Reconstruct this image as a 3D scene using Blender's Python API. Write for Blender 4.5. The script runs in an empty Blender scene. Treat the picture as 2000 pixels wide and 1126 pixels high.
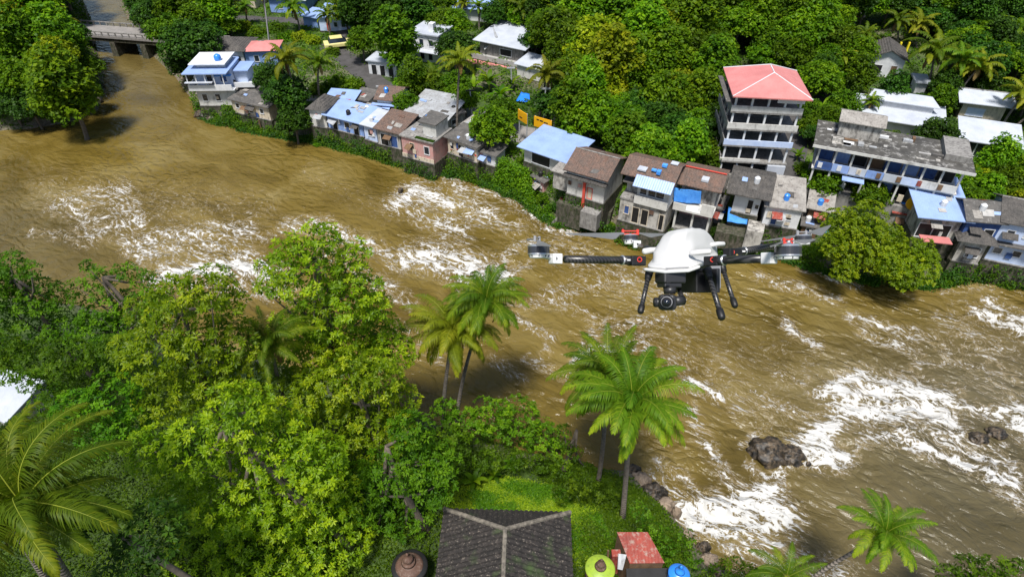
import bpy, math, random
import numpy as np
from mathutils import Vector, Matrix, Euler
R = math.radians
sc = bpy.context.scene
COL = sc.collection
# ---------------------------------------------------------------- camera, sky, sun, exposure
CAMZ, FPX, PITCH = 50.0, 1250.0, R(40)
cam_d = bpy.data.cameras.new('camera'); cam = bpy.data.objects.new('camera', cam_d); COL.objects.link(cam)
cam.location = (0, 0, CAMZ); cam.rotation_euler = (R(90) - PITCH, 0, 0)
cam_d.sensor_width = 36; cam_d.lens = 36 * FPX / 2000; cam_d.clip_start = 0.1; cam_d.clip_end = 6000
sc.camera = cam
SUN_EL, SUN_AZ = R(66), R(-165)        # azimuth measured from +Y towards +X (where the sun stands)
w = bpy.data.worlds.new('World'); sc.world = w; w.use_nodes = True
nt = w.node_tree; bg = nt.nodes['Background']; sky = nt.nodes.new('ShaderNodeTexSky'); sky.sky_type = 'NISHITA'
sky.sun_disc = False; sky.sun_elevation = SUN_EL; sky.sun_rotation = SUN_AZ; sky.dust_density = 1.5; sky.air_density = 1.0
nt.links.new(sky.outputs[0], bg.inputs[0]); bg.inputs[1].default_value = 0.10
sd = bpy.data.lights.new('sun', 'SUN'); sun = bpy.data.objects.new('sun', sd); COL.objects.link(sun)
sd.energy = 4.9; sd.angle = R(10); sd.color = (1.0, 0.965, 0.91)
sdir = Vector((math.sin(SUN_AZ) * math.cos(SUN_EL), math.cos(SUN_AZ) * math.cos(SUN_EL), math.sin(SUN_EL)))
sun.rotation_euler = sdir.to_track_quat('Z', 'Y').to_euler(); sun.location = (0, 0, 120)
sc.view_settings.view_transform = 'Standard'; sc.view_settings.look = 'None'
sc.view_settings.exposure = 0.22; sc.view_settings.gamma = 1.0; sc.view_settings.use_curve_mapping = False
sc.cycles.max_bounces = 6; sc.cycles.diffuse_bounces = 2; sc.cycles.glossy_bounces = 2; sc.cycles.transmission_bounces = 3; sc.cycles.transparent_max_bounces = 4

# ---------------------------------------------------------------- projection and terrain helpers
cp, sp_ = math.cos(PITCH), math.sin(PITCH)
def ray(px, py):
    r = (px - 1000) / FPX; d = (py - 563) / FPX
    return (r, cp - d * sp_, -sp_ - d * cp)
def W(px, py, z=0.0):
    r = ray(px, py); t = (z - CAMZ) / r[2]
    return (r[0] * t, r[1] * t)
def WY(px, py, y):
    """the point seen at a picture position, at ground distance y"""
    r = ray(px, py); t = y / r[1]
    return Vector((r[0] * t, y, CAMZ + r[2] * t))
def to_px(x, y, z):
    dz = z - CAMZ
    dep = y * cp - dz * sp_; up = y * sp_ + dz * cp
    return 1000 + FPX * x / dep, 563 - FPX * up / dep, dep

RIV = [(2700,650),(2000,548),(1900,534),(1830,548),(1700,543),(1600,518),(1500,486),(1400,480),(1290,474),(1200,447),(1150,436),
 (1085,432),(1045,404),(1000,374),(920,346),(830,324),(740,302),(700,293),(640,277),(560,262),(470,246),(430,236),(388,218),(374,190),
 (345,150),(300,108),(268,70),(248,30),(236,0),(226,-45)]
RIV2 = [(140,-45),(160,0),(175,40),(188,100),(198,140),(203,180),(188,215),(150,236),(60,250),(-100,262),(-700,300),
 (-700,600),(-200,575),(0,580),(150,600),(320,650),(560,720),(700,780),(800,815),(900,850),(1050,895),(1130,912),(1235,925),(1262,960),(1310,1010),
 (1340,1050),(1370,1085),(1385,1126),(1440,1210),(1600,1230),(1800,1180),(2100,1150),(2700,1100)]
FARB = [W(*p) for p in RIV]; PEN = [W(*p) for p in RIV2[:11]]; NEARB = [W(*p) for p in RIV2[11:]]
poly = np.array(FARB + [(FARB[-1][0]-40, 900), (PEN[0][0]-80, 900)] + PEN + NEARB)
def seg_dist(P, pts, closed=False):
    P = np.asarray(P, float); best = np.full(len(P), 1e9); n = len(pts)
    for i in range(n if closed else n - 1):
        a = np.array(pts[i], float); b = np.array(pts[(i+1) % n], float); d = b - a
        t = np.clip(((P - a) @ d) / max(d @ d, 1e-9), 0, 1)
        q = P - (a + t[:, None] * d)
        best = np.minimum(best, np.hypot(q[:, 0], q[:, 1]))
    return best
def inside(P, pts):
    P = np.asarray(P, float); c = np.zeros(len(P), bool); n = len(pts)
    for i in range(n):
        x1, y1 = pts[i]; x2, y2 = pts[(i+1) % n]
        if y1 == y2: continue
        k = ((y1 > P[:, 1]) != (y2 > P[:, 1])) & (P[:, 0] < (x2-x1) * (P[:, 1]-y1) / (y2-y1) + x1)
        c ^= k
    return c
_rs = np.random.RandomState(5)
_LAT = _rs.rand(256, 256)
def vnoise(x, y):
    xi = np.floor(x).astype(int); yi = np.floor(y).astype(int); fx = x - xi; fy = y - yi
    fx = fx*fx*(3-2*fx); fy = fy*fy*(3-2*fy)
    g = lambda a, b: _LAT[a & 255, b & 255]
    return (g(xi,yi)*(1-fx)+g(xi+1,yi)*fx)*(1-fy) + (g(xi,yi+1)*(1-fx)+g(xi+1,yi+1)*fx)*fy
def fbm(x, y, o=4):
    s = 0; a = .5
    for k in range(o):
        s = s + a * vnoise(x*2**k + 17*k, y*2**k + 31*k); a *= .5
    return s
def sstep(a, b, v):
    t = np.clip((v-a)/(b-a), 0, 1); return t*t*(3-2*t)
def terrain_h(P):
    P = np.asarray(P, float)
    d = seg_dist(P, poly, True); s = np.where(inside(P, poly), -d, d)
    near = seg_dist(P, NEARB) < np.minimum(seg_dist(P, FARB), seg_dist(P, PEN))
    n = fbm(P[:, 0]*.12, P[:, 1]*.12)
    far_h = 3.6*sstep(-.6, 3.2, s) + .05*np.clip(s-4, 0, 25) + .16*np.clip(s-30, 0, 60) + .05*np.clip(s-90, 0, 400)
    near_h = 1.2*sstep(-.8, 1.2, s) + 5.0*sstep(1, 12, s) + .06*np.clip(s-12, 0, 60)
    h = np.where(near, near_h, far_h)
    h = np.where(s > .2, h + (n-.47)*np.clip(s, 0, 6)*.22, h)
    return np.where(s < 0, -2.5*sstep(0, 3, -s), h), s, near
def axis(a, b, step, lo, hi):
    c = list(np.arange(a, b+step/2, step)); st = step; v = a; left = []
    while v > lo: st *= 1.25; v -= st; left.append(v)
    st = step; v = c[-1]; right = []
    while v < hi: st *= 1.25; v += st; right.append(v)
    return np.array(left[::-1] + c + right)
TX = axis(-150, 150, 1.0, -3000, 3000); TY = axis(0, 230, 1.0, -800, 4000)
GX, GY = np.meshgrid(TX, TY); TP = np.stack([GX.ravel(), GY.ravel()], 1)
_h, _s, _n = terrain_h(TP); TH = _h.reshape(GX.shape); TS = _s.reshape(GX.shape); TN = _n.reshape(GX.shape)
def bil(A, x, y):
    i = np.clip(np.searchsorted(TX, x) - 1, 0, len(TX)-2); j = np.clip(np.searchsorted(TY, y) - 1, 0, len(TY)-2)
    fx = (x - TX[i])/(TX[i+1]-TX[i]); fy = (y - TY[j])/(TY[j+1]-TY[j])
    return (A[j,i]*(1-fx)+A[j,i+1]*fx)*(1-fy) + (A[j+1,i]*(1-fx)+A[j+1,i+1]*fx)*fy
def gz(x, y): return float(bil(TH, x, y))
def hit(px, py, dz=0.0):
    """where the ray of a picture position meets the terrain raised by dz"""
    r = ray(px, py); t = 8.0
    while t < 600:
        x, y, z = r[0]*t, r[1]*t, CAMZ + r[2]*t
        if z <= max(gz(x, y), 0) + dz: return Vector((x, y, max(gz(x, y), 0)))
        t += .25
    return Vector((x, y, gz(x, y)))

# ---------------------------------------------------------------- tags and mesh helpers
def tag(o, label=None, cat=None, group=None, kind=None):
    if label: o['label'] = label
    if cat: o['category'] = cat
    if group: o['group'] = group
    if kind: o['kind'] = kind
    return o
def empty(name, loc, rz=0.0, label=None, cat=None, group=None):
    o = bpy.data.objects.new(name, None); COL.objects.link(o); o.empty_display_size = .3
    o.location = loc; o.rotation_euler = (0, 0, rz)
    return tag(o, label, cat, group)
def copy_tree(o, parent=None):
    c = o.copy(); COL.objects.link(c); c.parent = parent
    for ch in list(o.children): copy_tree(ch, c)
    return c
def np_mesh(name, V, F, mat, smooth=False, attrs=None, nper=4):
    V = np.asarray(V, np.float32); F = np.asarray(F, np.int32)
    me = bpy.data.meshes.new(name); me.vertices.add(len(V)); me.vertices.foreach_set('co', V.ravel())
    me.loops.add(F.size); me.loops.foreach_set('vertex_index', F.ravel())
    me.polygons.add(len(F)); me.polygons.foreach_set('loop_start', np.arange(0, F.size, nper, dtype=np.int32))
    me.polygons.foreach_set('loop_total', np.full(len(F), nper, np.int32))
    if smooth: me.polygons.foreach_set('use_smooth', np.ones(len(F), bool))
    for k, (dom, arr) in (attrs or {}).items():
        a = me.attributes.new(k, 'FLOAT', dom); a.data.foreach_set('value', np.asarray(arr, np.float32))
    if mat: me.materials.append(mat)
    me.update(calc_edges=True); return me
def link(name, me, parent=None, loc=None):
    o = bpy.data.objects.new(name, me); COL.objects.link(o)
    if parent: o.parent = parent
    if loc is not None: o.location = loc
    return o
class MB:
    def __init__(s): s.v = []; s.f = []; s.m = []; s.sm = []; s.mi = 0; s.s = False
    def add(s, vs, fs):
        n = len(s.v); s.v += [tuple(v) for v in vs]
        for f in fs: s.f.append(tuple(i+n for i in f)); s.m.append(s.mi); s.sm.append(s.s)
        return s
    def hexa(s, p):   # 8 points: bottom 4 ccw, top 4 ccw
        return s.add(p, [(3,2,1,0),(4,5,6,7),(0,1,5,4),(1,2,6,5),(2,3,7,6),(3,0,4,7)])
    def box(s, x0, y0, z0, x1, y1, z1):
        return s.hexa([(x0,y0,z0),(x1,y0,z0),(x1,y1,z0),(x0,y1,z0),(x0,y0,z1),(x1,y0,z1),(x1,y1,z1),(x0,y1,z1)])
    def slab(s, pts, th):   # a flat or sloped plate from its top corners, thickness th downwards
        n = len(pts); lo = [(p[0], p[1], p[2]-th) for p in pts]
        return s.add(list(pts)+lo, [tuple(range(n)), tuple(range(2*n-1, n-1, -1))] + [(i, n+i, n+(i+1)%n, (i+1)%n) for i in range(n)])
    def prism(s, prof, x0, x1):  # profile of (y,z) extruded along x
        n = len(prof); a = [(x0,y,z) for y,z in prof]; b = [(x1,y,z) for y,z in prof]
        return s.add(a+b, [tuple(range(n-1,-1,-1)), tuple(range(n,2*n))] + [(i,(i+1)%n,n+(i+1)%n,n+i) for i in range(n)])
    def tube(s, pts, rad, seg=8, cap=True):
        pts = [Vector(p) for p in pts]; n = len(pts)
        rad = rad if isinstance(rad, (list, tuple)) else [rad]*n
        vs = []; ref = None
        for i, p in enumerate(pts):
            t = (pts[min(i+1,n-1)] - pts[max(i-1,0)]).normalized()
            if ref is None: ref = t.orthogonal().normalized()
            ref = (ref - t*ref.dot(t)).normalized(); b = t.cross(ref)
            for k in range(seg):
                a = 2*math.pi*k/seg; vs.append(p + (ref*math.cos(a)+b*math.sin(a))*rad[i])
        fs = [(i*seg+k, i*seg+(k+1)%seg, (i+1)*seg+(k+1)%seg, (i+1)*seg+k) for i in range(n-1) for k in range(seg)]
        if cap: fs += [tuple(range(seg-1,-1,-1)), tuple(range((n-1)*seg, n*seg))]
        return s.add(vs, fs)
    def lathe(s, prof, seg=20, c=(0,0,0), ax='z'):
        vs = []
        for r, z in prof:
            for k in range(seg):
                a = 2*math.pi*k/seg; x, y = r*math.cos(a), r*math.sin(a)
                vs.append((c[0]+x, c[1]+y, c[2]+z) if ax == 'z' else ((c[0]+z, c[1]+x, c[2]+y) if ax == 'x' else (c[0]+x, c[1]+z, c[2]+y)))
        n = len(prof)
        fs = [(i*seg+k, i*seg+(k+1)%seg, (i+1)*seg+(k+1)%seg, (i+1)*seg+k) for i in range(n-1) for k in range(seg)]
        fs += [tuple(range(seg-1,-1,-1)), tuple(range((n-1)*seg, n*seg))]
        return s.add(vs, fs)
    def build(s, name, mat, parent=None, bevel=0, smooth=False, subsurf=0, loc=None):
        me = bpy.data.meshes.new(name); me.from_pydata(s.v, [], s.f)
        for m in (mat if isinstance(mat, (list, tuple)) else [mat]): me.materials.append(m)
        me.polygons.foreach_set('material_index', s.m)
        me.polygons.foreach_set('use_smooth', [smooth or q for q in s.sm]); me.update()
        o = link(name, me, parent, loc)
        if bevel: b = o.modifiers.new('bevel', 'BEVEL'); b.width = bevel; b.segments = 2; b.limit_method = 'ANGLE'
        if subsurf: q = o.modifiers.new('subsurf', 'SUBSURF'); q.levels = subsurf; q.render_levels = subsurf
        return o
# ---------------------------------------------------------------- materials
def nmat(name):
    m = bpy.data.materials.new(name); m.use_nodes = True; t = m.node_tree
    return m, t, t.nodes['Principled BSDF'], (lambda k, **kw: _node(t, k, **kw)), t.links.new
def _node(t, k, **kw):
    n = t.nodes.new('ShaderNode'+k)
    for a, v in kw.items():
        if a.startswith('i_'): n.inputs[a[2:].replace('_', ' ')].default_value = v
        else: setattr(n, a, v)
    return n
def ramp(t, stops, interp='LINEAR'):
    r = t.nodes.new('ShaderNodeValToRGB'); r.color_ramp.interpolation = interp
    while len(r.color_ramp.elements) < len(stops): r.color_ramp.elements.new(.5)
    for e, (p, c) in zip(r.color_ramp.elements, stops):
        e.position = p; e.color = (*c, 1) if len(c) == 3 else c
    return r
def mix(t, a, b, f, mode='MIX'):
    m = t.nodes.new('ShaderNodeMix'); m.data_type = 'RGBA'; m.blend_type = mode
    for i, v in ((0, f), (6, a), (7, b)):
        if hasattr(v, 'links') or hasattr(v, 'is_linked'): t.links.new(v, m.inputs[i])
        else: m.inputs[i].default_value = (*v, 1) if isinstance(v, tuple) else v
    return m.outputs[2]
def surf(name, col, col2=None, dirt=(.06,.055,.05), amount=.5, scale=1.2, rough=.8, spec=.3, metal=0, bump=.15, grime=3.0, corr=None, corr_str=.6, tile=None, dirt_lo=.52):
    """weathered surface: base colour drifting to col2, with stains; corr = corrugation pitch (axis, m), tile = rows of tiles"""
    m, t, b, N, L = nmat(name); tc = N('TexCoord'); co = tc.outputs['Object']
    n1 = N('TexNoise', i_Scale=scale, i_Detail=6.0, i_Roughness=.65); L(co, n1.inputs['Vector'])
    r1 = ramp(t, [(.35, (0,0,0)), (.65, (1,1,1))]); L(n1.outputs[0], r1.inputs[0])
    c = mix(t, col, col2 or tuple(x*.8 for x in col), r1.outputs[0])
    mp = N('Mapping'); mp.inputs['Scale'].default_value = (grime, grime, grime*.35); L(co, mp.inputs[0])
    n2 = N('TexNoise', i_Scale=1.0, i_Detail=8.0, i_Roughness=.7); L(mp.outputs[0], n2.inputs['Vector'])
    r2 = ramp(t, [(dirt_lo, (0,0,0)), (dirt_lo+.16, (amount,)*3)]); L(n2.outputs[0], r2.inputs[0])
    c = mix(t, c, dirt, r2.outputs[0])
    h = n1.outputs[0]
    if corr:
        axis_, pitch = corr
        wv = N('TexWave', wave_type='BANDS', bands_direction=axis_, i_Scale=math.pi*2/(20*pitch)); L(co, wv.inputs['Vector'])
        mul = N('Math', operation='MULTIPLY_ADD'); L(wv.outputs['Fac'], mul.inputs[0]); mul.inputs[1].default_value = corr_str*3; L(n1.outputs[0], mul.inputs[2]); h = mul.outputs[0]
    if tile:
        br = N('TexBrick', i_Scale=tile, i_Mortar_Size=.03); br.inputs['Color1'].default_value = (1,1,1,1); br.inputs['Color2'].default_value = (.55,.55,.55,1); br.inputs['Mortar'].default_value = (.12,.12,.12,1)
        L(co, br.inputs['Vector']); c = mix(t, c, br.outputs[0], .75, 'MULTIPLY')
    L(c, b.inputs['Base Color'])
    bm = N('Bump', i_Strength=bump, i_Distance=.1); L(h, bm.inputs['Height']); L(bm.outputs[0], b.inputs['Normal'])
    b.inputs['Roughness'].default_value = rough; b.inputs['Specular IOR Level'].default_value = spec; b.inputs['Metallic'].default_value = metal
    return m
def leafmat(name, c1, c2, c3, trans=.38, rough=.5, spec=.14):
    """leaf colours vary from leaf to leaf (attribute tint) and from tree to tree"""
    m, t, b, N, L = nmat(name)
    at = N('Attribute', attribute_name='tint'); oi = N('ObjectInfo')
    r = ramp(t, [(0, c1), (.55, c2), (1, c3)]); L(at.outputs['Fac'], r.inputs[0])
    hs = N('HueSaturation'); L(r.outputs[0], hs.inputs['Color'])
    mr = N('MapRange'); mr.inputs[3].default_value = .72; mr.inputs[4].default_value = 1.25; L(oi.outputs['Random'], mr.inputs[0]); L(mr.outputs[0], hs.inputs['Value'])
    mr2 = N('MapRange'); mr2.inputs[3].default_value = .488; mr2.inputs[4].default_value = .512; L(oi.outputs['Random'], mr2.inputs[0]); L(mr2.outputs[0], hs.inputs['Hue'])
    L(hs.outputs[0], b.inputs['Base Color'])
    b.inputs['Roughness'].default_value = rough; b.inputs['Specular IOR Level'].default_value = spec
    tr = N('BsdfTranslucent'); mx = N('MixShader'); mx.inputs[0].default_value = trans
    br = N('HueSaturation', i_Value=1.5, i_Saturation=1.1); L(hs.outputs[0], br.inputs['Color']); L(br.outputs[0], tr.inputs[0])
    L(b.outputs[0], mx.inputs[1]); L(tr.outputs[0], mx.inputs[2]); L(mx.outputs[0], t.nodes['Material Output'].inputs[0])
    return m
M = {}
M['leaf_bright'] = leafmat('leaf_bright', (.035,.095,.003), (.095,.20,.004), (.22,.345,.008))
M['leaf_mid']    = leafmat('leaf_mid', (.026,.068,.002), (.065,.14,.003), (.15,.25,.006))
M['leaf_dark']   = leafmat('leaf_dark', (.010,.034,.003), (.026,.072,.004), (.06,.14,.008), trans=.2)
M['leaf_yellow'] = leafmat('leaf_yellow', (.08,.13,.003), (.19,.25,.005), (.38,.40,.012))
M['leaf_almond'] = leafmat('leaf_almond', (.06,.13,.003), (.19,.29,.005), (.42,.49,.012), rough=.42, spec=.25, trans=.48)
M['leaf_palm']   = leafmat('leaf_palm', (.038,.095,.004), (.10,.17,.006), (.28,.32,.015), rough=.5, spec=.15)
M['leaf_palm_yellow'] = leafmat('leaf_palm_yellow', (.08,.12,.004), (.17,.20,.008), (.34,.32,.02), rough=.5, spec=.15)
M['leaf_fresh'] = leafmat('leaf_fresh', (.025,.085,.003), (.07,.165,.004), (.15,.28,.008))
M['leaf_grass'] = leafmat('leaf_grass', (.08,.14,.004), (.19,.27,.006), (.40,.45,.012), spec=.2)
M['rachis'] = surf('rachis', (.26,.30,.03), (.20,.24,.02), amount=.1, rough=.5)
M['leaf_dead'] = leafmat('leaf_dead', (.10,.06,.02), (.20,.12,.04), (.32,.22,.08), trans=.15)
M['bark'] = surf('bark', (.16,.13,.10), (.09,.075,.06), amount=.6, scale=3, bump=.4)
M['palm_bark'] = surf('palm_bark', (.22,.19,.16), (.12,.10,.085), amount=.5, scale=4, bump=.5, corr=('Z', .22), corr_str=.5)
M['coconut'] = surf('coconut', (.22,.24,.03), (.16,.12,.03), amount=.2, rough=.5)
M['plaster'] = surf('plaster', (.62,.61,.58), (.50,.49,.46), amount=.55, grime=1.2)
M['plaster_dirty'] = surf('plaster_dirty', (.50,.48,.44), (.34,.32,.29), amount=.85, grime=1.6, dirt_lo=.46)
M['white'] = surf('white', (.68,.69,.70), (.56,.57,.59), amount=.35, grime=1.0, dirt_lo=.58)
M['whiteblue'] = surf('whiteblue', (.55,.63,.80), (.42,.52,.74), amount=.25, dirt_lo=.58)
M['cream'] = surf('cream', (.62,.54,.42), (.50,.43,.33), amount=.6, dirt_lo=.5)
M['pink'] = surf('pink', (.56,.27,.25), (.45,.30,.27), amount=.5)
M['blueplaster'] = surf('blueplaster', (.25,.38,.70), (.18,.28,.55), amount=.3)
M['bluedark'] = surf('bluedark', (.05,.11,.30), (.03,.06,.18), amount=.3)
M['concrete'] = surf('concrete', (.30,.29,.27), (.20,.19,.18), amount=.7, dirt_lo=.48)
M['concrete_light'] = surf('concrete_light', (.42,.41,.39), (.32,.31,.30), amount=.4)
M['stone'] = surf('stone', (.13,.115,.09), (.05,.045,.035), dirt=(.022,.035,.01), amount=.9, scale=2.2, bump=.8, dirt_lo=.44)
M['rock'] = surf('rock', (.15,.11,.07), (.035,.03,.026), dirt=(.012,.012,.011), amount=.95, scale=1.2, bump=1.0, rough=.45, dirt_lo=.42)
M['rock_pale'] = surf('rock_pale', (.30,.23,.17), (.15,.115,.085), dirt=(.05,.045,.03), amount=.7, scale=1.4, bump=.9, rough=.7)
M['paving'] = surf('paving', (.27,.25,.235), (.21,.20,.19), amount=.35, scale=.6, bump=.1)
M['asphalt'] = surf('asphalt', (.085,.08,.08), (.055,.052,.05), amount=.4, scale=.8, bump=.1)
M['metal_blue'] = surf('metal_blue', (.30,.42,.70), (.24,.34,.60), dirt=(.16,.17,.20), amount=.35, scale=.5, rough=.38, spec=.6, corr=('X', .3), corr_str=.25, dirt_lo=.56)
M['metal_white'] = surf('metal_white', (.50,.53,.58), (.40,.43,.49), dirt=(.35,.35,.36), amount=.2, scale=.5, rough=.4, corr=('X', .3), corr_str=.25, dirt_lo=.6)
M['metal_grey'] = surf('metal_grey', (.40,.42,.44), (.28,.28,.28), dirt=(.10,.08,.07), amount=.6, scale=.8, rough=.45, corr=('X', .3), corr_str=.3)
M['metal_red'] = surf('metal_red', (.60,.23,.215), (.50,.18,.17), dirt=(.30,.09,.08), amount=.3, scale=.5, rough=.5, corr=('X', .28), corr_str=.15, dirt_lo=.6)
M['rust_red'] = surf('rust_red', (.33,.06,.04), (.20,.04,.03), dirt=(.33,.24,.20), amount=.9, scale=1.4, rough=.6, corr=('X', .22), corr_str=.5, dirt_lo=.5, grime=4)
M['tile_brown'] = surf('tile_brown', (.26,.16,.12), (.17,.13,.11), dirt=(.07,.06,.05), amount=.75, scale=1.4, corr=('X', .35), corr_str=.6, tile=3.0, bump=.4)
M['tile_grey'] = surf('tile_grey', (.16,.145,.13), (.09,.085,.08), dirt=(.035,.035,.033), amount=.7, scale=1.2, corr=('X', .35), corr_str=.6, tile=3.0, bump=.4)
M['slab_dark'] = surf('slab_dark', (.13,.12,.11), (.07,.068,.065), dirt=(.36,.35,.33), amount=.7, scale=1.0, dirt_lo=.56)
M['asbestos'] = surf('asbestos', (.36,.34,.31), (.24,.22,.20), dirt=(.07,.065,.06), amount=.8, scale=1.0, corr=('X', .3), corr_str=.6, bump=.35)
M['tarp'] = surf('tarp', (.015,.16,.80), (.02,.22,.90), dirt=(.02,.09,.45), amount=.4, scale=.8, rough=.4, spec=.5, bump=.5)
M['tarp_light'] = surf('tarp_light', (.10,.36,.88), (.06,.28,.80), dirt=(.02,.12,.5), amount=.4, rough=.4, bump=.5)
M['red'] = surf('red', (.62,.08,.05), (.50,.07,.05), amount=.2)
M['yellow'] = surf('yellow', (.80,.42,.01), (.70,.33,.01), dirt=(.05,.04,.02), amount=.4, rough=.45, dirt_lo=.6)
M['yellow_bright'] = surf('yellow_bright', (.85,.72,.04), (.8,.62,.03), amount=.1, rough=.4)
M['lime'] = surf('lime', (.34,.46,.04), (.24,.37,.04), dirt=(.12,.12,.03), amount=.5, rough=.45, grime=5)
M['blue_plastic'] = surf('blue_plastic', (.03,.20,.72), (.03,.26,.78), dirt=(.03,.08,.3), amount=.3, rough=.32, spec=.6)
M['wood'] = surf('wood', (.20,.12,.065), (.12,.07,.04), amount=.5, scale=2)
M['rust_brown'] = surf('rust_brown', (.15,.085,.06), (.10,.06,.045), dirt=(.30,.24,.20), amount=.6, grime=5, rough=.55)
M['black'] = surf('black', (.018,.018,.019), (.012,.012,.012), amount=.1, rough=.6)
M['glass'] = surf('glass', (.015,.02,.03), (.02,.03,.045), amount=.1, rough=.12, spec=.8, bump=.0)
M['car_white'] = surf('car_white', (.72,.73,.75), (.68,.70,.72), amount=.05, rough=.25, spec=.6, bump=0)
M['car_yellow'] = surf('car_yellow', (.74,.66,.30), (.68,.6,.22), amount=.1, rough=.3, spec=.6, bump=0)
M['metal_pole'] = surf('metal_pole', (.45,.46,.48), (.35,.36,.38), amount=.3, rough=.4)
def ground_mat():
    m, t, b, N, L = nmat('ground_soil'); tc = N('TexCoord'); co = tc.outputs['Object']
    n = N('TexNoise', i_Scale=.35, i_Detail=9.0, i_Roughness=.7); L(co, n.inputs['Vector'])
    r = ramp(t, [(.3, (.018,.03,.006)), (.5, (.04,.075,.010)), (.68, (.10,.17,.015))]); L(n.outputs[0], r.inputs[0])
    a = N('Attribute', attribute_name='bare')
    n3 = N('TexNoise', i_Scale=2.5, i_Detail=8.0); L(co, n3.inputs['Vector'])
    r3 = ramp(t, [(.35, (.07,.055,.04)), (.65, (.22,.18,.135))]); L(n3.outputs[0], r3.inputs[0])
    L(mix(t, r.outputs[0], r3.outputs[0], a.outputs['Fac']), b.inputs['Base Color'])
    bm = N('Bump', i_Strength=.7, i_Distance=.25); L(n3.outputs[0], bm.inputs['Height']); L(bm.outputs[0], b.inputs['Normal'])
    b.inputs['Roughness'].default_value = .9; return m
def water_mat():
    m, t, b, N, L = nmat('river_water'); tc = N('TexCoord'); co = tc.outputs['Object']
    mp0 = N('Mapping'); mp0.inputs['Rotation'].default_value = (0, 0, R(34)); L(co, mp0.inputs[0]); mp = N('Mapping'); mp.inputs['Scale'].default_value = (.72, 1.18, 1.0); L(mp0.outputs[0], mp.inputs[0])   # stretched along the current
    # slow swirl of the current bends the patterns
    wn = N('TexNoise', i_Scale=.16, i_Detail=3.0); L(mp.outputs[0], wn.inputs['Vector'])
    ws = N('VectorMath', operation='SUBTRACT'); L(wn.outputs['Color'], ws.inputs[0]); ws.inputs[1].default_value = (.5,.5,.5)
    wm = N('VectorMath', operation='SCALE', i_Scale=5.0); L(ws.outputs[0], wm.inputs[0])
    wa = N('VectorMath', operation='ADD'); L(mp.outputs[0], wa.inputs[0]); L(wm.outputs[0], wa.inputs[1]); wc = wa.outputs[0]
    def ridge(scale, detail=3.0, rough=.55, dist=.6, power=1.0):
        n = N('TexNoise', i_Scale=scale, i_Detail=detail, i_Roughness=rough, i_Distortion=dist); L(wc, n.inputs['Vector'])
        a = N('Math', operation='MULTIPLY_ADD'); L(n.outputs[0], a.inputs[0]); a.inputs[1].default_value = 2; a.inputs[2].default_value = -1
        c = N('Math', operation='ABSOLUTE'); L(a.outputs[0], c.inputs[0])
        return c.outputs[0]          # 0 along the vein lines
    def m2(op, a, b_, clamp=False):
        n = N('Math', operation=op, use_clamp=clamp)
        for i, v in enumerate((a, b_)):
            if isinstance(v, (int, float)): n.inputs[i].default_value = v
            else: L(v, n.inputs[i])
        return n.outputs[0]
    foam = N('Attribute', attribute_name='foam').outputs['Fac']
    tone = N('Attribute', attribute_name='tone').outputs['Fac']
    fwn = N('TexNoise', i_Scale=.55, i_Detail=4.0, i_Roughness=.6); L(wc, fwn.inputs['Vector']); fws = N('VectorMath', operation='SUBTRACT'); L(fwn.outputs['Color'], fws.inputs[0]); fws.inputs[1].default_value = (.5,.5,.5)
    fwm = N('VectorMath', operation='SCALE', i_Scale=3.2); L(fws.outputs[0], fwm.inputs[0]); fwa = N('VectorMath', operation='ADD'); L(wc, fwa.inputs[0]); L(fwm.outputs[0], fwa.inputs[1])
    def net(scale):
        n = N('TexVoronoi', feature='DISTANCE_TO_EDGE', i_Scale=scale); L(fwa.outputs[0], n.inputs['Vector']); return n.outputs['Distance']
    v1 = net(.42); v2 = net(1.05); v3 = ridge(2.6, 3.0, .55, .5)
    s1 = m2('MULTIPLY', foam, .105)                       # how wide the veins open
    a1 = m2('SUBTRACT', s1, v1); a2 = m2('SUBTRACT', m2('MULTIPLY', foam, .10), v2); a3 = m2('SUBTRACT', m2('MULTIPLY', m2('SUBTRACT', foam, .45), .16), v3)
    mx = m2('MAXIMUM', a1, m2('MAXIMUM', a2, a3))
    brk = N('TexNoise', i_Scale=2.6, i_Detail=6.0, i_Roughness=.75); L(wc, brk.inputs['Vector'])
    mx = m2('ADD', mx, m2('MULTIPLY', m2('SUBTRACT', brk.outputs[0], .52), .42)); mx = m2('ADD', mx, m2('MULTIPLY', m2('MAXIMUM', m2('SUBTRACT', foam, .75), 0.0), .24))
    mps = N('Mapping'); mps.inputs['Scale'].default_value = (.6, 1.9, 1.0); L(wc, mps.inputs[0]); stn = N('TexNoise', i_Scale=1.0, i_Detail=4.0, i_Distortion=.6); L(mps.outputs[0], stn.inputs['Vector'])
    mx = m2('ADD', mx, m2('MULTIPLY', m2('MULTIPLY', m2('SUBTRACT', stn.outputs[0], .52), foam), .55))
    fr = N('MapRange', clamp=True); L(mx, fr.inputs[0]); fr.inputs[1].default_value = 0.0; fr.inputs[2].default_value = .05
    gate = N('MapRange', clamp=True); L(foam, gate.inputs[0]); gate.inputs[1].default_value = .03; gate.inputs[2].default_value = .2
    F = m2('MULTIPLY', fr.outputs[0], gate.outputs[0], True)
    soft = N('MapRange', clamp=True); L(mx, soft.inputs[0]); soft.inputs[1].default_value = -.08; soft.inputs[2].default_value = .03
    S = m2('MULTIPLY', soft.outputs[0], gate.outputs[0], True)
    # silt colour; tone greys it, partly as sky reflection painted in
    n = N('TexNoise', i_Scale=.12, i_Detail=5.0, i_Distortion=.5); L(wc, n.inputs['Vector'])
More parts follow.
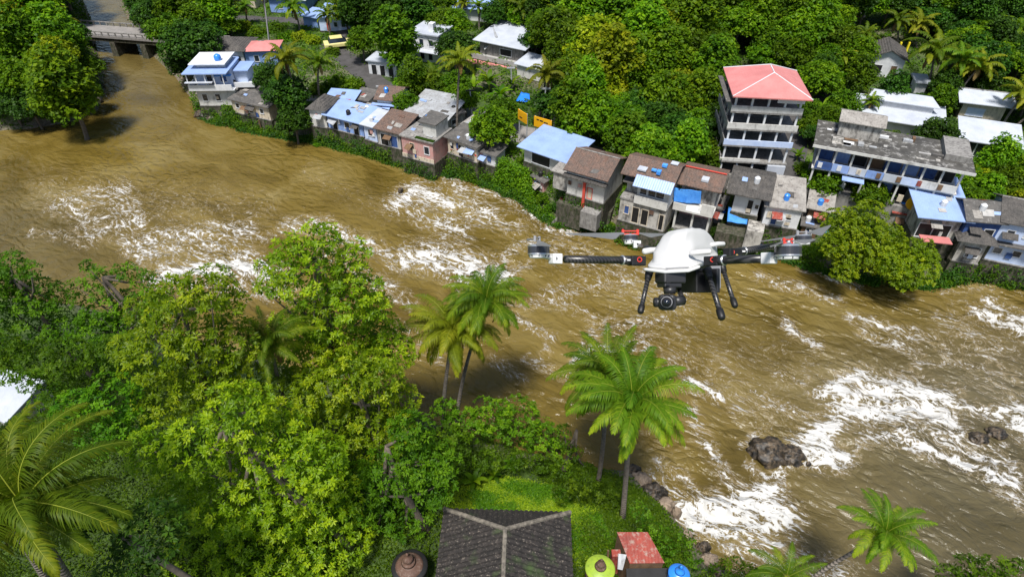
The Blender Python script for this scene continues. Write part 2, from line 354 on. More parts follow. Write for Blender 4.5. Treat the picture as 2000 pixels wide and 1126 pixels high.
    r = ramp(t, [(.3, (.085,.058,.009)), (.52, (.142,.100,.021)), (.72, (.20,.152,.05))]); L(n.outputs[0], r.inputs[0])
    r2 = ramp(t, [(.3, (.07,.058,.028)), (.7, (.115,.098,.055))]); L(n.outputs[0], r2.inputs[0])
    c = mix(t, r.outputs[0], r2.outputs[0], tone)
    c = mix(t, c, (.40,.31,.18), m2('MULTIPLY', S, .5)); c = mix(t, c, (.56,.55,.52), F)
    L(c, b.inputs['Base Color'])
    rr = N('MapRange'); L(F, rr.inputs[0]); rr.inputs[3].default_value = .16; rr.inputs[4].default_value = .75; L(rr.outputs[0], b.inputs['Roughness'])
    b.inputs['IOR'].default_value = 1.33
    # surface relief: scaly pillows with creases between them, finer chop on top, patchy
    pn = N('TexNoise', i_Scale=.09, i_Detail=2.0); L(wc, pn.inputs['Vector'])
    pm = N('MapRange', clamp=True); L(pn.outputs[0], pm.inputs[0]); pm.inputs[1].default_value = .40; pm.inputs[2].default_value = .62; pm.inputs[3].default_value = .35; pm.inputs[4].default_value = 1.0
    w2n = N('TexNoise', i_Scale=.8, i_Detail=3.0); L(wc, w2n.inputs['Vector']); w2s = N('VectorMath', operation='SUBTRACT'); L(w2n.outputs['Color'], w2s.inputs[0]); w2s.inputs[1].default_value = (.5,.5,.5)
    w2m = N('VectorMath', operation='SCALE', i_Scale=1.1); L(w2s.outputs[0], w2m.inputs[0]); w2a = N('VectorMath', operation='ADD'); L(wc, w2a.inputs[0]); L(w2m.outputs[0], w2a.inputs[1])
    vo = N('TexVoronoi', feature='SMOOTH_F1', i_Scale=.85, i_Smoothness=.18); L(w2a.outputs[0], vo.inputs['Vector'])
    ch = N('TexNoise', i_Scale=1.7, i_Detail=5.0, i_Roughness=.55, i_Distortion=.4); L(wc, ch.inputs['Vector'])
    h = m2('MULTIPLY', m2('MULTIPLY', vo.outputs['Distance'], -.95), pm.outputs[0]); h = m2('ADD', h, m2('MULTIPLY', ch.outputs[0], .34)); h = m2('ADD', h, m2('MULTIPLY', F, .12))
    cal = N('Attribute', attribute_name='calm'); bs = m2('MULTIPLY_ADD', cal.outputs['Fac'], -.6); t.nodes[-1].inputs[2].default_value = .8
    bm = N('Bump', i_Distance=.7); L(bs, bm.inputs['Strength']); L(h, bm.inputs['Height']); L(bm.outputs[0], b.inputs['Normal'])
    return m
# ---------------------------------------------------------------- ground and river
F_ = np.array([(j*len(TX)+i, j*len(TX)+i+1, (j+1)*len(TX)+i+1, (j+1)*len(TX)+i) for j in range(len(TY)-1) for i in range(len(TX)-1)])
bare = sstep(2.0, .2, _s)*(.55+.45*fbm(TP[:,0]*.5, TP[:,1]*.5)) + .55*sstep(.50, .62, fbm(TP[:,0]*.09+9, TP[:,1]*.09))*(~_n)
me = np_mesh('ground', np.stack([GX.ravel(), GY.ravel(), _h], 1), F_, ground_mat(), True, {'bare': ('POINT', np.clip(bare, 0, 1))})
tag(link('ground', me), kind='structure')
# foam patches: picture strokes (x, y, radius, strength) taken down to the water plane
FOAM = [
 # left rapids
 ([(110,400),(170,385),(240,370)],16,.55),([(150,410),(200,430),(250,400)],20,.6),([(160,460),(220,445),(270,430)],18,.6),([(180,425),(240,440)],20,.5),
 ([(250,480),(310,465),(370,460),(440,450)],16,.75),([(270,500),(340,480),(420,480),(480,450)],18,.6),([(60,455),(130,460)],9,.4),
 ([(310,545),(370,525),(440,520),(520,530)],20,1.0),([(400,530),(470,515),(540,545)],24,1.0),([(340,550),(480,560),(560,570)],18,.6),([(480,480),(530,460)],8,.5),
 ([(400,515),(480,470),(560,450)],8,.45),([(560,440),(640,440),(680,470),(730,480),(760,500)],13,.75),([(660,460),(720,480)],14,.8),([(700,530),(760,560),(800,590)],12,.6),([(630,490),(690,520),(740,560)],14,.45),
 # upper middle rapids
 ([(770,400),(810,372),(840,380),(880,400)],16,.95),([(790,395),(830,425),(900,450)],15,.8),([(800,370),(860,395),(930,400),(960,430)],13,.7),([(900,375),(880,350)],9,.55),
 ([(900,370),(920,400),(970,420),(1000,440)],14,.65),([(870,350),(900,368),(960,378),(1010,400),(1050,430)],7,.75),([(830,430),(900,425),(960,425),(1010,445)],14,.55),([(860,460),(920,470),(900,475)],8,.5),
 ([(1060,440),(1080,450),(1130,460)],7,.8),([(880,340),(900,350)],5,.6),
 ([(790,505),(830,495),(880,500),(930,520),(990,535)],20,.95),([(820,510),(870,520),(920,540),(980,540)],18,.9),([(760,520),(800,505)],8,.6),([(870,545),(900,560),(1000,560)],8,.5),
 ([(980,510),(1010,480),(1040,475)],10,.5),([(990,540),(1030,520)],9,.5),([(1000,600),(1080,575),(1130,560)],14,.45),([(1060,590),(1110,600),(1160,620)],10,.4),
 ([(1090,480),(1160,520),(1250,560),(1330,590)],30,.30),([(1120,560),(1200,540),(1260,580)],18,.35),([(1180,640),(1240,628),(1300,625)],7,.7),([(1180,640),(1160,670),(1200,680),(1260,670)],20,.55),([(1130,700),(1160,680),(1190,690)],12,.95),
 ([(1000,620),(1080,660),(1060,700)],8,.55),([(1030,700),(1120,740)],10,.35),([(960,700),(1020,740)],9,.35),
 # right middle
 ([(1530,625),(1550,650),(1600,675)],7,.85),([(1660,620),(1720,635),(1790,650)],9,.7),([(1680,640),(1700,660),(1770,675),(1800,700)],9,.7),([(1760,655),(1820,660),(1850,690)],8,.6),
 ([(1830,620),(1900,650),(1980,690)],10,.4),([(1780,715),(1860,705),(1950,730)],6,.5),([(1480,540),(1560,560),(1640,590)],10,.45),([(1560,520),(1600,535),(1680,560)],6,.5),
 ([(1900,610),(1940,620),(2010,655)],12,1.0),([(1930,590),(1960,610),(2000,630)],12,.85),([(1840,570),(1960,560)],8,.2),
 ([(1330,745),(1370,755),(1400,775)],10,.95),([(1360,760),(1460,780)],9,.55),([(1520,730),(1570,745)],8,.6),([(1470,770),(1540,800),(1580,815)],9,.55),([(1430,800),(1500,790)],9,.4),
 # streaks to the lower fall
 ([(1350,800),(1370,850),(1400,900),(1430,950)],11,.72),([(1290,900),(1340,940),(1370,980)],10,.65),([(1270,920),(1340,985)],8,.6),([(1380,850),(1410,920),(1450,950)],8,.5),
 # main fall right
 ([(1600,775),(1640,745),(1680,730),(1730,750)],14,1.0),([(1640,760),(1680,770),(1760,760),(1850,780)],24,1.05),([(1650,800),(1720,800),(1800,800),(1860,820)],28,1.05),([(1580,860),(1630,830),(1600,880)],26,1.1),
 ([(1560,880),(1600,895),(1650,890)],20,1.1),([(1680,860),(1740,850),(1820,880),(1900,910),(1980,950)],14,.95),([(1730,820),(1830,850),(1900,880),(1990,940)],24,.72),([(1850,790),(1940,800),(1990,800)],8,.85),
 ([(1840,800),(1880,870),(1920,900)],12,.9),([(1800,770),(1880,800),(1960,810)],12,.75),([(1990,800),(1985,820),(2010,850)],16,1.1),([(1900,900),(1960,960),(2010,990)],12,.7),([(1520,905),(1560,900)],8,.9),([(1465,905),(1490,925),(1530,925)],8,.8),([(1450,870),(1470,850),(1500,838)],6,.5),([(1540,860),(1565,880)],9,.95),([(1880,868),(1920,880),(1960,870)],7,.7),
 # lower fall
 ([(1325,1000),(1380,985),(1450,975),(1510,955)],20,1.15),([(1360,1010),(1430,1000),(1510,990)],26,1.15),([(1420,1040),(1480,1030),(1540,1010)],24,1.0),([(1450,1070),(1500,1060),(1550,1030)],20,.8),([(1470,1100),(1560,1100),(1640,1120)],22,.55),
 ([(1325,995),(1340,1020),(1420,1045),(1470,1080)],8,1.0),([(1490,950),(1500,930),(1520,920)],9,1.0),([(1530,980),(1560,1020)],8,.6),
 ([(1000,420),(1120,500),(1300,640),(1500,700),(1700,760)],60,.10),([(780,640),(860,700)],16,.25),([(600,330),(760,420)],30,.08),([(1240,690),(1400,720),(1500,800)],50,.14),([(1880,640),(1980,760)],50,.22),([(100,380),(500,420)],50,.12),
]
wx = axis(-82, 88, .4, -3000, 3000); wy = axis(14, 112, .4, -800, 4000)
WXg, WYg = np.meshgrid(wx, wy); WP = np.stack([WXg.ravel(), WYg.ravel()], 1)
dep_ = WP[:,1]*cp + CAMZ*sp_; safe = dep_ > 5
qx = np.where(safe, 1000 + FPX*WP[:,0]/np.where(safe, dep_, 1), 9e4); qy = np.where(safe, 563 - FPX*(WP[:,1]*sp_ - CAMZ*cp)/np.where(safe, dep_, 1), 9e4)
QP = np.stack([qx, qy], 1)
foam = np.zeros(len(WP))
for pts, rad, st in FOAM:
    c = np.array(pts, float); k = (qx > c[:,0].min()-3*rad) & (qx < c[:,0].max()+3*rad) & (qy > c[:,1].min()-3*rad) & (qy < c[:,1].max()+3*rad)
    if not k.any(): continue
    d = seg_dist(QP[k], pts)/rad
    foam[k] = np.maximum(foam[k], st*np.exp(-(d*.85)**2))
bigw = fbm(WP[:,0]*.16, WP[:,1]*.22, 3); rg = 1-np.abs(2*fbm(WP[:,0]*.33+7+bigw*2, WP[:,1]*.5+bigw*3, 4)-1)
calm = sstep(60, 100, WP[:,1])*.6
rough_amp = (.10 + .42*np.clip(foam*1.3, 0, 1))*(1-calm)
zz = rough_amp*(rg-.75)*2.2 + .45*(bigw-.45)*(1-calm)
zz += .18*np.clip(foam-.5, 0, 1)*fbm(WP[:,0]*1.5, WP[:,1]*1.5, 2)
tone = sstep(1200, 1900, qx)*sstep(520, 780, qy)*.95 + .45*sstep(500, 0, qx)*sstep(330, 430, qy)  # grey-olive water at lower right; left grey is sky reflection painted into the colour
tone = np.clip(tone + sstep(300, 120, qy)*.4, 0, 1)  # upstream grey also paints in the reflected sky
F_ = (np.arange(len(wy)-1)[:,None]*len(wx) + np.arange(len(wx)-1)[None]).ravel()
F_ = np.stack([F_, F_+1, F_+1+len(wx), F_+len(wx)], 1)
me = np_mesh('river', np.stack([WP[:,0], WP[:,1], zz], 1), F_, water_mat(), True, {'foam': ('POINT', foam), 'tone': ('POINT', tone), 'calm': ('POINT', sstep(75, 125, WP[:,1]))})
tag(link('river', me), kind='structure')
# ---------------------------------------------------------------- roads
def strip(name, pts, width, mat, dz=.06, extra=None):
    P = [hit(*p) for p in pts]; L = [Vector((p.x, p.y)) for p in P]; out = []
    for a, b in zip(L[:-1], L[1:]):
        n = max(2, int((b-a).length/.5)); out += [a.lerp(b, i/n) for i in range(n)]
    out.append(L[-1])
    for _ in range(6): out = [out[0]] + [(out[i-1]+out[i]*2+out[i+1])/4 for i in range(1, len(out)-1)] + [out[-1]]
    V = []; F = []; nc = max(3, int(width/.5)+1)
    for i, p in enumerate(out):
        t = (out[min(i+1,len(out)-1)] - out[max(i-1,0)]).normalized(); n = Vector((-t.y, t.x))
        for k in range(nc):
            q = p + n*width*(k/(nc-1)-.5); V.append((q.x, q.y, gz(q.x, q.y)+dz))
    for i in range(len(out)-1):
        for k in range(nc-1): F.append((i*nc+k, (i+1)*nc+k, (i+1)*nc+k+1, i*nc+k+1))
    return tag(link(name, np_mesh(name, V, F, mat)), kind='structure')
strip('road', [(590,184),(660,188),(720,200),(760,215),(830,205),(890,218),(960,240),(1010,262),(1100,280),(1160,306),(1240,330),(1400,352),(1530,356),(1640,395),(1760,400),(1900,440),(2060,480)], 5.0, M['paving'])
strip('path', [(640,92),(672,112),(700,135),(735,165),(790,185),(860,205)], 4.2, M['asphalt'], .09)
strip('path', [(640,92),(680,70),(660,40),(560,40),(450,35)], 3.5, M['asphalt'], .075)
strip('path', [(1600,180),(1570,230),(1548,280),(1530,350)], 4.5, M['asphalt'], .09)
# ---------------------------------------------------------------- foliage builders
def unit(A): return A/np.maximum(np.linalg.norm(A, axis=-1, keepdims=True), 1e-9)
def leaf_fan(C, D, N, ln, wd, fold=.25, droop=.0):
    """folded rhombic leaves: base C, direction D, normal N, length ln, width wd (arrays)"""
    D = unit(D); B = unit(np.cross(N, D)); N = unit(np.cross(D, B)); ln = ln[:,None]; wd = wd[:,None]
    tip = C + D*ln - N*ln*droop; mid = C + D*ln*.45 - N*wd*fold; l = C + D*ln*.5 + B*wd*.5; r = C + D*ln*.5 - B*wd*.5
    n = len(C); V = np.stack([C, l, tip, mid, r], 1).reshape(-1, 3); o = np.arange(n)[:,None]*5
    return V, np.concatenate([o+np.array([[0,3,2,1]]), o+np.array([[0,4,2,3]])], 1).reshape(-1, 4)
def quad_leaves(C, N, size, asp, rs):
    T = unit(np.cross(N, rs.normal(size=C.shape))); B = unit(np.cross(N, T)); s = size[:,None]
    V = np.stack([C-T*s*.5, C-B*s*.5*asp, C+T*s*.5, C+B*s*.5*asp], 1).reshape(-1, 3)
    return V, np.arange(len(C))[:,None]*4 + np.arange(4)[None]
def fib(n, rs, zmin=-1.0):
    i = np.arange(n)+.5; z = 1-(1-zmin)*i/n; a = math.pi*(1+5**.5)*i + rs.rand()*6
    r = np.sqrt(np.clip(1-z*z, 0, 1)); return np.stack([r*np.cos(a), r*np.sin(a), z], 1)
def crown_far(seed, lobes, clump, per, leaf):
    """crown of leaf clumps on the outside of a few lobes; returns verts, faces, tint"""
    rs = np.random.RandomState(seed); Cs, Ns, Ss, Ts = [], [], [], []
    for c, r in lobes:
        c = np.array(c); r = np.array(r if hasattr(r, '__len__') else (r, r, r*.85)); rm = r.mean()
        nc = max(6, int(9.0*(rm/clump)**2*.55)); U = fib(nc, rs, -.55) + rs.normal(size=(nc, 3))*.13; U = unit(U)
        cc = c + U*r*(.80+.22*rs.rand(nc, 1)); cr = clump*(.6+.75*rs.rand(nc)); ct = rs.rand(nc)
        for k in range(nc):
            m = int(per*(.6+.8*rs.rand())); u = unit(rs.normal(size=(m, 3)) + U[k]*.7 + np.array([0,0,.5]))
            Cs.append(cc[k] + u*cr[k]*(.55+.5*rs.rand(m, 1))*np.array([1,1,.75])); Ns.append(unit(u*.6+np.array([0,0,.7])+rs.normal(size=(m,3))*.45))
            Ss.append(leaf*(.7+.6*rs.rand(m))); Ts.append(np.clip(ct[k]*.55+rs.rand(m)*.5, 0, 1))
        m = int(nc*per*.22); u = unit(rs.normal(size=(m, 3)))
        Cs.append(c + u*r*.72*rs.rand(m, 1)**.4); Ns.append(unit(rs.normal(size=(m,3)))); Ss.append(leaf*1.7*np.ones(m)); Ts.append(rs.rand(m)*.4)
    C = np.concatenate(Cs); V, F = quad_leaves(C, np.concatenate(Ns), np.concatenate(Ss), .62, rs)
    return V, F, np.repeat(np.concatenate(Ts), 1)
def crown_near(seed, lobes, dens, leaf, nleaf=8, asp=.42, droop=.25, fill=.5):
    """crown of whorled leaf rosettes standing on the outside of many lobes"""
    rs = np.random.RandomState(seed); Cs, Ds, Ns, Ls, Ts = [], [], [], [], []
    for c, r in lobes:
        c = np.array(c, float); n = max(8, int(dens*4*math.pi*r*r*.75)); U = unit(fib(n, rs, -.5)+rs.normal(size=(n,3))*.10)
        # small bunches: rosettes drawn towards bunch centres leave gaps between them
        nb = max(5, n//5); Bc = unit(fib(nb, rs, -.6)+rs.normal(size=(nb,3))*.16); near = np.argmax(U@Bc.T, 1)
        br = .86+.28*rs.rand(nb); bt = rs.rand(nb)
        U2 = unit(U*.62+Bc[near]*.38); P = c + U2*r*(br[near]+.10*rs.rand(n)-.04)[:,None]*np.array([1,1,.9])
        m = nleaf; ax = unit(U2*.55+np.array([0,0,.75])+rs.normal(size=(n,3))*.25)
        T = unit(np.cross(ax, rs.normal(size=(n,3)))); B = np.cross(ax, T)
        for k in range(m):
            a = 2*math.pi*k/m + rs.rand(n)*.7; el = .15+.75*rs.rand(n)
            D = (T*np.cos(a)[:,None]+B*np.sin(a)[:,None])*np.cos(el)[:,None] + ax*np.sin(el)[:,None]
            Cs.append(P + D*leaf*.12); Ds.append(D + np.array([0,0,-.15])); Ns.append(ax + rs.normal(size=(n,3))*.3)
            Ls.append(leaf*(.65+.6*rs.rand(n))); Ts.append(np.clip(bt[near]*.5+rs.rand(n)*.25+rs.rand(n)*.3, 0, 1))
        q = int(n*m*fill); u = unit(rs.normal(size=(q,3))); Cs.append(c+u*r*(.45+.45*rs.rand(q,1))); Ds.append(rs.normal(size=(q,3))+u*.5); Ns.append(u*.5+np.array([0,0,.6])+rs.normal(size=(q,3))*.5)
        Ls.append(leaf*(.8+.7*rs.rand(q))); Ts.append(rs.rand(q)*.5)
    L = np.concatenate(Ls); V, F = leaf_fan(np.concatenate(Cs), np.concatenate(Ds), np.concatenate(Ns), L, L*asp, .22, droop)
    return V, F, np.repeat(np.concatenate(Ts), 2)
def trunk_mesh(mb, base, top, r0, limbs, seg=8, bend=.4, rs=random):
    b, t = Vector(base), Vector(top); n = 6; side = Vector((rs.uniform(-1,1), rs.uniform(-1,1), 0))*bend
    pts = [b.lerp(t, i/n) + side*math.sin(math.pi*i/n) for i in range(n+1)]
    mb.tube(pts, [r0*(1.25 if i == 0 else 1-.6*i/n) for i in range(n+1)], seg)
    for q in limbs:
        q = Vector(q); s = pts[rs.randint(3, n)]; m = s.lerp(q, .5) + Vector((0,0,-.1*(q-s).length)); mb.tube([s, m, q], [r0*.42, r0*.25, r0*.07], 6)
# ---- far tree prototypes (1 unit crown radius about 3.6 m)
SHAPES = {
 'round': [((0,0,6.2),2.6),((1.7,.4,5.2),2.0),((-1.6,.8,5.4),2.0),((.2,-1.7,5.0),2.0),((-.6,1.6,5.6),1.9),((1.0,-1.2,6.6),1.5),((-1.4,-1.2,4.6),1.6)],
 'tall':  [((0,0,8.6),1.8),((.8,.5,7.0),2.0),((-.9,.2,6.6),2.1),((.3,-1.1,5.6),2.1),((1.3,-.4,4.8),1.7),((-1.2,-.9,4.6),1.8),((.1,.6,4.0),2.0)],
 'wide':  [((0,0,5.2),2.4),((2.4,.3,4.6),1.9),((-2.3,.2,4.5),1.9),((.6,-2.2,4.3),1.9),((-1.0,-1.9,4.6),1.7),((1.0,2.0,4.8),1.8),((-1.3,1.9,4.7),1.7),((1.8,-1.4,4.0),1.5)],
 'bush':  [((0,0,.8),1.0),((.8,.2,.6),.8),((-.8,.1,.6),.8),((.1,-.8,.5),.75),((-.2,.8,.7),.8)],
}
PROTO = {}
def proto(shape, leafname, variant):
    """first of its kind is handed out itself, later ones as copies"""
    key = (shape, leafname, variant)
    if key not in PROTO:
        sd = hash(shape) % 97 if False else {'round':1,'tall':2,'wide':3,'bush':4}[shape]*10 + variant
        rs = random.Random(sd); lobes = [((c[0]+rs.uniform(-.3,.3), c[1]+rs.uniform(-.3,.3), c[2]+rs.uniform(-.3,.3)), r*rs.uniform(.88,1.1)) for c, r in SHAPES[shape]]
        mk = (shape, variant)
        if mk not in PROTO: PROTO[mk] = crown_far(sd, lobes, .42 if shape == 'bush' else .85, 26 if shape == 'bush' else 34, .26 if shape == 'bush' else .46), lobes
        (V, F, T), lobes = PROTO[mk]
        PROTO[key] = [np_mesh('crown', V, F, M[leafname], False, {'tint': ('FACE', T)}), None, lobes]
        if shape != 'bush':
            tb = MB(); trunk_mesh(tb, (0,0,-.6), (0,0,6), .28, [l[0] for l in lobes], 6, .4, rs)
            o = tb.build('trunk', M['bark']); PROTO[key][1] = o.data; bpy.data.objects.remove(o)
    return PROTO[key]
def far_tree(x, y, z, s, shape='round', leaf='leaf_mid', label=None, group=None, sz=None, rs=random):
    cm, tm, _ = proto(shape, leaf, rs.randint(0, 1))
    nm, cat = ('bush', 'bush') if shape == 'bush' else ('broadleaf_tree', 'tree')
    if shape == 'bush':
        o = link(nm, cm); o.location = (x, y, z); o.scale = (s, s, sz or s); o.rotation_euler = (0,0,rs.uniform(0,6.28)); return tag(o, label, cat, group)
    e = empty(nm, (x, y, z), rs.uniform(0, 6.28), label, cat, group); e.scale = (s, s, sz or s)
    link('trunk', tm, e); link('crown', cm, e); return e
def tree_at(px, py, rpx, shape, leaf, label, group=None, tall=1.0, rs=random):
    """crown centre seen at px,py with crown radius rpx"""
    s = 1.0
    ch = {'round':5.6,'tall':6.3,'wide':4.8,'bush':.7}[shape]; cr = {'round':3.7,'tall':3.1,'wide':4.2,'bush':1.6}[shape]
    for _ in range(4):
        h = hit(px, py, ch*s*tall); d = to_px(h.x, h.y, h.z+ch*s)[2]; s = rpx*d/FPX/cr
    return far_tree(h.x, h.y, h.z-.15*s, s, shape, leaf, label, group, s*tall, rs)
# ---- big trees near the camera: lobes given by outline circles at a ground distance
def near_tree(base, Y, circles, leafname, leaf, dens, label, name='broadleaf_tree', seed=1, cat='tree', dy=1.0, nleaf=8, asp=.42, trunk=True, group=None):
    rs = random.Random(seed); b = Vector((base[0], base[1], gz(*base))); lobes = []
    for i, c in enumerate(circles):
        yy = Y + (c[3] if len(c) > 3 else rs.uniform(-dy, dy)); p = WY(c[0], c[1], yy); d = to_px(*p)[2]
        lobes.append(((p.x-b.x, p.y-b.y, p.z-b.z), c[2]*d/FPX))
    e = empty(name, b, 0, label, cat, group)
    V, F, T = crown_near(seed, lobes, dens, leaf, nleaf, asp)
    if trunk:
        tb = MB(); cx = sum(l[0][0] for l in lobes)/len(lobes); cy = sum(l[0][1] for l in lobes)/len(lobes); zt = max(l[0][2] for l in lobes)
        trunk_mesh(tb, (0,0,-.8), (cx, cy, zt*.9), .32, [l[0] for l in lobes], 8, .5, rs); tb.build('trunk', M['bark'], e, smooth=True)
    link('crown', np_mesh('crown', V, F, M[leafname], False, {'tint': ('FACE', T)}), e)
    return e
# ---- palms
def palm_crown(seed, L, nf, nl, wl, yellow=.3, tilt=(0,0)):
    rs = np.random.RandomState(seed); V, F, T, MI = [], [], [], []; nv = 0
    def put(vs, fs, t, mi):
        nonlocal nv
        V.append(np.asarray(vs)); F.append(np.asarray(fs)+nv); T.extend([t]*len(fs)); MI.extend([mi]*len(fs)); nv += len(vs)
    for k in range(nf):
        u = k/nf; az = k*2.39996+rs.rand()*.4; e0 = R(82) - R(88)*u**.85 + rs.normal()*.1; ll = L*(.72+.28*math.sin(math.pi*min(1, u*.9+.25)))*(.9+.2*rs.rand())
        K = 14; p = np.zeros(3); pts = [p]; dead = k >= nf-3; e0 = R(-28-20*rs.rand()) if dead else e0; ll = ll*(.75 if dead else 1); el = e0; dirs = []; bend = R(62+38*rs.rand()+22*(1-u)); swing = rs.normal()*.32
        for i in range(K):
            a2 = az + swing*(i/K); el2 = el - bend*(i/K)**1.35
            d = np.array([math.cos(a2)*math.cos(el2), math.sin(a2)*math.cos(el2), math.sin(el2)]); p = p + d*ll/K; pts.append(p); dirs.append(d)
        dirs.append(dirs[-1]); pts = np.array(pts); dirs = np.array(dirs); tt = np.clip(.25+.5*rs.rand()+yellow*(u-.4), 0, 1)
        # rachis: a tapering three-sided rib
        w0 = .034*L/4.5; up = unit(np.cross(np.cross(dirs, [0,0,1.0]), dirs)); sd = unit(np.cross(dirs, up)); ring = []
        for i in range(K+1):
            w = w0*(1-.85*i/K)*(1.8 if i == 0 else 1); ring += [pts[i]+up[i]*w, pts[i]+sd[i]*w, pts[i]-sd[i]*w]
        put(ring, [(i*3+j, i*3+(j+1)%3, (i+1)*3+(j+1)%3, (i+1)*3+j) for i in range(K) for j in range(3)], tt, 1)
        # leaflets
        s = np.linspace(.10, .995, nl); f = s*K; i0 = np.minimum(f.astype(int), K-1); fr = (f-i0)[:,None]
        B = pts[i0]*(1-fr)+pts[i0+1]*fr; Dv = dirs[i0]; Up = up[i0]; Sd = sd[i0]
        lf = ll*.24*np.sin(math.pi*(s*.80+.16))**.7*(1-.25*s)
        sweep = .35+.75*s
        for sg in (-1, 1):
            j = rs.normal(size=(nl,3))*.07; vee = (.28 if u < .6 else .05)*(1-s*.6)
            d1 = unit(Sd*sg + Dv*sweep[:,None] + Up*vee[:,None] + j); d2 = unit(d1 + np.array([0,0,-.8])-Up*.15*(s[:,None]) + j); d3 = unit(d2+np.array([0,0,-1.2]))
            ln = (lf*(.8+.35*rs.rand(nl))*np.where(rs.rand(nl) < .06, .45, 1))[:,None]; d2 = unit(d2+np.array([0,0,-.35])*rs.rand()); wv = unit(np.cross(d1, Up))*wl*.5
            p0 = B; p1 = B+d1*ln*.4; p2 = p1+d2*ln*.35; p3 = p2+d3*ln*.25
            q = np.stack([p0-wv*.6, p0+wv*.6, p1+wv, p1-wv, p2+wv*.75, p2-wv*.75, p3+wv*.12, p3-wv*.12], 1).reshape(-1,3); o = np.arange(nl)[:,None]*8
            fs = np.concatenate([o+np.array([[0,1,2,3]]), o+np.array([[3,2,4,5]]), o+np.array([[5,4,6,7]])], 1).reshape(-1,4)
            V.append(q); F.append(fs+nv); T.extend(np.clip(np.repeat(tt+rs.normal(size=nl)*.10+.15*(s>.85), 3), 0, 1)); MI.extend([2 if dead else 0]*len(fs)); nv += len(q)
    MI = np.array(MI); T = np.array(T); F = np.concatenate(F); V = np.concatenate(V)
    return V, F, T, MI
PALMS = {}
def palm(base, top, L, label, near=False, seed=1, leaf='leaf_palm', group=None, r=.17, name='coconut_palm', nf=None, nuts=True, bend=.5):
    """base: ground point; top: crown point"""
    b, t = Vector(base), Vector(top); e = empty(name, b, 0, label, 'palm tree', group); v = t-b
    tb = MB(); n = 9; horiz = Vector((v.x, v.y, 0)); perp = Vector((v.y, -v.x, 0)).normalized()*bend*(1 if seed % 2 else -1) if horiz.length > .01 else Vector((bend, 0, 0))
    tb.tube([Vector((v.x*(i/n)**1.4, v.y*(i/n)**1.4, -.5+(v.z+.5)*i/n)) + perp*math.sin(math.pi*i/n) for i in range(n+1)], [r*(1.5 if i == 0 else 1.05-.35*i/n) for i in range(n+1)], 8); tb.build('trunk', M['palm_bark'], e, smooth=True)
    key = (near, seed if near else seed % 3, leaf)
    if key not in PALMS:
        Lb = L if near else 4.0
        V, F, T, MI = palm_crown(seed if near else seed % 3 + 40, Lb, nf or (40 if near else 20), 72 if near else 22, .048*Lb/4.5 if near else .20)
        me = np_mesh('crown', V, F, M[leaf], False, {'tint': ('FACE', T)}); me.materials.append(M['rachis']); me.materials.append(M['leaf_dead']); me.polygons.foreach_set('material_index', MI.astype(np.int32)); PALMS[key] = (me, Lb)
    me, Lb = PALMS[key]; c = link('crown', me, e, v); s = L/Lb; c.scale = (s, s, s); c.rotation_euler = (0, 0, seed*1.7)
    if nuts and near:
        cb = MB(); rr = random.Random(seed)
        for k in range(7):
            a = k*.9+seed; q = Vector((math.cos(a)*.33, math.sin(a)*.33, -.28-.12*rr.random()))
            cb.s = True; cb.lathe([(0.01,-.14),(.09,-.11),(.13,0),(.10,.10),(.01,.15)], 8, q)
        cb.build('coconuts', M['coconut'], e, loc=v)
    return e
def palm_px(cx, cy, bx, by, rpx, label, seed=1, leaf='leaf_palm', group=None, near=False, dy=0.0, **k):
    b = hit(bx, by); t = WY(cx, cy, b.y+dy); d = to_px(*t)[2]
    return palm(b, t, rpx*d/FPX*1.32, label, near, seed, leaf, group, **k)
# ---- broad-leaved plants (banana)
def banana_mesh(seed):
    rs = np.random.RandomState(seed); V, F, T = [], [], []; nv = 0
    for k in range(9):
        az = k*2.4+rs.rand()*.5; el = R(78-6*k); p = np.array([0,0,1.0]); L = 2.1*(.8+.4*rs.rand()); K = 7; q = []
        for i in range(K+1):
            e2 = el-R(85)*(i/K)**1.5; d = np.array([math.cos(az)*math.cos(e2), math.sin(az)*math.cos(e2), math.sin(e2)]); s = np.array([-math.sin(az), math.cos(az), 0]); w = .30*math.sin(math.pi*min(1,(i/K)*.9+.08))**.6
            q += [p-s*w+np.array([0,0,-.06]), p, p+s*w+np.array([0,0,-.06])]; p = p+d*L/K
        V.append(np.array(q)); fs = [(i*3+j, i*3+j+1, i*3+j+4, i*3+j+3) for i in range(K) for j in range(2)]; F.append(np.array(fs)+nv); nv += len(q); T += [rs.rand()]*len(fs)
    return np_mesh('crown', np.concatenate(V), np.concatenate(F), M['leaf_bright'], True, {'tint': ('FACE', np.array(T))})
BAN = []
def banana(px, py, rpx, label, group='banana plants'):
    if not BAN: BAN.extend([banana_mesh(3), banana_mesh(8)])
    s = 1.0
    for _ in range(3): h = hit(px, py, 1.6*s); s = rpx*to_px(h.x, h.y, h.z)[2]/FPX/1.6
    e = empty('banana_plant', h, random.uniform(0,6), label, 'banana plant', group); e.scale = (s, s, s)
    tb = MB(); tb.tube([(0,0,-.3),(0,0,1.05)], [.14,.08], 6); tb.build('stem', M['rachis'], e); link('crown', random.choice(BAN), e)
random.seed(11)
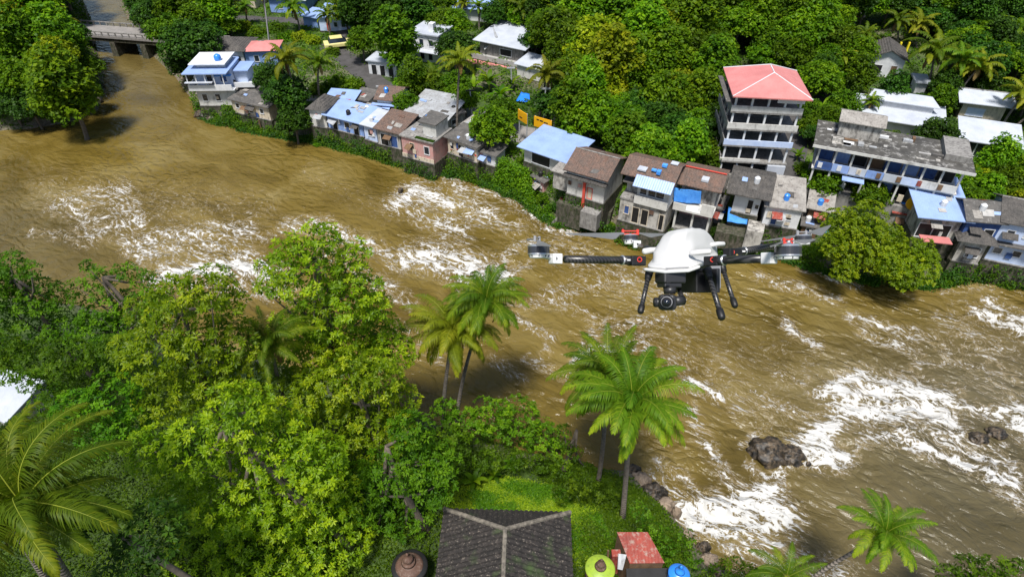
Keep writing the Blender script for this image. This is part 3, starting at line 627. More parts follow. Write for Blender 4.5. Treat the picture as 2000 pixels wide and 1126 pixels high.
# ---------------------------------------------------------------- buildings
FRONTS = []; FOOT = []            # world footprints kept clear of plants
M['shop_roof'] = surf('shop_roof', (.10,.095,.085), (.045,.043,.04), dirt=(.42,.41,.39), amount=.8, scale=.5, grime=1.3, dirt_lo=.52)
def window(e, x, y, z, w_, h_, axis_='x', out=-1, pane='glass', frame='white', name='window'):
    """frame with a dark pane set on a wall; axis_ x: wall runs along x and faces out*y; axis_ y: wall along y, faces out*x"""
    f = MB(); t = .09; o = out*.05
    def bx(mb, a0, z0, a1, z1, d0, d1):
        lo, hi = min(d0, d1), max(d0, d1)
        if axis_ == 'x': mb.box(x+a0, y+lo, z+z0, x+a1, y+hi, z+z1)
        else: mb.box(x+lo, y+a0, z+z0, x+hi, y+a1, z+z1)
    bx(f, -w_/2-t, 0, -w_/2, h_, -out*.02, o); bx(f, w_/2, 0, w_/2+t, h_, -out*.02, o)
    bx(f, -w_/2-t, h_, w_/2+t, h_+t, -out*.02, o); bx(f, -w_/2-t, -t, w_/2+t, 0, -out*.02, o*1.8)
    fo = f.build(name, M[frame], e); p = MB(); bx(p, -w_/2+.002, .002, w_/2-.002, h_-.002, -out*.02, out*.02); p.build('pane' if name == 'window' else 'door_leaf', M[pane], fo)
def roof_mesh(kind, Lx, Ly, h, over, rise, th=.12):
    m = MB(); x0, x1, y0, y1 = -over, Lx+over, -over, Ly+over
    if kind == 'flat': m.box(x0, y0, h, x1, y1, h+.22)
    elif kind == 'shed': m.slab([(x0,y0,h+.1),(x1,y0,h+.1),(x1,y1,h+.1+rise),(x0,y1,h+.1+rise)], th)
    elif kind == 'shedback': m.slab([(x0,y0,h+.1+rise),(x1,y0,h+.1+rise),(x1,y1,h+.1),(x0,y1,h+.1)], th)
    elif kind == 'gable':
        ym = (y0+y1)/2; z = h+.08; m.slab([(x0,y0,z),(x1,y0,z),(x1,ym,z+rise),(x0,ym,z+rise)], th); m.slab([(x0,ym+.002,z+rise),(x1,ym+.002,z+rise),(x1,y1,z),(x0,y1,z)], th)
    elif kind == 'gabley':
        xm = (x0+x1)/2; z = h+.08; m.slab([(x0,y0,z),(xm,y0,z+rise),(xm,y1,z+rise),(x0,y1,z)], th); m.slab([(xm+.002,y0,z+rise),(x1,y0,z),(x1,y1,z),(xm+.002,y1,z+rise)], th)
    elif kind == 'hip':
        z = h+.05; k = min(x1-x0, y1-y0)/2*.95; ym = (y0+y1)/2; xm = (x0+x1)/2
        A, B, C_, D = (x0,y0,z),(x1,y0,z),(x1,y1,z),(x0,y1,z)
        if x1-x0 >= y1-y0: P, Q = (x0+k,ym,z+rise),(x1-k,ym,z+rise); fs = [(0,1,5,4),(2,3,4,5),(1,2,5),(3,0,4)]
        else: P, Q = (xm,y0+k,z+rise),(xm,y1-k,z+rise); fs = [(0,1,4),(1,2,5,4),(2,3,5),(3,0,4,5)]
        m.add([A,B,C_,D,P,Q], fs+[(3,2,1,0)])
    return m
def house(p1, p2, depth, h, roof, wallm, roofm, label, z=None, over=.45, rise=1.2, wins=(), found=2.6, name='house', cat='house', group=None, fm='stone', hasroof=True):
    if z is None: a, b = hit(*p1), hit(*p2); z = (a.z+b.z)/2
    a = Vector((*W(*p1, z), z)); b = Vector((*W(*p2, z), z))
    u = (b-a).normalized(); L = (b-a).length; rz = math.atan2(u.y, u.x)
    e = empty(name, a, rz, label, cat, group); v = Vector((-u.y, u.x, 0))
    FOOT.append([tuple((a-u*.5-v*.8).xy), tuple((b+u*.5-v*.8).xy), tuple((b+u*.5+v*(depth+.5)).xy), tuple((a-u*.5+v*(depth+.5)).xy)])
    FRONTS.append((a, b, z, found, v.copy()))
    m = MB(); m.box(0, 0, 0, L, depth, h)
    if roof == 'gable':
        m.prism([(.02,h),(depth-.02,h),(depth/2,h+rise*depth/(depth+2*over)-.06)], .01, L-.01)
    if roof == 'gabley': m.add([(.02,.01,h),(L-.02,.01,h),(L/2,.01,h+rise*.85),(.02,depth-.01,h),(L-.02,depth-.01,h),(L/2,depth-.01,h+rise*.85)], [(0,1,2),(5,4,3),(0,2,5,3),(1,4,5,2)])
    if roof in ('shed', 'shedback'):
        k = rise*.9; f0, f1 = (h, h+k) if roof == 'shed' else (h+k, h)
        m.add([(.01,.01,h-.01),(L-.01,.01,h-.01),(L-.01,depth-.01,h-.01),(.01,depth-.01,h-.01),(.01,.01,f0),(L-.01,.01,f0),(L-.01,depth-.01,f1),(.01,depth-.01,f1)], [(3,2,1,0),(4,5,6,7),(0,1,5,4),(1,2,6,5),(2,3,7,6),(3,0,4,7)])
    m.build('wall', M[wallm], e)
    if found: f = MB(); f.box(-.12, -.12, -found, L+.12, depth+.12, -.004); f.build('foundation', M[fm], e)
    if hasroof and roofm: ro = roof_mesh(roof, L, depth, h, over, rise).build('roof', M[roofm], e)
    if hasroof and roofm and roof in ('gable', 'hip') and L > 4:
        y = depth/2; rz_ = h+.09+rise; g = min(L+2*over, depth+2*over)/2*.95 if roof == 'hip' else 0
        if roof == 'gable' or L >= depth: q = MB(); q.tube([(-over+g, y, rz_),(L+over-g, y, rz_)], .10, 6); q.build('ridge', M['concrete'], ro)
    for wd in wins:
        face, fx, zz_, ww, hh = wd[:5]; pane = wd[5] if len(wd) > 5 else 'glass'; fr = wd[6] if len(wd) > 6 else 'white'; nm = 'door' if zz_ <= .05 else 'window'
        if face == 'f': window(e, L*fx, 0, zz_, ww, hh, 'x', -1, pane, fr, nm)
        elif face == 'l': window(e, 0, depth*fx, zz_, ww, hh, 'y', -1, pane, fr, nm)
        else: window(e, L, depth*fx, zz_, ww, hh, 'y', 1, pane, fr, nm)
    if group == 'weathered houses along the riverbank' and hasroof and roofm:
        cr = random.Random(int(p1[0])*7+int(p1[1])); yt = depth+2*over
        def rz_at(x, y):
            q = (y+over)/yt
            if roof == 'shed': return h+.1+rise*q
            if roof == 'gable': return h+.08+rise*(1-abs(2*q-1))
            if roof == 'flat': return h+.22
            return None
        for k in range(int(2+L*.55)):
            x, y, a_, b_ = cr.uniform(.2, max(.3, L-1.2)), cr.uniform(-.1, depth*.8), cr.uniform(.4, 1.3), cr.uniform(.4, 1.0)
            zz0, zz1 = rz_at(x, y), rz_at(x, y+b_)
            if zz0 is None or (roof == 'gable' and y < depth/2 < y+b_): continue
            g_ = .03+.02*k; sk = cr.uniform(-.2, .2); q = MB(); q.slab([(x,y,zz0+g_),(x+a_,y+sk,zz0+g_),(x+a_+sk,y+b_,zz1+g_),(x+sk,y+b_,zz1+g_)], .025)
            q.build('roof_patch', M[cr.choice(['metal_grey','metal_grey','tile_grey','rust_red','metal_blue','asbestos','slab_dark','rust_brown','concrete_light'])], e)
        for k in range(cr.choice([0,1,1,2])):
            x = cr.uniform(.2, max(.3, L-1.6)); a_ = cr.uniform(1.0, 1.9); zt_ = h*cr.uniform(.62, .8); q = MB(); q.slab([(x,-cr.uniform(.8,1.3),zt_-.25),(x+a_,-cr.uniform(.8,1.3),zt_-.3),(x+a_,-.07,zt_+.1),(x,-.07,zt_+.1)], .03)
            q.build('awning', M[cr.choice(['metal_grey','tile_grey','rust_red','metal_blue','asbestos','slab_dark','wood'])], e)
        for k in range(cr.choice([0,1,1])):
            x, y = cr.uniform(.5, max(.6, L-.6)), depth*.25; z_ = rz_at(x, y)
            if z_: q = MB(); q.lathe([(.34,-.1),(.36,.6),(.2,.75),(.12,.8)], 12); q.build('roof_tank', M[cr.choice(['black','blue_plastic','white'])], e, loc=(x, y, z_))
        for k in range(cr.choice([1,2,3])):
            x = cr.uniform(.1, max(.2, L-.8)); zb = cr.uniform(.2, h-1.1); q = MB(); q.box(x,-.16,zb,x+cr.uniform(.3,.7),-.13,zb+cr.uniform(.4,.9)); q.build('laundry', M[cr.choice(['rust_brown','whiteblue','white','cream','bluedark','pink','plaster'])], e)
        q = MB(); y0_ = -.02; q.box(-.05, -.18, .0, L+.05, -.01, .14); q.build('ledge', M['concrete'], e)
    return e, L
def part(e, name, mat, boxes, bevel=0):
    m = MB()
    for b in boxes: m.box(*b)
    return m.build(name, M[mat], e, bevel)
def sheet(name, corners, mat, label, cat, group=None, th=.06, sag=0, n=8):
    """a cloth or metal sheet from four world corners (fl, fr, br, bl)"""
    c = [Vector(p) for p in corners]; o = sum(c, Vector())/4; V = []
    for s in (0, -th):
        for i in range(n+1):
            for j in range(n+1):
                a, b = i/n, j/n; p = (c[0].lerp(c[1], a)).lerp(c[3].lerp(c[2], a), b)-o
                p.z += s - sag*16*a*(1-a)*b*(1-b) + sag*.35*math.sin(9*a+2*b)*math.sin(7*b+a*3); V.append(p)
    N_ = (n+1)**2; F = [(i*(n+1)+j, (i+1)*(n+1)+j, (i+1)*(n+1)+j+1, i*(n+1)+j+1) for i in range(n) for j in range(n)]
    F += [tuple(N_+k for k in f[::-1]) for f in F]
    ed = [(i, 0) for i in range(n+1)] + [(n, j) for j in range(1, n+1)] + [(i, n) for i in range(n-1, -1, -1)] + [(0, j) for j in range(n-1, 0, -1)]
    idx = [i*(n+1)+j for i, j in ed]; F += [(idx[k], N_+idx[k], N_+idx[(k+1)%len(idx)], idx[(k+1)%len(idx)]) for k in range(len(idx))]
    ob = link(name, np_mesh(name, V, F, M[mat], bool(sag)), None, o); return tag(ob, label, cat, group)
def P3(px, py, z): return Vector((*W(px, py, z), z))
G1 = 'weathered houses along the riverbank'; G2 = 'houses on the green hillside'
# --- white blue complex at the far left of the bank
e, L = house((392,207),(470,206), 6, 3.0, 'flat', 'plaster', 'concrete', 'white balconied villa with blue panels on the river point, beside the bridge trees', z=2.6, wins=[('f',.18,.9,.8,1.2),('f',.5,.9,.8,1.2),('l',.5,.9,.9,1.2)], group=G1, found=3.5)
part(e, 'upper_storey', 'whiteblue', [(.4,.8,3.22,L-.6,6,6.0)])
part(e, 'balcony', 'white', [(-.6,-1.0,3.22,L-.2,-.85,4.1),(-.6,-1.0,3.1,L+.1,.8,3.24),(-.6,-.9,3.22,-.45,1.6,4.1)])
part(e, 'canopy', 'metal_blue', [(-.9,-1.3,6.02,L-.4,6.2,6.2)])
part(e, 'upper_canopy', 'white', [(-.2,.6,6.9,L-1,6.4,7.05),(.6,1.6,6.2,L-1.4,6.0,6.9)])
for k in range(5): part(e, 'column', 'white', [(-.5+k*1.5,-.95,3.24,-.36+k*1.5,-.81,6.0)])
window(e, L*.72, .8, 4.0, 1.0, 1.3, pane='bluedark'); window(e, L*.38, .8, 3.3, .9, 1.9, name='door')
wt = MB(); wt.s = True; wt.lathe([(.55,0),(.6,.3),(.55,.8),(.3,1.0),(.15,1.08)], 14); wt.build('water_tank', M['blue_plastic'], e, loc=(L*.62, 2.5, 7.05))
part(e, 'wing', 'plaster', [(L-.4,1.0,-.2,L+3.6,5.0,2.6)]); part(e, 'wing_roof', 'slab_dark', [(L-.2,.4,2.6,L+4.2,5.4,2.75)]); part(e, 'walkway', 'white', [(L-.19,.2,3.3,L+3.2,.4,4.0),(L+3.0,.41,3.3,L+3.2,4.6,4.0),(L-.19,.2,3.16,L+3.2,4.6,3.29)])
part(e, 'side_block', 'whiteblue', [(L-.5,2.2,3.3,L+1.6,5.8,5.4)]); part(e, 'side_canopy', 'metal_blue', [(L-.4,1.6,5.4,L+2.2,6.0,5.55)]); window(e, L+2.4, 1.0, .8, .9, 1.2)
part(e, 'lower_canopy', 'metal_white', [(-.8,-1.5,4.6,L*.55,-.95,4.72)]); part(e, 'awning', 'tarp_light', [(L*.5,.0,5.2,L*.95,.78,5.3)])
e, L = house((408,133),(482,134), 6.5, 3.4, 'hip', 'white', 'tile_grey', 'white block house under a grey tiled roof, behind the balconied villa', over=.7, rise=1.4, wins=[('f',.86,1.2,.9,1.1),('l',.5,1.2,.9,1.1)], group=G1)
part(e, 'terrace', 'white', [(-1.8,-3.2,-1.4,L+1,-.12,-1.1),(-1.8,-3.2,-1.1,L+1,-3.05,-.4)])
e, L = house((484,130),(545,128), 5, 2.9, 'hip', 'blueplaster', 'metal_red', 'sky-blue house under a low red roof, beside the tall leaning palm', over=.5, rise=.9, wins=[('f',.35,.9,.8,1.1),('f',.7,.9,.8,1.1)], group=G1)
e, L = house((398,208),(448,214), 3, 2.4, 'shed', 'cream', 'asbestos', 'small beige boathouse below the balconied villa, right at the waterline', z=1.6, rise=.6, wins=[('f',.2,.5,.8,1.5)], group=G1, found=2.5)
e, L = house((458,219),(530,236), 3.5, 2.4, 'shed', 'cream', 'slab_dark', 'long low beige house on stilts left of the dark round tree', z=2.4, rise=.5, wins=[('f',.15,1.0,.7,.8),('f',.5,.7,.8,1.3),('f',.8,1.0,.7,.8)], group=G1, found=2.8)
part(e, 'stilt', 'wood', [(L*.7,-.5,-3.2,L*.7+.15,-.35,-.1)])
# --- riverside row, first stretch
e, L = house((610,246),(640,250), 4.5, 3.0, 'hip', 'plaster', 'tile_grey', 'small white house with a curling dark tile roof, right of the leaning palm', z=3.2, rise=1.3, wins=[('f',.55,1.3,.6,.9)], group=G1, found=3.4)
e, L = house((643,250),(712,268), 4.0, 2.4, 'shed', 'blueplaster', 'metal_blue', 'low blue shed with a long pale blue tin roof over the stone embankment', z=3.2, rise=.7, over=.6, wins=[('f',.2,.05,.9,1.9,'black'),('f',.55,.8,.9,1.0),('f',.8,.05,.9,1.9,'black')], group=G1, found=3.4)
e, L = house((640,222),(690,226), 3.5, 2.2, 'shed', 'plaster_dirty', 'metal_blue', 'blue tin roofed lean-to behind the long blue shed', rise=.5, group=G1)
e, L = house((714,272),(738,279), 4.0, 2.6, 'shed', 'whiteblue', 'metal_white', 'narrow pale house with a white tin roof squeezed between blue and pink roofs', z=3.0, rise=.7, wins=[('f',.5,.9,.8,1.0)], group=G1, found=3.2)
e, L = house((740,281),(784,292), 4.5, 2.7, 'shed', 'plaster_dirty', 'tile_brown', 'brick-red tiled hut with a dark open front over the water arches', z=3.0, rise=1.0, wins=[('f',.3,.05,1.3,1.9,'black'),('f',.72,.05,1.2,1.9,'bluedark')], group=G1, found=3.2)
e, L = house((742,234),(783,238), 5.0, 3.6, 'gable', 'white', 'tile_brown', 'white two-window house with twin tiled roofs above the pink hut', rise=1.2, wins=[('f',.38,1.5,.7,1.1),('f',.75,1.5,.7,1.1)], group=G1)
part(e, 'awning', 'metal_blue', [(-.8,-.9,2.9,L+.3,-.1,3.0)])
e, L = house((798,252),(872,268), 6.5, 2.8, 'shed', 'plaster_dirty', 'metal_grey', 'broad workshop under patched silver-grey sheet roofing', rise=1.0, over=.6, wins=[('f',.3,.05,1.4,1.9,'black'),('f',.7,1.0,.8,.9)], group=G1)
e, L = house((870,262),(905,250), 5, 2.6, 'flat', 'plaster_dirty', 'slab_dark', 'dark flat-roofed block beside the slim grey palm trunk', rise=.3, wins=[('f',.5,1.0,.8,.9)], group=G1)
e, L = house((788,305),(848,321), 5.0, 3.4, 'flat', 'pink', 'concrete', 'pink walled house with a mossy flat roof edge over the water', z=2.6, over=.25, wins=[('f',.33,1.5,.7,1.1,'glass','cream'),('f',.8,1.4,.8,1.2,'glass','white')], group=G1, found=3.2)
part(e, 'base_course', 'cream', [(-.05,-.1,-.3,L+.05,-.02,.7)]); part(e, 'roof_moss', 'leaf_mid', [(L*.45,-.1,3.63,L+.2,.5,3.75)]); part(e, 'rooftop_room', 'plaster', [(L*.55,1.5,3.63,L-.2,4.8,5.6)]); part(e, 'room_roof', 'slab_dark', [(L*.45,1.2,5.6,L,5.0,5.75)])
e, L = house((876,298),(932,318), 4.0, 2.6, 'shed', 'cream', 'slab_dark', 'cream house splashed with red marks behind the slim palm trunk', z=3.6, rise=.4, wins=[('f',.15,.9,.6,1.0,'glass','cream'),('f',.45,.05,.8,1.9,'black','cream'),('f',.8,.9,.8,1.0,'glass','cream')], group=G1, found=3.4)
for k, fx in enumerate((.08,.3,.62,.68,.93)): part(e, 'red_mark', 'red', [(L*fx,-.03,.6+.4*(k%3),L*fx+.3,-.008,.9+.4*(k%3))])
e, L = house((936,316),(968,326), 2.6, 1.9, 'shed', 'white', 'slab_dark', 'tiny white and pink hut at the end of the cream house', z=3.4, rise=.3, group=G1, found=2.8)
part(e, 'pink_panel', 'pink', [(.05,-.04,.05,L*.25,-.006,1.8)])
# --- small shacks squeezed in behind the first row
SH = [((692,214),(722,220),3.2,2.0,'shed','plaster_dirty','slab_dark','dark roofed shed with plants on it behind the long blue shed'),
 ((705,246),(728,250),3.0,2.4,'flat','plaster_dirty','concrete','bare concrete hut between the tile-roofed white house and the long blue shed'),
 ((826,296),(846,302),3.0,5.0,'shed','plaster','slab_dark','tall narrow grey annex at the right end of the pink house'),
 ((905,268),(925,276),3.0,2.2,'shed','plaster','asbestos','pale hut with a curling sheet roof behind the cream house'),
 ((760,262),(786,268),3.2,2.4,'shed','red','metal_red','red-sided hut behind the brick-red tiled one'),
 ((1070,345),(1092,352),2.6,2.0,'shed','plaster_dirty','metal_blue','tiny hut with a blue sheet lid left of the house with the red drainpipe'),
 ((1040,365),(1062,378),2.4,1.8,'shed','pink','slab_dark','low pinkish ruin sunk in creepers on the centre bank'),
 ((1385,400),(1404,404),3.0,2.4,'shed','plaster_dirty','tile_grey','narrow grey-tiled link between the tarpaulin house and the curved roof'),
 ((1380,430),(1404,436),3.0,2.2,'flat','concrete','concrete','bare concrete terrace room beside the small bright round tree'),
 ((1735,440),(1768,446),4.0,2.0,'shed','wood','rust_red','rusty tin kiosk between the bright riverside tree and the blue metal roof'),
 ((1560,462),(1590,468),3.0,1.8,'shed','wood','slab_dark','low dark hut on the bank behind the right rotor of the drone')]
for a1, a2, dp_, hh_, rk, wm_, rm_, lb in SH: house(a1, a2, dp_, hh_, rk, wm_, rm_, lb, rise=.5, over=.3, group=G1, wins=[('f',.5,.6,.7,.9)])
# --- the big blue metal roof
zt = 9.0
e, L = house((1024,314),(1106,343), 5.2, 2.3, 'shed', 'plaster', 'metal_blue', 'pale blue flat metal roof hall on white posts near the yellow hoarding', z=5.2, over=.8, rise=.7, wins=[('r',.2,.6,1.0,1.6,'black'),('r',.5,.6,1.0,1.6,'black'),('r',.8,.6,1.0,1.6,'black'),('f',.4,.3,3.0,2.0,'black')], group=None, found=3)
# --- second stretch
e, L = house((1107,377),(1178,398), 6.2, 3.6, 'gable', 'plaster', 'tile_brown', 'cream-white house with a two-level tiled roof and a red drainpipe', z=5.0, rise=1.5, over=.5, wins=[('f',.62,.2,.6,1.5,'cream','red')], group=G1, found=4.0)
part(e, 'front_roof', 'tile_grey', [(-.5,-.9,2.9,L+.4,.0,3.05)]); part(e, 'red_pipe', 'red', [(L*.45,-.35,-1.6,L*.45+.35,-.15,2.9)]); part(e, 'annex', 'plaster_dirty', [(-2.4,.6,-.2,-.02,4.4,2.4)]); part(e, 'annex_roof', 'asbestos', [(-2.7,.3,2.4,-.03,4.7,2.52)])
part(e, 'terrace', 'concrete', [(L*.55,-1.7,-3.4,L,-.3,-.9)]); part(e, 'lower_wall', 'stone', [(-1.0,-.9,-4.6,L*.5,-.1,-1.2)])
e, L = house((1207,428),(1295,452), 5.6, 3.2, 'flat', 'plaster_dirty', 'concrete', 'white three-level house with a glassy awning and messy brown tiles, widest on the bank', z=3.6, over=.1, wins=[('f',.16,1.2,.55,1.1,'bluedark','cream'),('f',.36,.2,.8,2.2,'black','cream'),('f',.56,.2,.8,2.2,'black','cream'),('f',.92,.1,.5,2.2,'black','cream')], group=G1, found=3.4)
part(e, 'upper_storey', 'plaster', [(L*.32,.25,3.42,L-.05,5.6,6.3)]); part(e, 'upper_wall', 'plaster', [(L*.3,-.35,3.22,L,-.15,4.3)]); part(e, 'side_roof', 'slab_dark', [(-.2,.6,5.2,L*.32,5.4,5.35)]); part(e, 'side_room', 'plaster_dirty', [(.1,1.8,3.42,L*.31,5.4,5.2)])
rm = MB(); rm.slab([(L*.26,-1.0,6.0),(L+.3,-1.0,6.0),(L+.3,.3,6.9),(L*.26,.3,6.9)], .08); rm.build('awning', M['metal_blue'], e)
rm = MB(); rm.slab([(-.5,.31,6.5),(L+.3,.31,6.5),(L+.3,3.2,7.7),(-.5,3.2,7.7)], .12); rm.slab([(-.5,3.21,7.7),(L+.3,3.21,7.7),(L+.3,6.3,6.5),(-.5,6.3,6.5)], .12); rm.build('roof', M['tile_brown'], e)
window(e, L*.45, .25, 4.4, .8, .9); window(e, L*.63, .25, 4.4, .9, .9); window(e, L*.8, .25, 4.4, 1.0, 1.1)
part(e, 'rooftop_junk', 'tarp_light', [(L*.62,1.0,7.05,L*.7,1.6,7.5),(L*.5,1.3,7.2,L*.6,1.7,7.4),(L*.66,2.3,7.5,L*.76,2.8,7.8)]); part(e, 'roof_patch', 'metal_white', [(L*.22,1.0,7.02,L*.4,2.0,7.2),(L*.8,3.0,7.75,L*.95,3.8,7.85)])
e, L = house((1312,446),(1378,462), 5.0, .25, 'flat', 'concrete', None, 'open-fronted house with a bright blue tarpaulin sagging below brown tiles', z=3.2, group=G1, found=3.0)
for fx in (0, .5, .96): part(e, 'column', 'plaster', [(L*fx,-.1,.26,L*fx+.25,.15,3.2)])
part(e, 'floor_slab', 'plaster', [(-.3,-.6,3.2,L+.3,5,3.45)]); part(e, 'back_wall', 'pink', [(0,3.6,.26,L,4.9,3.2)]); part(e, 'upper_room', 'plaster_dirty', [(0,1.6,3.45,L,5,6.2)]); part(e, 'railing', 'plaster', [(-.3,-.6,3.46,L*.3,-.45,4.2)]); part(e, 'balcony_screen', 'plaster', [(L*.72,-.6,3.46,L+.3,-.45,4.8)])
rm = MB(); rm.slab([(-.5,.6,6.2),(L+.6,.6,6.2),(L+.6,3.4,7.2),(-.5,3.4,7.2)], .12); rm.slab([(-.5,3.41,7.2),(L+.6,3.41,7.2),(L+.6,6.2,6.4),(-.5,6.2,6.4)], .12); rm.build('roof', M['tile_brown'], e); part(e, 'gutter', 'red', [(-.4,3.2,7.26,L+.5,3.4,7.34)]); part(e, 'roof_patch', 'metal_white', [(L*.5,1.5,6.62,L*.7,2.5,6.9)])
TL = sheet('tarpaulin', [P3(1316,393,7.0),P3(1368,398,7.0),P3(1370,374,8.9),P3(1316,366,8.9)], 'tarp_light', 'bright blue tarpaulin sagging from the brown tiled eaves, left of the small bright tree', 'tarpaulin', 'blue tarpaulins on the bank houses', sag=.25)
sheet('tarpaulin', [P3(1318,410,5.8),P3(1362,413,5.8),P3(1366,403,6.2),P3(1318,400,6.2)], 'tarp', 'dark blue tarpaulin strip on the balcony under the sagging one', 'tarpaulin', 'blue tarpaulins on the bank houses', sag=.1)
e, L = house((1428,412),(1478,422), 5.2, 3.0, 'gable', 'white', 'tile_grey', 'white house with a broad curved grey tile roof in front of the parked cars', z=5.4, over=1.1, rise=1.3, wins=[('f',.64,.05,.6,2.0,'black'),('f',.9,1.0,.4,.6)], group=G1, found=2.0)
part(e, 'lower_room', 'stone', [(-1.2,-2.2,-4.4,L,-.13,-2.0)]); part(e, 'side_terrace', 'plaster_dirty', [(L*.75,-2.6,-3.6,L+1.2,-.13,-.6)])
sheet('tarpaulin', [P3(1420,432,4.2),P3(1459,438,4.2),P3(1462,410,5.8),P3(1423,404,5.8)], 'tarp_light', 'square bright blue tarpaulin hung below the white house with curved roof', 'tarpaulin', 'blue tarpaulins on the bank houses', sag=.15)
sheet('tarpaulin', [P3(1418,441,2.6),P3(1432,444,2.6),P3(1436,430,4.2),P3(1421,426,4.2)], 'tarp', 'small dark blue tarpaulin flap under the square one', 'tarpaulin', 'blue tarpaulins on the bank houses', sag=.05)
e, L = house((1487,438),(1555,448), 5.0, 2.8, 'shed', 'white', 'asbestos', 'white cottage with a pale weathered sheet roof behind the drone rotor', z=4.6, rise=1.4, over=.35, wins=[('f',.3,.3,.6,1.4,'bluedark'),('f',.7,1.2,.5,.3)], group=G1, found=2.8)
e, L = house((1490,398),(1572,408), 3.0, 2.0, 'shed', 'plaster_dirty', 'slab_dark', 'long dark lean-to behind the white cottage with blue scraps on its roof', rise=.5, group=G1)
part(e, 'blue_scrap', 'tarp_light', [(L*.1,-.2,2.3,L*.3,.3,2.42),(L*.4,.0,2.34,L*.75,.25,2.45)])
e, L = house((1574,428),(1612,436), 3.0, 1.8, 'shed', 'wood', 'asbestos', 'collapsed grey shack with a torn sheet roof left of the bright riverside tree', z=4.4, rise=.6, group=G1)
sheet('tarpaulin', [P3(1485,484,1.2),P3(1556,482,1.2),P3(1556,456,3.0),P3(1484,447,3.0)], 'tarp', 'large deep blue tarpaulin spread under the white cottage, behind the drone rotor', 'tarpaulin', 'blue tarpaulins on the bank houses', sag=.2)
sheet('tarpaulin', [P3(1598,470,2.2),P3(1612,472,2.2),P3(1622,452,3.4),P3(1600,450,3.4)], 'tarp_light', 'crumpled blue tarpaulin at the left foot of the bright riverside tree', 'tarpaulin', 'blue tarpaulins on the bank houses', sag=.15)
# --- right end of the bank
e, L = house((1783,462),(1860,470), 6.5, 3.2, 'shed', 'plaster_dirty', 'metal_blue', 'open house under two sheets of pale blue metal roof, right of the bright tree', z=5.0, rise=1.3, over=.9, wins=[('f',.2,.2,1.6,1.8,'black'),('f',.6,.2,1.8,1.8,'black')], group=G1)
rm = MB(); rm.slab([(-2.6,6.6,4.3),(L-.5,7.2,4.3),(L-2.4,9.6,4.9),(-4.6,9.2,4.9)], .08); rm.build('rear_roof', M['metal_blue'], e); part(e, 'red_awning', 'metal_red', [(.2,-2.0,.7,L*.8,-.6,.8)])
e, L = house((1858,508),(1908,516), 6.0, 3.2, 'hip', 'plaster_dirty', 'tile_grey', 'grey house with a dark patched roof at the waterline, left of the twin white houses', z=3.0, rise=1.2, over=.8, wins=[('f',.6,.9,1.3,1.3)], group=G1, found=3.2)
e, L = house((1870,470),(1935,476), 4.5, 3.0, 'gable', 'bluedark', 'slab_dark', 'dark ridge roofed house behind the grey patched one', z=5.4, rise=1.3, wins=[('f',.75,.3,1.0,1.6,'black')], group=G1)
e, L = house((1918,505),(2010,524), 6.0, 5.4, 'gable', 'whiteblue', 'tile_grey', 'bluish white two-storey house with a dark roof at the right edge of the picture', z=3.2, rise=1.5, wins=[('f',.2,1.2,.8,.7),('f',.6,1.2,.8,.7),('f',.25,3.8,.7,.6),('f',.6,3.8,.7,.6)], group=G1, found=3.2)
part(e, 'storey_ledge', 'slab_dark', [(-.2,-.9,2.7,L+.2,-.02,2.85)])
e, L = house((2020,520),(2110,535), 6, 3.2, 'gable', 'white', 'tile_grey', 'white house beyond the bluish one', z=3.4, rise=1.4, group=G1, found=3)
# --- five-storey unfinished building with the red roof
za = 5.8; a = P3(1402, 338, za); b = P3(1516, 345, za); u = (b-a).normalized(); L = (b-a).length+.3; D_ = 8.6; v = Vector((-u.y, u.x, 0))
e = empty('apartment_building', a, math.atan2(u.y, u.x), 'tall unfinished concrete building with open floors and a faded red hipped roof', 'building')
FOOT.append([tuple((a-u-v*2).xy), tuple((b+u*1.5-v*2).xy), tuple((b+u*1.5+v*(D_+1)).xy), tuple((a-u+v*(D_+1)).xy)])
fh = 2.32; part(e, 'foundation', 'concrete', [(-.2,-.2,-3,L+.2,D_,-.01)])
for f in range(1, 5):
    z = f*fh; part(e, 'floor_slab', 'concrete', [(-.35,-.7,z-.22,L+.35,D_,z)])
    part(e, 'parapet', 'plaster' if f != 2 else 'whiteblue', [((L*.45 if f == 1 else -.35),-.7,z+.003,L+.35,-.55,z+.75)] if f > 1 else [(-.35,-.7,z+.003,L*.6,-.55,z+.4)])
    part(e, 'side_parapet', 'concrete', [(-.35,-.52,z+.003,-.2,D_,z+.7)])
part(e, 'stairwell', 'metal_white', [(L*.74,-1.0,0,L+.2,-.2,fh*1.0-.25)])
part(e, 'core_wall', 'concrete', [(.3,3.2,0,L-.3,D_-.2,fh*5-.1)])
for f in range(5):
    for k in range(5):
        x = L*k/4-(.15 if k == 4 else 0)
        if f == 0 and k in (3,): continue
        part(e, 'column', 'white', [(x-.02,-.45,f*fh+.004,x+.22,-.2,(f+1)*fh-.23)])
    for k in range(1, 4): part(e, 'inner_column', 'plaster_dirty', [(-.2,D_*k/4,f*fh+.004,.02,D_*k/4+.22,(f+1)*fh-.23)])
    for k in (0, 1, 2):
        if f > 0: window(e, L*(.22+.28*k), 3.2, f*fh+.2, 1.1, 1.5, pane='black', frame='concrete', name='doorway')
part(e, 'top_sign', 'white', [(L*.62,-.85,fh*5-.9,L+.2,-.72,fh*5-.05)])
z = fh*5; x0, x1, y0, y1 = -.7, L+.8, -1.6, D_-.8; xm = (x0+x1)/2+.6; ra, rb = (xm, y0+4.4, z+1.5), (xm, y1-2.2, z+1.5)
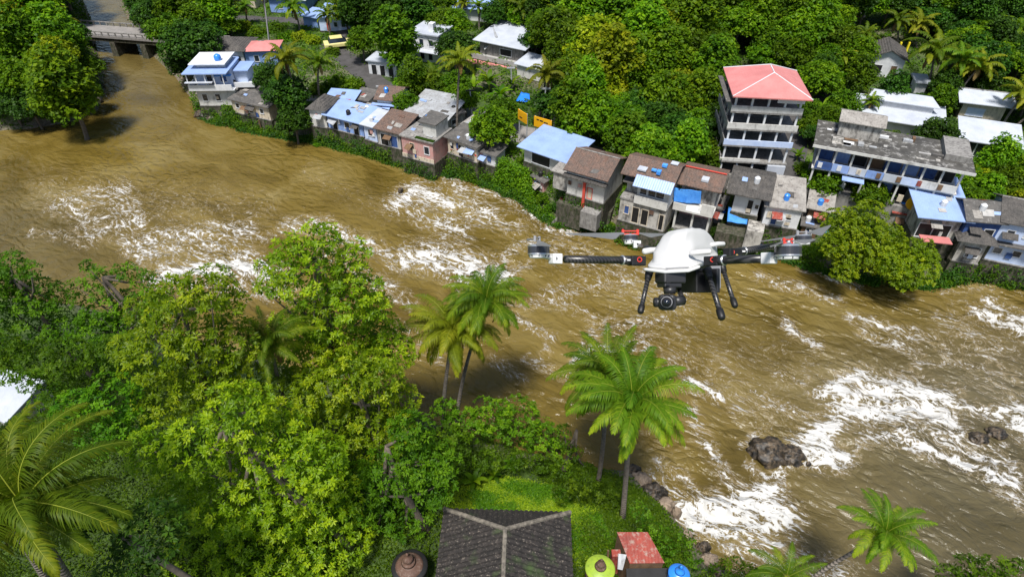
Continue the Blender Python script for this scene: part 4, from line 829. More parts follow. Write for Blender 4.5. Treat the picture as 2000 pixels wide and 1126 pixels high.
m = MB(); lo = [(x0,y0,z),(x1,y0,z),(x1,y1,z),(x0,y1,z)]; m.add(lo+[ra, rb]+[(p[0],p[1],z-.15) for p in lo], [(0,1,4),(1,2,5,4),(2,3,5),(3,0,4,5),(9,8,7,6),(0,6,7,1),(1,7,8,2),(2,8,9,3),(3,9,6,0)]); ro = m.build('roof', M['metal_red'], e)
q = MB()
for p_, q_ in ((lo[0], ra),(lo[1], ra),(ra, rb),(lo[2], rb),(lo[3], rb)): q.tube([Vector(p_)+Vector((0,0,.03)), Vector(q_)+Vector((0,0,.03))], .07, 5)
q.build('ridge_cap', M['white'], ro); part(e, 'side_gutter', 'slab_dark', [(x0-.6,y0+.3,z-.9,x0-.05,y1-.8,z-.8)])
# --- long two-storey row of shops
za = 6.6; a = P3(1578, 356, za); b = P3(1840, 408, za); u = (b-a).normalized(); L = (b-a).length; D_ = 5.6; v = Vector((-u.y, u.x, 0))
e = empty('shop_row', a, math.atan2(u.y, u.x), 'long two-storey shop row with blue fronts, pale balcony and blotched grey roof slab', 'building')
FOOT.append([tuple((a-u*2-v*2).xy), tuple((b+u*1.5-v*2).xy), tuple((b+u*1.5+v*(D_+1)).xy), tuple((a-u*2+v*(D_+1)).xy)])
part(e, 'foundation', 'concrete', [(-.2,-1.5,-3,L+.2,D_,-.01)]); part(e, 'floor_slab', 'plaster', [(-.3,-1.5,2.8,L+.3,D_,3.0)]); part(e, 'roof', 'shop_roof', [(-.9,-1.9,5.9,L+1.0,D_+.2,6.15)])
part(e, 'roof_edge', 'plaster', [(-.95,-1.98,5.85,L+1.05,-1.9,6.2)])
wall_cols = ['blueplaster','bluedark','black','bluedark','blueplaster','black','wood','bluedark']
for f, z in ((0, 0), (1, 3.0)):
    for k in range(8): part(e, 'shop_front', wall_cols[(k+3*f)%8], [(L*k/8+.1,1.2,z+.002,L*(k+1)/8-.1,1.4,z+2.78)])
    part(e, 'back_wall', 'plaster_dirty', [(0,1.42,z+.002,L,D_-.1,z+2.78)])
    for k in range(9): part(e, 'column', 'plaster', [(L*k/8-.1,-1.35,z+.004,L*k/8+.12,-1.15,z+2.79)])
cols = ['bluedark','metal_blue','metal_white','blueplaster','metal_white','whiteblue','plaster','plaster']
for k in range(8): part(e, 'balcony_panel', cols[k], [(L*k/8+.02,-1.62,3.0,L*(k+1)/8-.02,-1.52,4.0)])
part(e, 'awning', 'metal_blue', [(L*.22,-2.8,2.6,L*.38,-1.65,2.68)])
m = MB(); m.lathe([(.9,0),(.95,.1),(.9,.2)], 18, ax='y'); m.build('yellow_disc_sign', M['yellow'], e, loc=(L*.78,-1.9,.9))
m = MB(); m.slab([(L*.08,1.6,8.2),(L*.42,1.6,8.2),(L*.42,3.6,8.9),(L*.08,3.6,8.9)], .1); m.slab([(L*.08,3.61,8.9),(L*.42,3.61,8.9),(L*.42,5.6,8.2),(L*.08,5.6,8.2)], .1); m.build('rooftop_room_roof', M['asbestos'], e); part(e, 'rooftop_room', 'plaster_dirty', [(L*.1,2.0,6.16,L*.4,5.2,8.1)])
part(e, 'end_room', 'concrete', [(L*.86,.4,6.16,L+.6,5.6,6.9)])
rr0 = random.Random(9)
for k in range(26):
    x, y, a_, b_ = rr0.uniform(.2, L-2), rr0.uniform(-1.2, 1.2) if k%3 else rr0.uniform(3, 4.4), rr0.uniform(.3,1.6), rr0.uniform(.2,.8); hh_ = rr0.choice([.05,.08,.3,.5])
    part(e, 'roof_clutter', rr0.choice(['slab_dark','metal_grey','plaster_dirty','wood','asbestos','white','concrete_light','rust_red']), [(x, y, 6.153, x+a_, y+b_, 6.153+hh_)])
for k in range(14):
    f_ = k%2; x = L*(k+.5)/14; part(e, 'laundry', rr0.choice(['rust_red','white','whiteblue','cream','wood','bluedark']), [(x-.25,-1.7,3.2,x+.25,-1.64,3.9)] if not f_ else [(x-.3,-1.1,.4,x+.3,-.9,1.3)])
# --- hillside houses
e, L = house((1672,250),(1822,274), 5.0, 2.2, 'shed', 'white', 'metal_white', 'big school-like building with two tiers of bright white roof', rise=.9, over=1.0, group=G2)
part(e, 'upper_wall', 'white', [(1,3.0,2.6,L-1,6.2,3.9)]); m = MB(); m.slab([(.2,2.6,3.9),(L-.2,2.6,3.9),(L-1.4,5.0,4.6),(1.2,5.0,4.6)], .12); m.slab([(1.2,5.01,4.6),(L-1.4,5.01,4.6),(L-.8,6.8,4.0),(.8,6.8,4.0)], .12); m.build('upper_roof', M['metal_white'], e)
e, L = house((1868,302),(1968,318), 4.0, 2.6, 'shed', 'concrete_light', 'metal_white', 'white roofed house with arched openings under two leaning palm trunks', rise=1.2, over=.8, wins=[('f',.15,.3,1.6,1.9,'glass'),('f',.42,.3,1.6,1.9,'glass'),('f',.68,.3,1.6,1.9,'glass'),('f',.9,.3,1.0,1.9,'glass')], group=G2)
e, L = house((1868,232),(1950,242), 4.6, 3.0, 'gable', 'cream', 'metal_white', 'brown-walled bungalow with a bluish white roof and louvred window', rise=1.0, over=1.0, wins=[('f',.35,.8,2.4,1.2,'whiteblue')], group=G2)
e, L = house((1690,146),(1755,154), 6, 3.0, 'gabley', 'white', 'tile_grey', 'small white gabled house with a thatch-dark roof beside the yellow posts', rise=1.6, over=.6, wins=[('f',.25,.4,1.6,1.5,'black'),('f',.75,.4,.9,1.6,'wood')], group=G2)
e, L = house((1782,186),(1802,188), 3, 2.2, 'flat', 'white', 'metal_white', 'tiny white hut above the big white roof', group=G2)
e, L = house((938,104),(1022,122), 8, 2.6, 'shed', 'concrete', 'metal_white', 'hillside house under broad overlapping silver-white roofs, above red terraces', rise=1.0, over=1.0, wins=[('r',.3,.5,1.0,1.5,'black'),('r',.7,.5,1.0,1.5,'black'),('f',.6,.5,2.4,1.2,'black')], group=G2)
m = MB(); m.slab([(-1.6,2.5,1.8),(1.5,-.8,1.2),(3.0,1.6,3.2),(-.4,5.5,3.4)], .1); m.build('side_roof', M['metal_grey'], e); part(e, 'veranda', 'concrete_light', [(-.5,-2.4,-.2,L+.6,-.13,.05),(-.5,-2.4,.05,L+.6,-2.28,.7)])
m = MB(); m.slab([(-1.5,-4.8,-1.0),(L+2.5,-4.8,-1.0),(L+3.0,-2.5,-.3),(-1.0,-2.5,-.3)], .1); m.build('terrace_roof', M['metal_red'], e)
e, L = house((1010,148),(1055,160), 4, 2.2, 'shed', 'plaster', 'metal_white', 'pale shed with a torn roof below the red terrace roof', rise=.6, group=G2)
e, L = house((806,118),(858,126), 6, 5.2, 'flat', 'white', 'metal_white', 'tall white house with a flat bright roof behind the round dark tree', over=.4, wins=[('f',.4,3.2,.8,1.1),('f',.75,3.2,.8,1.1),('f',.4,.6,.8,1.2),('f',.7,.6,.8,1.2)], group=G2)
part(e, 'roof_tank', 'white', [(L*.5,2,5.42,L*.68,3.2,6.6)]); part(e, 'canopy', 'metal_white', [(-.2,-1.6,2.4,L+.6,-.02,2.5)])
e, L = house((722,146),(776,152), 4, 2.6, 'flat', 'white', 'metal_white', 'white arcaded wall house at the bend of the asphalt lane', over=.3, wins=[('f',.2,.05,.9,1.9,'black'),('f',.5,.05,.9,1.9,'black'),('f',.8,.05,.9,1.9,'black')], group=G2)
e, L = house((626,60),(684,62), 6, 2.8, 'shed', 'whiteblue', 'metal_blue', 'small blue-white house with a brown door beside the top palm', rise=.8, over=.5, wins=[('f',.3,.05,.7,1.9,'red'),('f',.55,.9,.7,.9),('f',.8,.9,.7,.9)], group=G2)
e, L = house((530,24),(600,28), 7, 3.0, 'shed', 'blueplaster', 'metal_white', 'white roofed house half hidden by palms at the top edge', rise=1.0, over=.6, wins=[('f',.3,.9,.8,1.0),('f',.7,.9,.8,1.0)], group=G2)
e, L = house((890,40),(950,44), 7, 2.6, 'shed', 'white', 'metal_blue', 'house with a pale blue roof behind a small palm, top centre', rise=1.0, over=.8, group=G2)
e, L = house((595,52),(622,56), 4, 2.2, 'shed', 'blueplaster', 'metal_blue', 'little blue lean-to among dark palm trunks', rise=.5, group=G2)
e, L = house((1655,32),(1690,34), 5, 2.6, 'gabley', 'white', 'metal_white', 'white gable peeping out of the forest near the top right', rise=1.2, group=G2)
e, L = house((1652,52),(1668,53), 3, 2.0, 'gable', 'white', 'rust_red', 'tiny red tiled hut in the forest at the top right', rise=.8, group=G2)
e, L = house((20,24),(60,26), 6, 3, 'gable', 'white', 'metal_red', 'white house with a red roof showing through the trees at the top left corner', rise=1, group=G2)
e, L = house((60,78),(95,80), 4, 2.4, 'gable', 'white', 'metal_red', 'small white and red hut behind the single palm on the left bank', rise=.8, group=G2)
e, L = house((455,12),(500,16), 5, 2.6, 'shed', 'cream', 'tile_brown', 'tan house along the upper road, left of the white palm trunks', rise=.8, group=G2)
# --- bridge
zb = 4.2; a = P3(120, 64, zb); b = P3(330, 80, zb); u = (b-a).normalized(); L = (b-a).length
e = empty('bridge', a, math.atan2(u.y, u.x), 'low concrete road bridge on wall piers crossing the upstream river', 'bridge')
part(e, 'deck', 'paving', [(0,0,-.5,L,6.0,0)]); part(e, 'girder', 'stone', [(0,.3,-1.3,L,1.0,-.51),(0,5.0,-1.3,L,5.7,-.51)])
for y in (-.0, 5.8):
    part(e, 'handrail', 'concrete', [(0,y,.65,L,y+.2,.85)])
    for k in range(int(L/1.6)): part(e, 'railing_post', 'concrete', [(k*1.6,y+.02,.0,k*1.6+.25,y+.18,.645)])
for px in (206, 275):
    x = (P3(px, 74, zb)-a).dot(u); m = MB(); m.hexa([(x-.9,-.2,-8),(x+.9,-.2,-8),(x+.9,6.2,-8),(x-.9,6.2,-8),(x-.6,0.1,-1.31),(x+.6,.1,-1.31),(x+.6,5.9,-1.31),(x-.6,5.9,-1.31)]); m.build('pier', M['stone'], e)
# --- retaining walls on the bank
def bankwall(pts, h, label, mat='stone', out=.8):
    P = [Vector((*W(*p), 0)) for p in pts]; c = P[0]; m = MB()
    for a_, b_ in zip(P[:-1], P[1:]):
        d = (b_-a_).normalized(); n = Vector((d.y, -d.x, 0)); n = n if n.y < 0 else -n; A, B = a_-c, b_-c
        m.hexa([tuple(A+n*out+Vector((0,0,-3))), tuple(B+n*out+Vector((0,0,-3))), tuple(B-n*2.5+Vector((0,0,-3))), tuple(A-n*2.5+Vector((0,0,-3))), tuple(A+n*.1+Vector((0,0,h))), tuple(B+n*.1+Vector((0,0,h))), tuple(B-n*2.5+Vector((0,0,h))), tuple(A-n*2.5+Vector((0,0,h)))])
    e_ = m.build('retaining_wall', M[mat], loc=c); tag(e_, label, 'wall')
bankwall([(560,262),(600,269),(645,280),(700,293)], 3.0, 'blotched grey stone embankment wall right of the dark round tree')
bankwall([(700,293),(740,302),(800,316),(848,328)], 2.4, 'dark stone wall with shallow arches below the pink house')
bankwall([(455,243),(500,251),(545,260)], 2.0, 'rubble wall under the long beige stilt house')
bankwall([(388,218),(420,232),(455,243)], 1.6, 'low rock footing below the balconied villa')
bankwall([(1110,434),(1150,437),(1190,446)], 2.6, 'dark leaning brick wall under the house with the red drainpipe')
bankwall([(1205,449),(1290,474),(1310,475)], 2.2, 'stained wall footing under the three-level house')
bankwall([(1840,546),(1900,534),(2000,548),(2060,556)], 2.2, 'dark footing wall under the right-hand waterside houses')
FOOT_A = [np.array(f) for f in FOOT]
# ---------------------------------------------------------------- vegetation
PRE = random.Random(21)
# coconut palms, far side: crown x, y, visible foot x, y, radius, colour, label
FP = [
 (898,120,893,262,40,'leaf_palm_yellow','tall yellowish palm with a slim grey trunk rising beside the cream house'),
 (1068,148,1052,244,40,'leaf_palm_yellow','palm with a pale trunk in front of the yellow hoarding'),
 (1098,42,1100,98,38,'leaf_palm','green palm beside the silver-roofed hillside house'),
 (560,118,590,222,44,'leaf_palm_yellow','leaning palm with hanging yellow fronds above the dark round tree'),
 (622,125,624,190,34,'leaf_palm','palm standing at the near edge of the concrete road'),
 (1824,106,1806,178,52,'leaf_palm','largest palm on the right hillside, full spreading crown'),
 (1880,118,1862,200,42,'leaf_palm','palm just right of the largest hillside palm'),
 (1912,132,1862,204,40,'leaf_palm_yellow','yellow-tipped palm leaning right above the brown bungalow'),
 (1796,48,1790,96,32,'leaf_palm_yellow','palm above the yellow posts, right one of the two'),
 (1752,42,1750,92,30,'leaf_palm','palm above the yellow posts, left one of the two'),
 (106,48,124,104,36,'leaf_palm_yellow','single pale palm on the left bank near the bridge'),
 (700,14,704,48,30,'leaf_palm_yellow','yellow-fronded palm at the top edge right of the blue-white house'),
 (574,16,586,62,34,'leaf_palm','drooping palm at the top edge, in front of the half hidden house'),
 (512,-14,527,88,24,'leaf_palm_yellow','palm with a long whitish trunk cut by the top edge'),
 (446,8,453,70,26,'leaf_palm','slim palm by the upper road'),
 (478,14,482,50,22,'leaf_palm','short palm by the upper road'),
 (905,6,908,42,24,'leaf_palm_yellow','small palm in front of the pale blue roof, top centre'),
 (2002,185,1950,262,44,'leaf_palm_yellow','palm leaning in from the right edge, upper trunk'),
 (2030,205,1966,258,44,'leaf_palm','palm leaning in from the right edge, lower trunk'),
 (1702,200,1705,240,22,'leaf_palm','small palm behind the big white roof'),
 (1340,-6,1345,30,30,'leaf_palm_yellow','palm at the top edge above the bright forest tree'),
 (935,14,936,60,20,'leaf_palm','short palm right of the top centre house'),
 (640,30,646,70,26,'leaf_palm','palm among dark trunks beside the blue-white top house'),
 (846,150,848,196,30,'leaf_palm','palm rising from the low trees above the dark lane'),
 (1020,20,1022,70,30,'leaf_palm','palm behind the silver-roofed hillside house'),
 (1690,70,1692,120,28,'leaf_palm','palm left of the small gabled house'),
 (1640,110,1642,150,28,'leaf_palm_yellow','yellowish palm right of the red roof'),
 (1985,60,1986,110,34,'leaf_palm','palm in the top right forest edge'),
 (1250,0,1252,40,30,'leaf_palm','palm at the top edge above the yellow-green trees'),
 (1850,300,1852,345,26,'leaf_palm','palm beside the right end of the shop row'),
 (760,20,762,60,26,'leaf_palm_yellow','palm at the top edge left of the tall white house'),
 (40,60,44,110,34,'leaf_palm','palm at the left edge of the left bank'),
 (498,222,486,240,16,'leaf_palm','small palm bush under the long beige house'),
]
for i, (cx, cy, bx, by, r, lf, lab) in enumerate(FP): palm_px(cx, cy, bx, by, r, lab, i+1, lf, 'coconut palms on the far side', r=.19, bend=.4)
# single trees of the far side: crown x, y, radius px, shape, leaf, label
FT = [
 (560,185,44,'round','leaf_dark','dark round tree hanging over the bank between the beige house and the leaning palm'),
 (572,235,34,'round','leaf_dark','lower dark tree at the foot of the leaning palm'),
 (528,150,34,'round','leaf_dark','dark tree beside the sky-blue house'),
 (372,78,56,'wide','leaf_dark','spreading dark tree right of the bridge'),
 (330,55,44,'wide','leaf_mid','green tree above the bridge head'),
 (300,25,36,'wide','leaf_dark','dark tree at the upstream bend'),
 (390,22,34,'round','leaf_bright','light green tree at the top edge left of the upper road'),
 (355,120,30,'round','leaf_dark','low dark tree right of the bridge, over the water'),
 (445,50,22,'round','leaf_bright','small bright tree by the upper road'),
 (770,70,42,'tall','leaf_mid','tall rounded tree left of the tall white house'),
 (705,78,30,'round','leaf_mid','bushy tree beside the yellow car'),
 (655,160,24,'bush','leaf_mid',None),(690,165,22,'bush','leaf_bright',None),(735,190,20,'bush','leaf_bright',None),(620,172,22,'bush','leaf_mid',None),
 (585,70,18,'bush','leaf_yellow',None),(612,78,16,'bush','leaf_yellow',None),(650,100,16,'bush','leaf_mid',None),(560,70,18,'bush','leaf_bright',None),(500,62,20,'bush','leaf_bright',None),(475,50,18,'bush','leaf_yellow',None),(540,52,18,'bush','leaf_mid',None),
 (1165,85,62,'round','leaf_yellow','large yellow-green tree in the middle of the far forest'),
 (1180,165,46,'round','leaf_yellow','second yellow-green tree, just below the largest one'),
 (1255,70,48,'tall','leaf_bright','fresh green tree right of the large yellow one'),
 (1300,90,56,'round','leaf_bright','tallest fresh green tree of the far forest'),
 (1330,180,48,'round','leaf_yellow','yellow-leaved tree left of the tall unfinished building'),
 (1135,235,44,'round','leaf_mid','green tree behind the big blue roof'),
 (1215,240,48,'round','leaf_mid','green tree right of the big blue roof'),
 (1290,235,46,'round','leaf_dark','shadowy tree low in the far forest'),
 (1380,100,46,'round','leaf_mid','green tree touching the red roof corner'),
 (1375,260,40,'round','leaf_dark','dark tree against the left side of the tall building'),
 (1340,290,34,'round','leaf_mid','low green tree above the concrete terrace'),
 (1250,295,30,'round','leaf_bright','low bright tree above the concrete terrace'),
 (1450,40,54,'wide','leaf_bright','bright tree above the red roof'),
 (1530,70,50,'wide','leaf_mid','green tree behind the peak of the red roof'),
 (960,245,44,'round','leaf_bright','rounded tree between the cream house and the yellow hoarding'),
 (985,215,30,'round','leaf_mid','smaller tree behind the rounded one by the hoarding'),
 (890,90,36,'round','leaf_dark','dark bushy tree left of the silver-roofed house'),
 (860,75,26,'round','leaf_dark','dark tree touching the tall white house'),
 (850,165,34,'wide','leaf_mid','broad low tree above the dark lane'),
 (800,160,30,'wide','leaf_bright','light low tree at the lane bend'),
 (1835,262,40,'round','leaf_dark','dark tree between the big white roof and the shop row'),
 (1610,352,38,'round','leaf_mid','neat round tree in front of the shop row, left one'),
 (1700,378,36,'round','leaf_mid','neat round tree in front of the shop row, right one'),
 (1645,205,34,'round','leaf_mid','tree left of the big white roof'),
 (1600,150,40,'round','leaf_bright','tree right of the red roof'),
 (1620,230,30,'round','leaf_mid','tree above the rooftop room of the shop row'),
 (1740,275,26,'round','leaf_mid','tree in front of the big white roof, left one'),
 (1790,282,24,'round','leaf_dark','tree in front of the big white roof, right one'),
 (1900,80,46,'wide','leaf_bright','bright tree behind the hillside palms'),
 (1960,110,44,'wide','leaf_bright','bright tree at the right edge below the dark forest'),
 (118,165,58,'tall','leaf_bright','big light green tree with layered boughs on the tip of the left bank'),
 (60,205,44,'wide','leaf_dark','dark tree overhanging the water at the left edge'),(20,200,42,'wide','leaf_dark','dark tree at the left edge above the river bend'),(158,178,32,'round','leaf_mid','green tree leaning over the channel from the left bank'),(168,130,30,'round','leaf_mid','green tree on the left bank just below the bridge'),(110,215,30,'wide','leaf_mid','low overhanging tree at the tip of the left bank'),
 (1900,355,44,'wide','leaf_bright','spreading bright tree right of the shop row'),
 (1965,350,46,'wide','leaf_bright','spreading bright tree at the right edge'),
 (1940,400,36,'wide','leaf_mid','green tree above the right-hand houses'),
 (1880,410,28,'round','leaf_mid','small green tree right of the shop row corner'),
 (1408,385,14,'bush','leaf_yellow','small bright round tree between two tarpaulin houses'),
 (1500,290,20,'bush','leaf_mid',None),(1575,330,22,'bush','leaf_bright',None),(1555,370,18,'bush','leaf_mid',None),(1640,375,16,'bush','leaf_bright',None),
]
for px, py, r, sh, lf, lab in FT:
    if sh == 'bush' and not lab: tree_at(px, py, r, sh, lf, 'loose green bush growing on the open slope or roadside', 'bushes on the far slope', rs=PRE)
    else: tree_at(px, py, r, sh, lf, lab, 'single trees of the far side', rs=PRE)
BW = iter(['left of the palm with the pale trunk','below the red terrace roof, largest','beside the grey utility pole','right above the yellow hoardings','in front of the big white roof','right of the red roof','above the tree right of the red roof','left of the slim palm crown foot','in the top right forest','beside the lane below the tall building','at the dark lane','by the arched white house'])
for px, py, r in ((955,152,26),(978,178,24),(925,165,20),(1000,160,18),(1608,212,22),(1590,180,20),(1640,150,20),(870,205,18),(1618,45,18),(1560,300,16),(830,215,14),(1930,300,18),(1995,640,1)):
    if r > 5: banana(px, py, r, 'banana plant with arching torn leaves '+next(BW))
# forest fill
def in_foot(x, y):
    return any(inside(np.array([(x, y)]), f)[0] for f in FOOT_A)
placed = []
def fill(polypx, n, rpx, mix_, label, group, sp=.85, shapes=('round','round','wide','tall'), seed=1):
    rs = random.Random(seed); pp = np.array(polypx, float); x0, y0 = pp.min(0); x1, y1 = pp.max(0); k = 0; tries = 0
    while k < n and tries < n*25:
        tries += 1; px, py = rs.uniform(x0, x1), rs.uniform(y0, y1)
        if not inside(np.array([(px, py)]), pp)[0]: continue
        h = hit(px, py, 4.5); d = to_px(h.x, h.y, h.z+5)[2]; rr = rpx*rs.uniform(.8, 1.2)*d/FPX
        if bil(TS, h.x, h.y) < 2.6 or in_foot(h.x, h.y): continue
        if any((h.x-a)**2+(h.y-b)**2 < ((rr+c)*.5*sp)**2 for a, b, c in placed): continue
        placed.append((h.x, h.y, rr)); sh = rs.choice(shapes); cr = {'round':3.7,'tall':3.1,'wide':4.2}[sh]; s = rr/cr
        lf = rs.choices(['leaf_dark','leaf_mid','leaf_bright','leaf_yellow'], mix_)[0]
        far_tree(h.x, h.y, h.z-.2, s, sh, lf, label, group, s*rs.uniform(.85, 1.15), rs); k += 1
fill([(-60,-30),(150,-30),(165,60),(182,150),(186,200),(140,226),(-60,236)], 40, 40, (5,4,3,1), 'dense tree of the overgrown left bank by the bridge', 'trees of the left bank by the bridge', .7, seed=2)
fill([(245,-30),(440,-30),(430,45),(400,100),(350,140),(300,90),(265,40)], 14, 32, (5,3,1,0), 'dark tree of the wooded upstream bend', 'trees of the upstream bend', .75, seed=3)
fill([(1000,-30),(1420,-30),(1420,120),(1395,180),(1400,320),(1330,325),(1220,300),(1140,270),(1085,230),(1085,120),(1050,50)], 58, 44, (3,5,6,1), 'dense tree of the forest left of the tall building', 'trees of the central forest', .72, seed=4)
fill([(1400,-40),(1660,-40),(1650,30),(1610,130),(1570,112),(1500,100),(1420,112)], 24, 42, (2,5,5,1), 'bushy tree of the forest above the red roof', 'trees above the red roof', .72, seed=5)
fill([(1650,-40),(2060,-40),(2060,80),(1900,40),(1780,15),(1660,25)], 30, 34, (8,3,1,0), 'dark tree of the steep forest in the top right', 'trees of the top right forest', .72, seed=6)
fill([(1850,30),(2060,60),(2060,200),(1960,165),(1860,110)], 18, 32, (8,3,2,0), 'dark tree behind the hillside palms', 'trees behind the hillside palms', .75, seed=7)
fill([(1570,130),(1660,60),(1700,110),(1690,170),(1660,240),(1600,240),(1570,200)], 12, 28, (3,5,3,1), 'leafy tree between the red roof and the white roofs', 'trees between the roofs', .75, seed=8)
fill([(1860,330),(2060,300),(2060,440),(1960,420),(1900,405)], 14, 34, (1,4,5,1), 'leafy tree of the grove above the right-hand houses', 'trees of the right-hand grove', .75, seed=9)
fill([(630,-30),(860,-30),(900,60),(840,45),(790,25),(720,50),(690,45),(630,-5)], 16, 30, (5,4,1,0), 'dark tree of the wood along the top edge', 'trees along the top edge', .75, seed=10)
fill([(950,-30),(1070,-30),(1080,80),(1060,110),(1030,50),(960,30)], 12, 28, (4,4,2,0), 'green tree behind the silver-roofed hillside house', 'trees behind the silver roof', .75, seed=12)
fill([(740,170),(870,140),(930,170),(880,205),(800,190)], 8, 24, (2,5,3,0), 'low leafy tree above the dark lane', 'trees above the dark lane', .8, seed=13)
fill([(1700,170),(1780,170),(1860,150),(1870,230),(1820,215),(1720,190)], 8, 24, (6,3,1,0), 'dark tree round the small gabled house', 'trees round the gabled house', .8, seed=14)
fill([(-60,-60),(900,-60),(900,-35),(-60,-35)], 16, 34, (5,4,1,0), 'dark tree of the wood along the top edge', 'trees along the top edge', .8, seed=15)
# bank bushes of the far side
for i in range(46):
    t = i/45; x = np.interp(t, [0,.25,.6,1], [400,640,870,1075]) if i < 0 else None
BB = [(430,226,12),(480,240,10),(620,282,8),(700,285,9),(860,318,14),(885,330,14),(905,318,12),(925,338,15),(950,335,15),(975,345,16),(1000,352,16),(1005,330,16),(1030,345,18),(1040,372,18),(1060,388,16),(1020,318,16),(1050,325,14),(1075,405,12),(1075,345,12),
 (1160,420,12),(1230,452,14),(1260,460,14),(1300,470,16),(1215,450,12),(1340,472,14),(1400,455,16),(1430,465,14),(1470,470,16),(1390,420,12),(1500,470,12),(1560,485,16),(1600,490,18),(1645,520,18),(1090,402,14),(1112,418,14),(1132,428,14),(1150,424,12),(1172,440,13),(1192,440,12),(712,290,9),(750,300,9),(800,318,10),(830,322,9),(1290,466,12),(1320,474,12),(1460,462,12),(1520,482,12),(1850,515,14),(1875,530,14),(1930,520,12),(1960,535,14),(1990,535,14),(640,180,10),(760,228,8),(775,222,9),(540,252,10)]
for px, py, r in BB: tree_at(px, py, r, 'bush', PRE.choice(['leaf_mid','leaf_dark','leaf_bright']), 'low bush hanging over the far river bank', 'bushes on the far river bank', rs=PRE)
# bright trees leaning over the water on the right
near_tree(W(1690,505,2), 59.5, [(1640,440,36,1.5),(1690,430,38,2),(1735,470,34,2),(1660,490,42,0),(1715,500,40,0),(1625,480,24,-.5),(1650,530,24,-2),(1680,460,44,1)], 'leaf_almond', 0.25, 5.5, 'large bright green tree leaning over the water by the right-hand houses', seed=61, nleaf=6, asp=.6)
near_tree(W(1790,530,1.5), 57.0, [(1750,510,34,1),(1790,495,32,1.5),(1800,530,30,-.5),(1765,540,30,-1),(1738,520,26,0),(1810,505,20,1)], 'leaf_almond', 0.25, 5.5, 'second bright tree at the waterline, lower and right of the large one', seed=62, nleaf=6, asp=.6)
# ---- near side
LA = 'leaf_almond'
near_tree((-15.5,34.5), 34, [(628,462,34),(570,492,36),(690,500,34),(520,520,20),(610,530,62),(690,575,58),(545,560,30),(655,610,74),(735,600,28),(742,650,44),(600,640,60),(600,700,70),(762,690,48),(700,700,60),(508,560,14)], LA, 0.3, 3.6, 'tall pointed broadleaf tree whose top stands out against the river', seed=31)
near_tree((-21,29), 28.5, [(340,575,42),(410,565,46),(450,590,30),(290,610,40),(380,640,66),(455,670,60),(300,690,62),(400,730,70),(250,680,34),(470,740,50),(560,780,62),(330,770,60)], LA, 0.27, 4.2, 'wide yellow-green tree on the left with its crown edge on the water', seed=32)
near_tree((-11,23), 22.5, [(470,800,60),(390,870,66),(540,860,70),(620,900,60),(450,960,90),(560,960,90),(350,960,50),(520,1060,100),(420,1080,80),(640,1050,80),(300,880,50),(640,980,60)], LA, 0.255, 4.6, 'nearest yellow-green tree filling the bottom left centre', seed=33)
near_tree((-9,29), 29, [(680,730,56),(740,740,48),(630,760,58),(780,780,36),(720,810,60),(660,840,60),(770,840,44),(700,890,56)], LA, 0.27, 4.2, 'green broadleaf tree just left of the twin palms', seed=34)
near_tree((-6,24.5), 24.5, [(760,920,50),(820,900,46),(700,960,60),(780,990,60),(850,950,40),(730,1050,60),(700,1110,60),(790,1060,40),(860,900,36),(800,840,40)], 'leaf_fresh', 0.25, 4.4, 'deep green tree left of the dark tiled roof', seed=35)
near_tree((-27,38), 37.5, [(170,520,12),(200,545,26),(245,530,20),(285,550,24),(200,600,44),(260,610,46),(180,650,44),(240,670,50),(310,600,30),(150,560,16)], 'leaf_mid', 0.27, 3.4, 'dark green shrubby tree reaching into the river on the left', seed=36)
near_tree((-36,38), 37, [(20,520,34),(60,525,16),(0,570,50),(70,580,46),(110,590,26),(40,640,60),(130,640,40),(-40,560,60)], 'leaf_fresh', 0.26, 3.8, 'spreading green tree at the left edge by the river', seed=37)
near_tree((-33,33), 33, [(60,710,44),(130,700,44),(180,730,40),(210,690,36),(110,760,34),(-20,690,50)], 'leaf_fresh', .26, 3.4, 'vivid green thicket above the white roof at the left edge', 'thicket', 38, 'shrub', nleaf=7, asp=.5, trunk=False)
near_tree((-34,30), 29.5, [(20,735,20),(60,745,22),(85,790,24),(40,830,22),(0,845,20),(110,770,26)], 'leaf_fresh', .22, 4.0, 'leafy boughs growing across the edge of the white roof', 'shrub', 52, 'shrub', trunk=False)
near_tree((-26,29), 28, [(150,800,44),(220,780,50),(200,850,46),(250,830,44),(120,830,30)], 'leaf_fresh', .28, 3.0, 'green thicket between the white roof and the nearest tree', 'thicket', 39, 'shrub', nleaf=7, asp=.5, trunk=False)
near_tree((-2,37), 36.5, [(960,815,40),(1010,820,44),(905,830,36),(1060,850,34),(940,870,44),(1010,880,44),(1090,870,22),(870,800,26)], 'leaf_bright', .26, 3.4, 'rounded riverside shrub right of the twin palm trunks', 'riverside_shrub', 40, 'shrub', nleaf=7, asp=.55, trunk=False)
near_tree((4.5,33), 33, [(1110,870,16),(1125,885,14),(1100,840,12),(1150,920,14)], 'leaf_mid', .28, 2.4, 'thin dark sapling standing against the river edge', 'sapling', 41, 'shrub')
near_tree((-4,31), 31.5, [(850,890,36),(900,895,28),(880,860,34),(950,900,24),(830,950,30),(1010,900,20),(1060,905,20),(1100,915,20)], 'leaf_mid', .25, 3.4, 'green shrub belt behind the mossy clearing', 'shrub_belt', 42, 'shrub', nleaf=7, asp=.55, trunk=False)
near_tree((6.5,28.5), 28.5, [(1130,945,26),(1170,965,26),(1100,960,22),(1200,990,22),(1230,1020,20),(1150,990,22)], 'leaf_mid', .22, 3.6, 'low vines and shrubs round the feet of the front palms', 'shrub_belt', 43, 'shrub', nleaf=6, asp=.6, trunk=False)
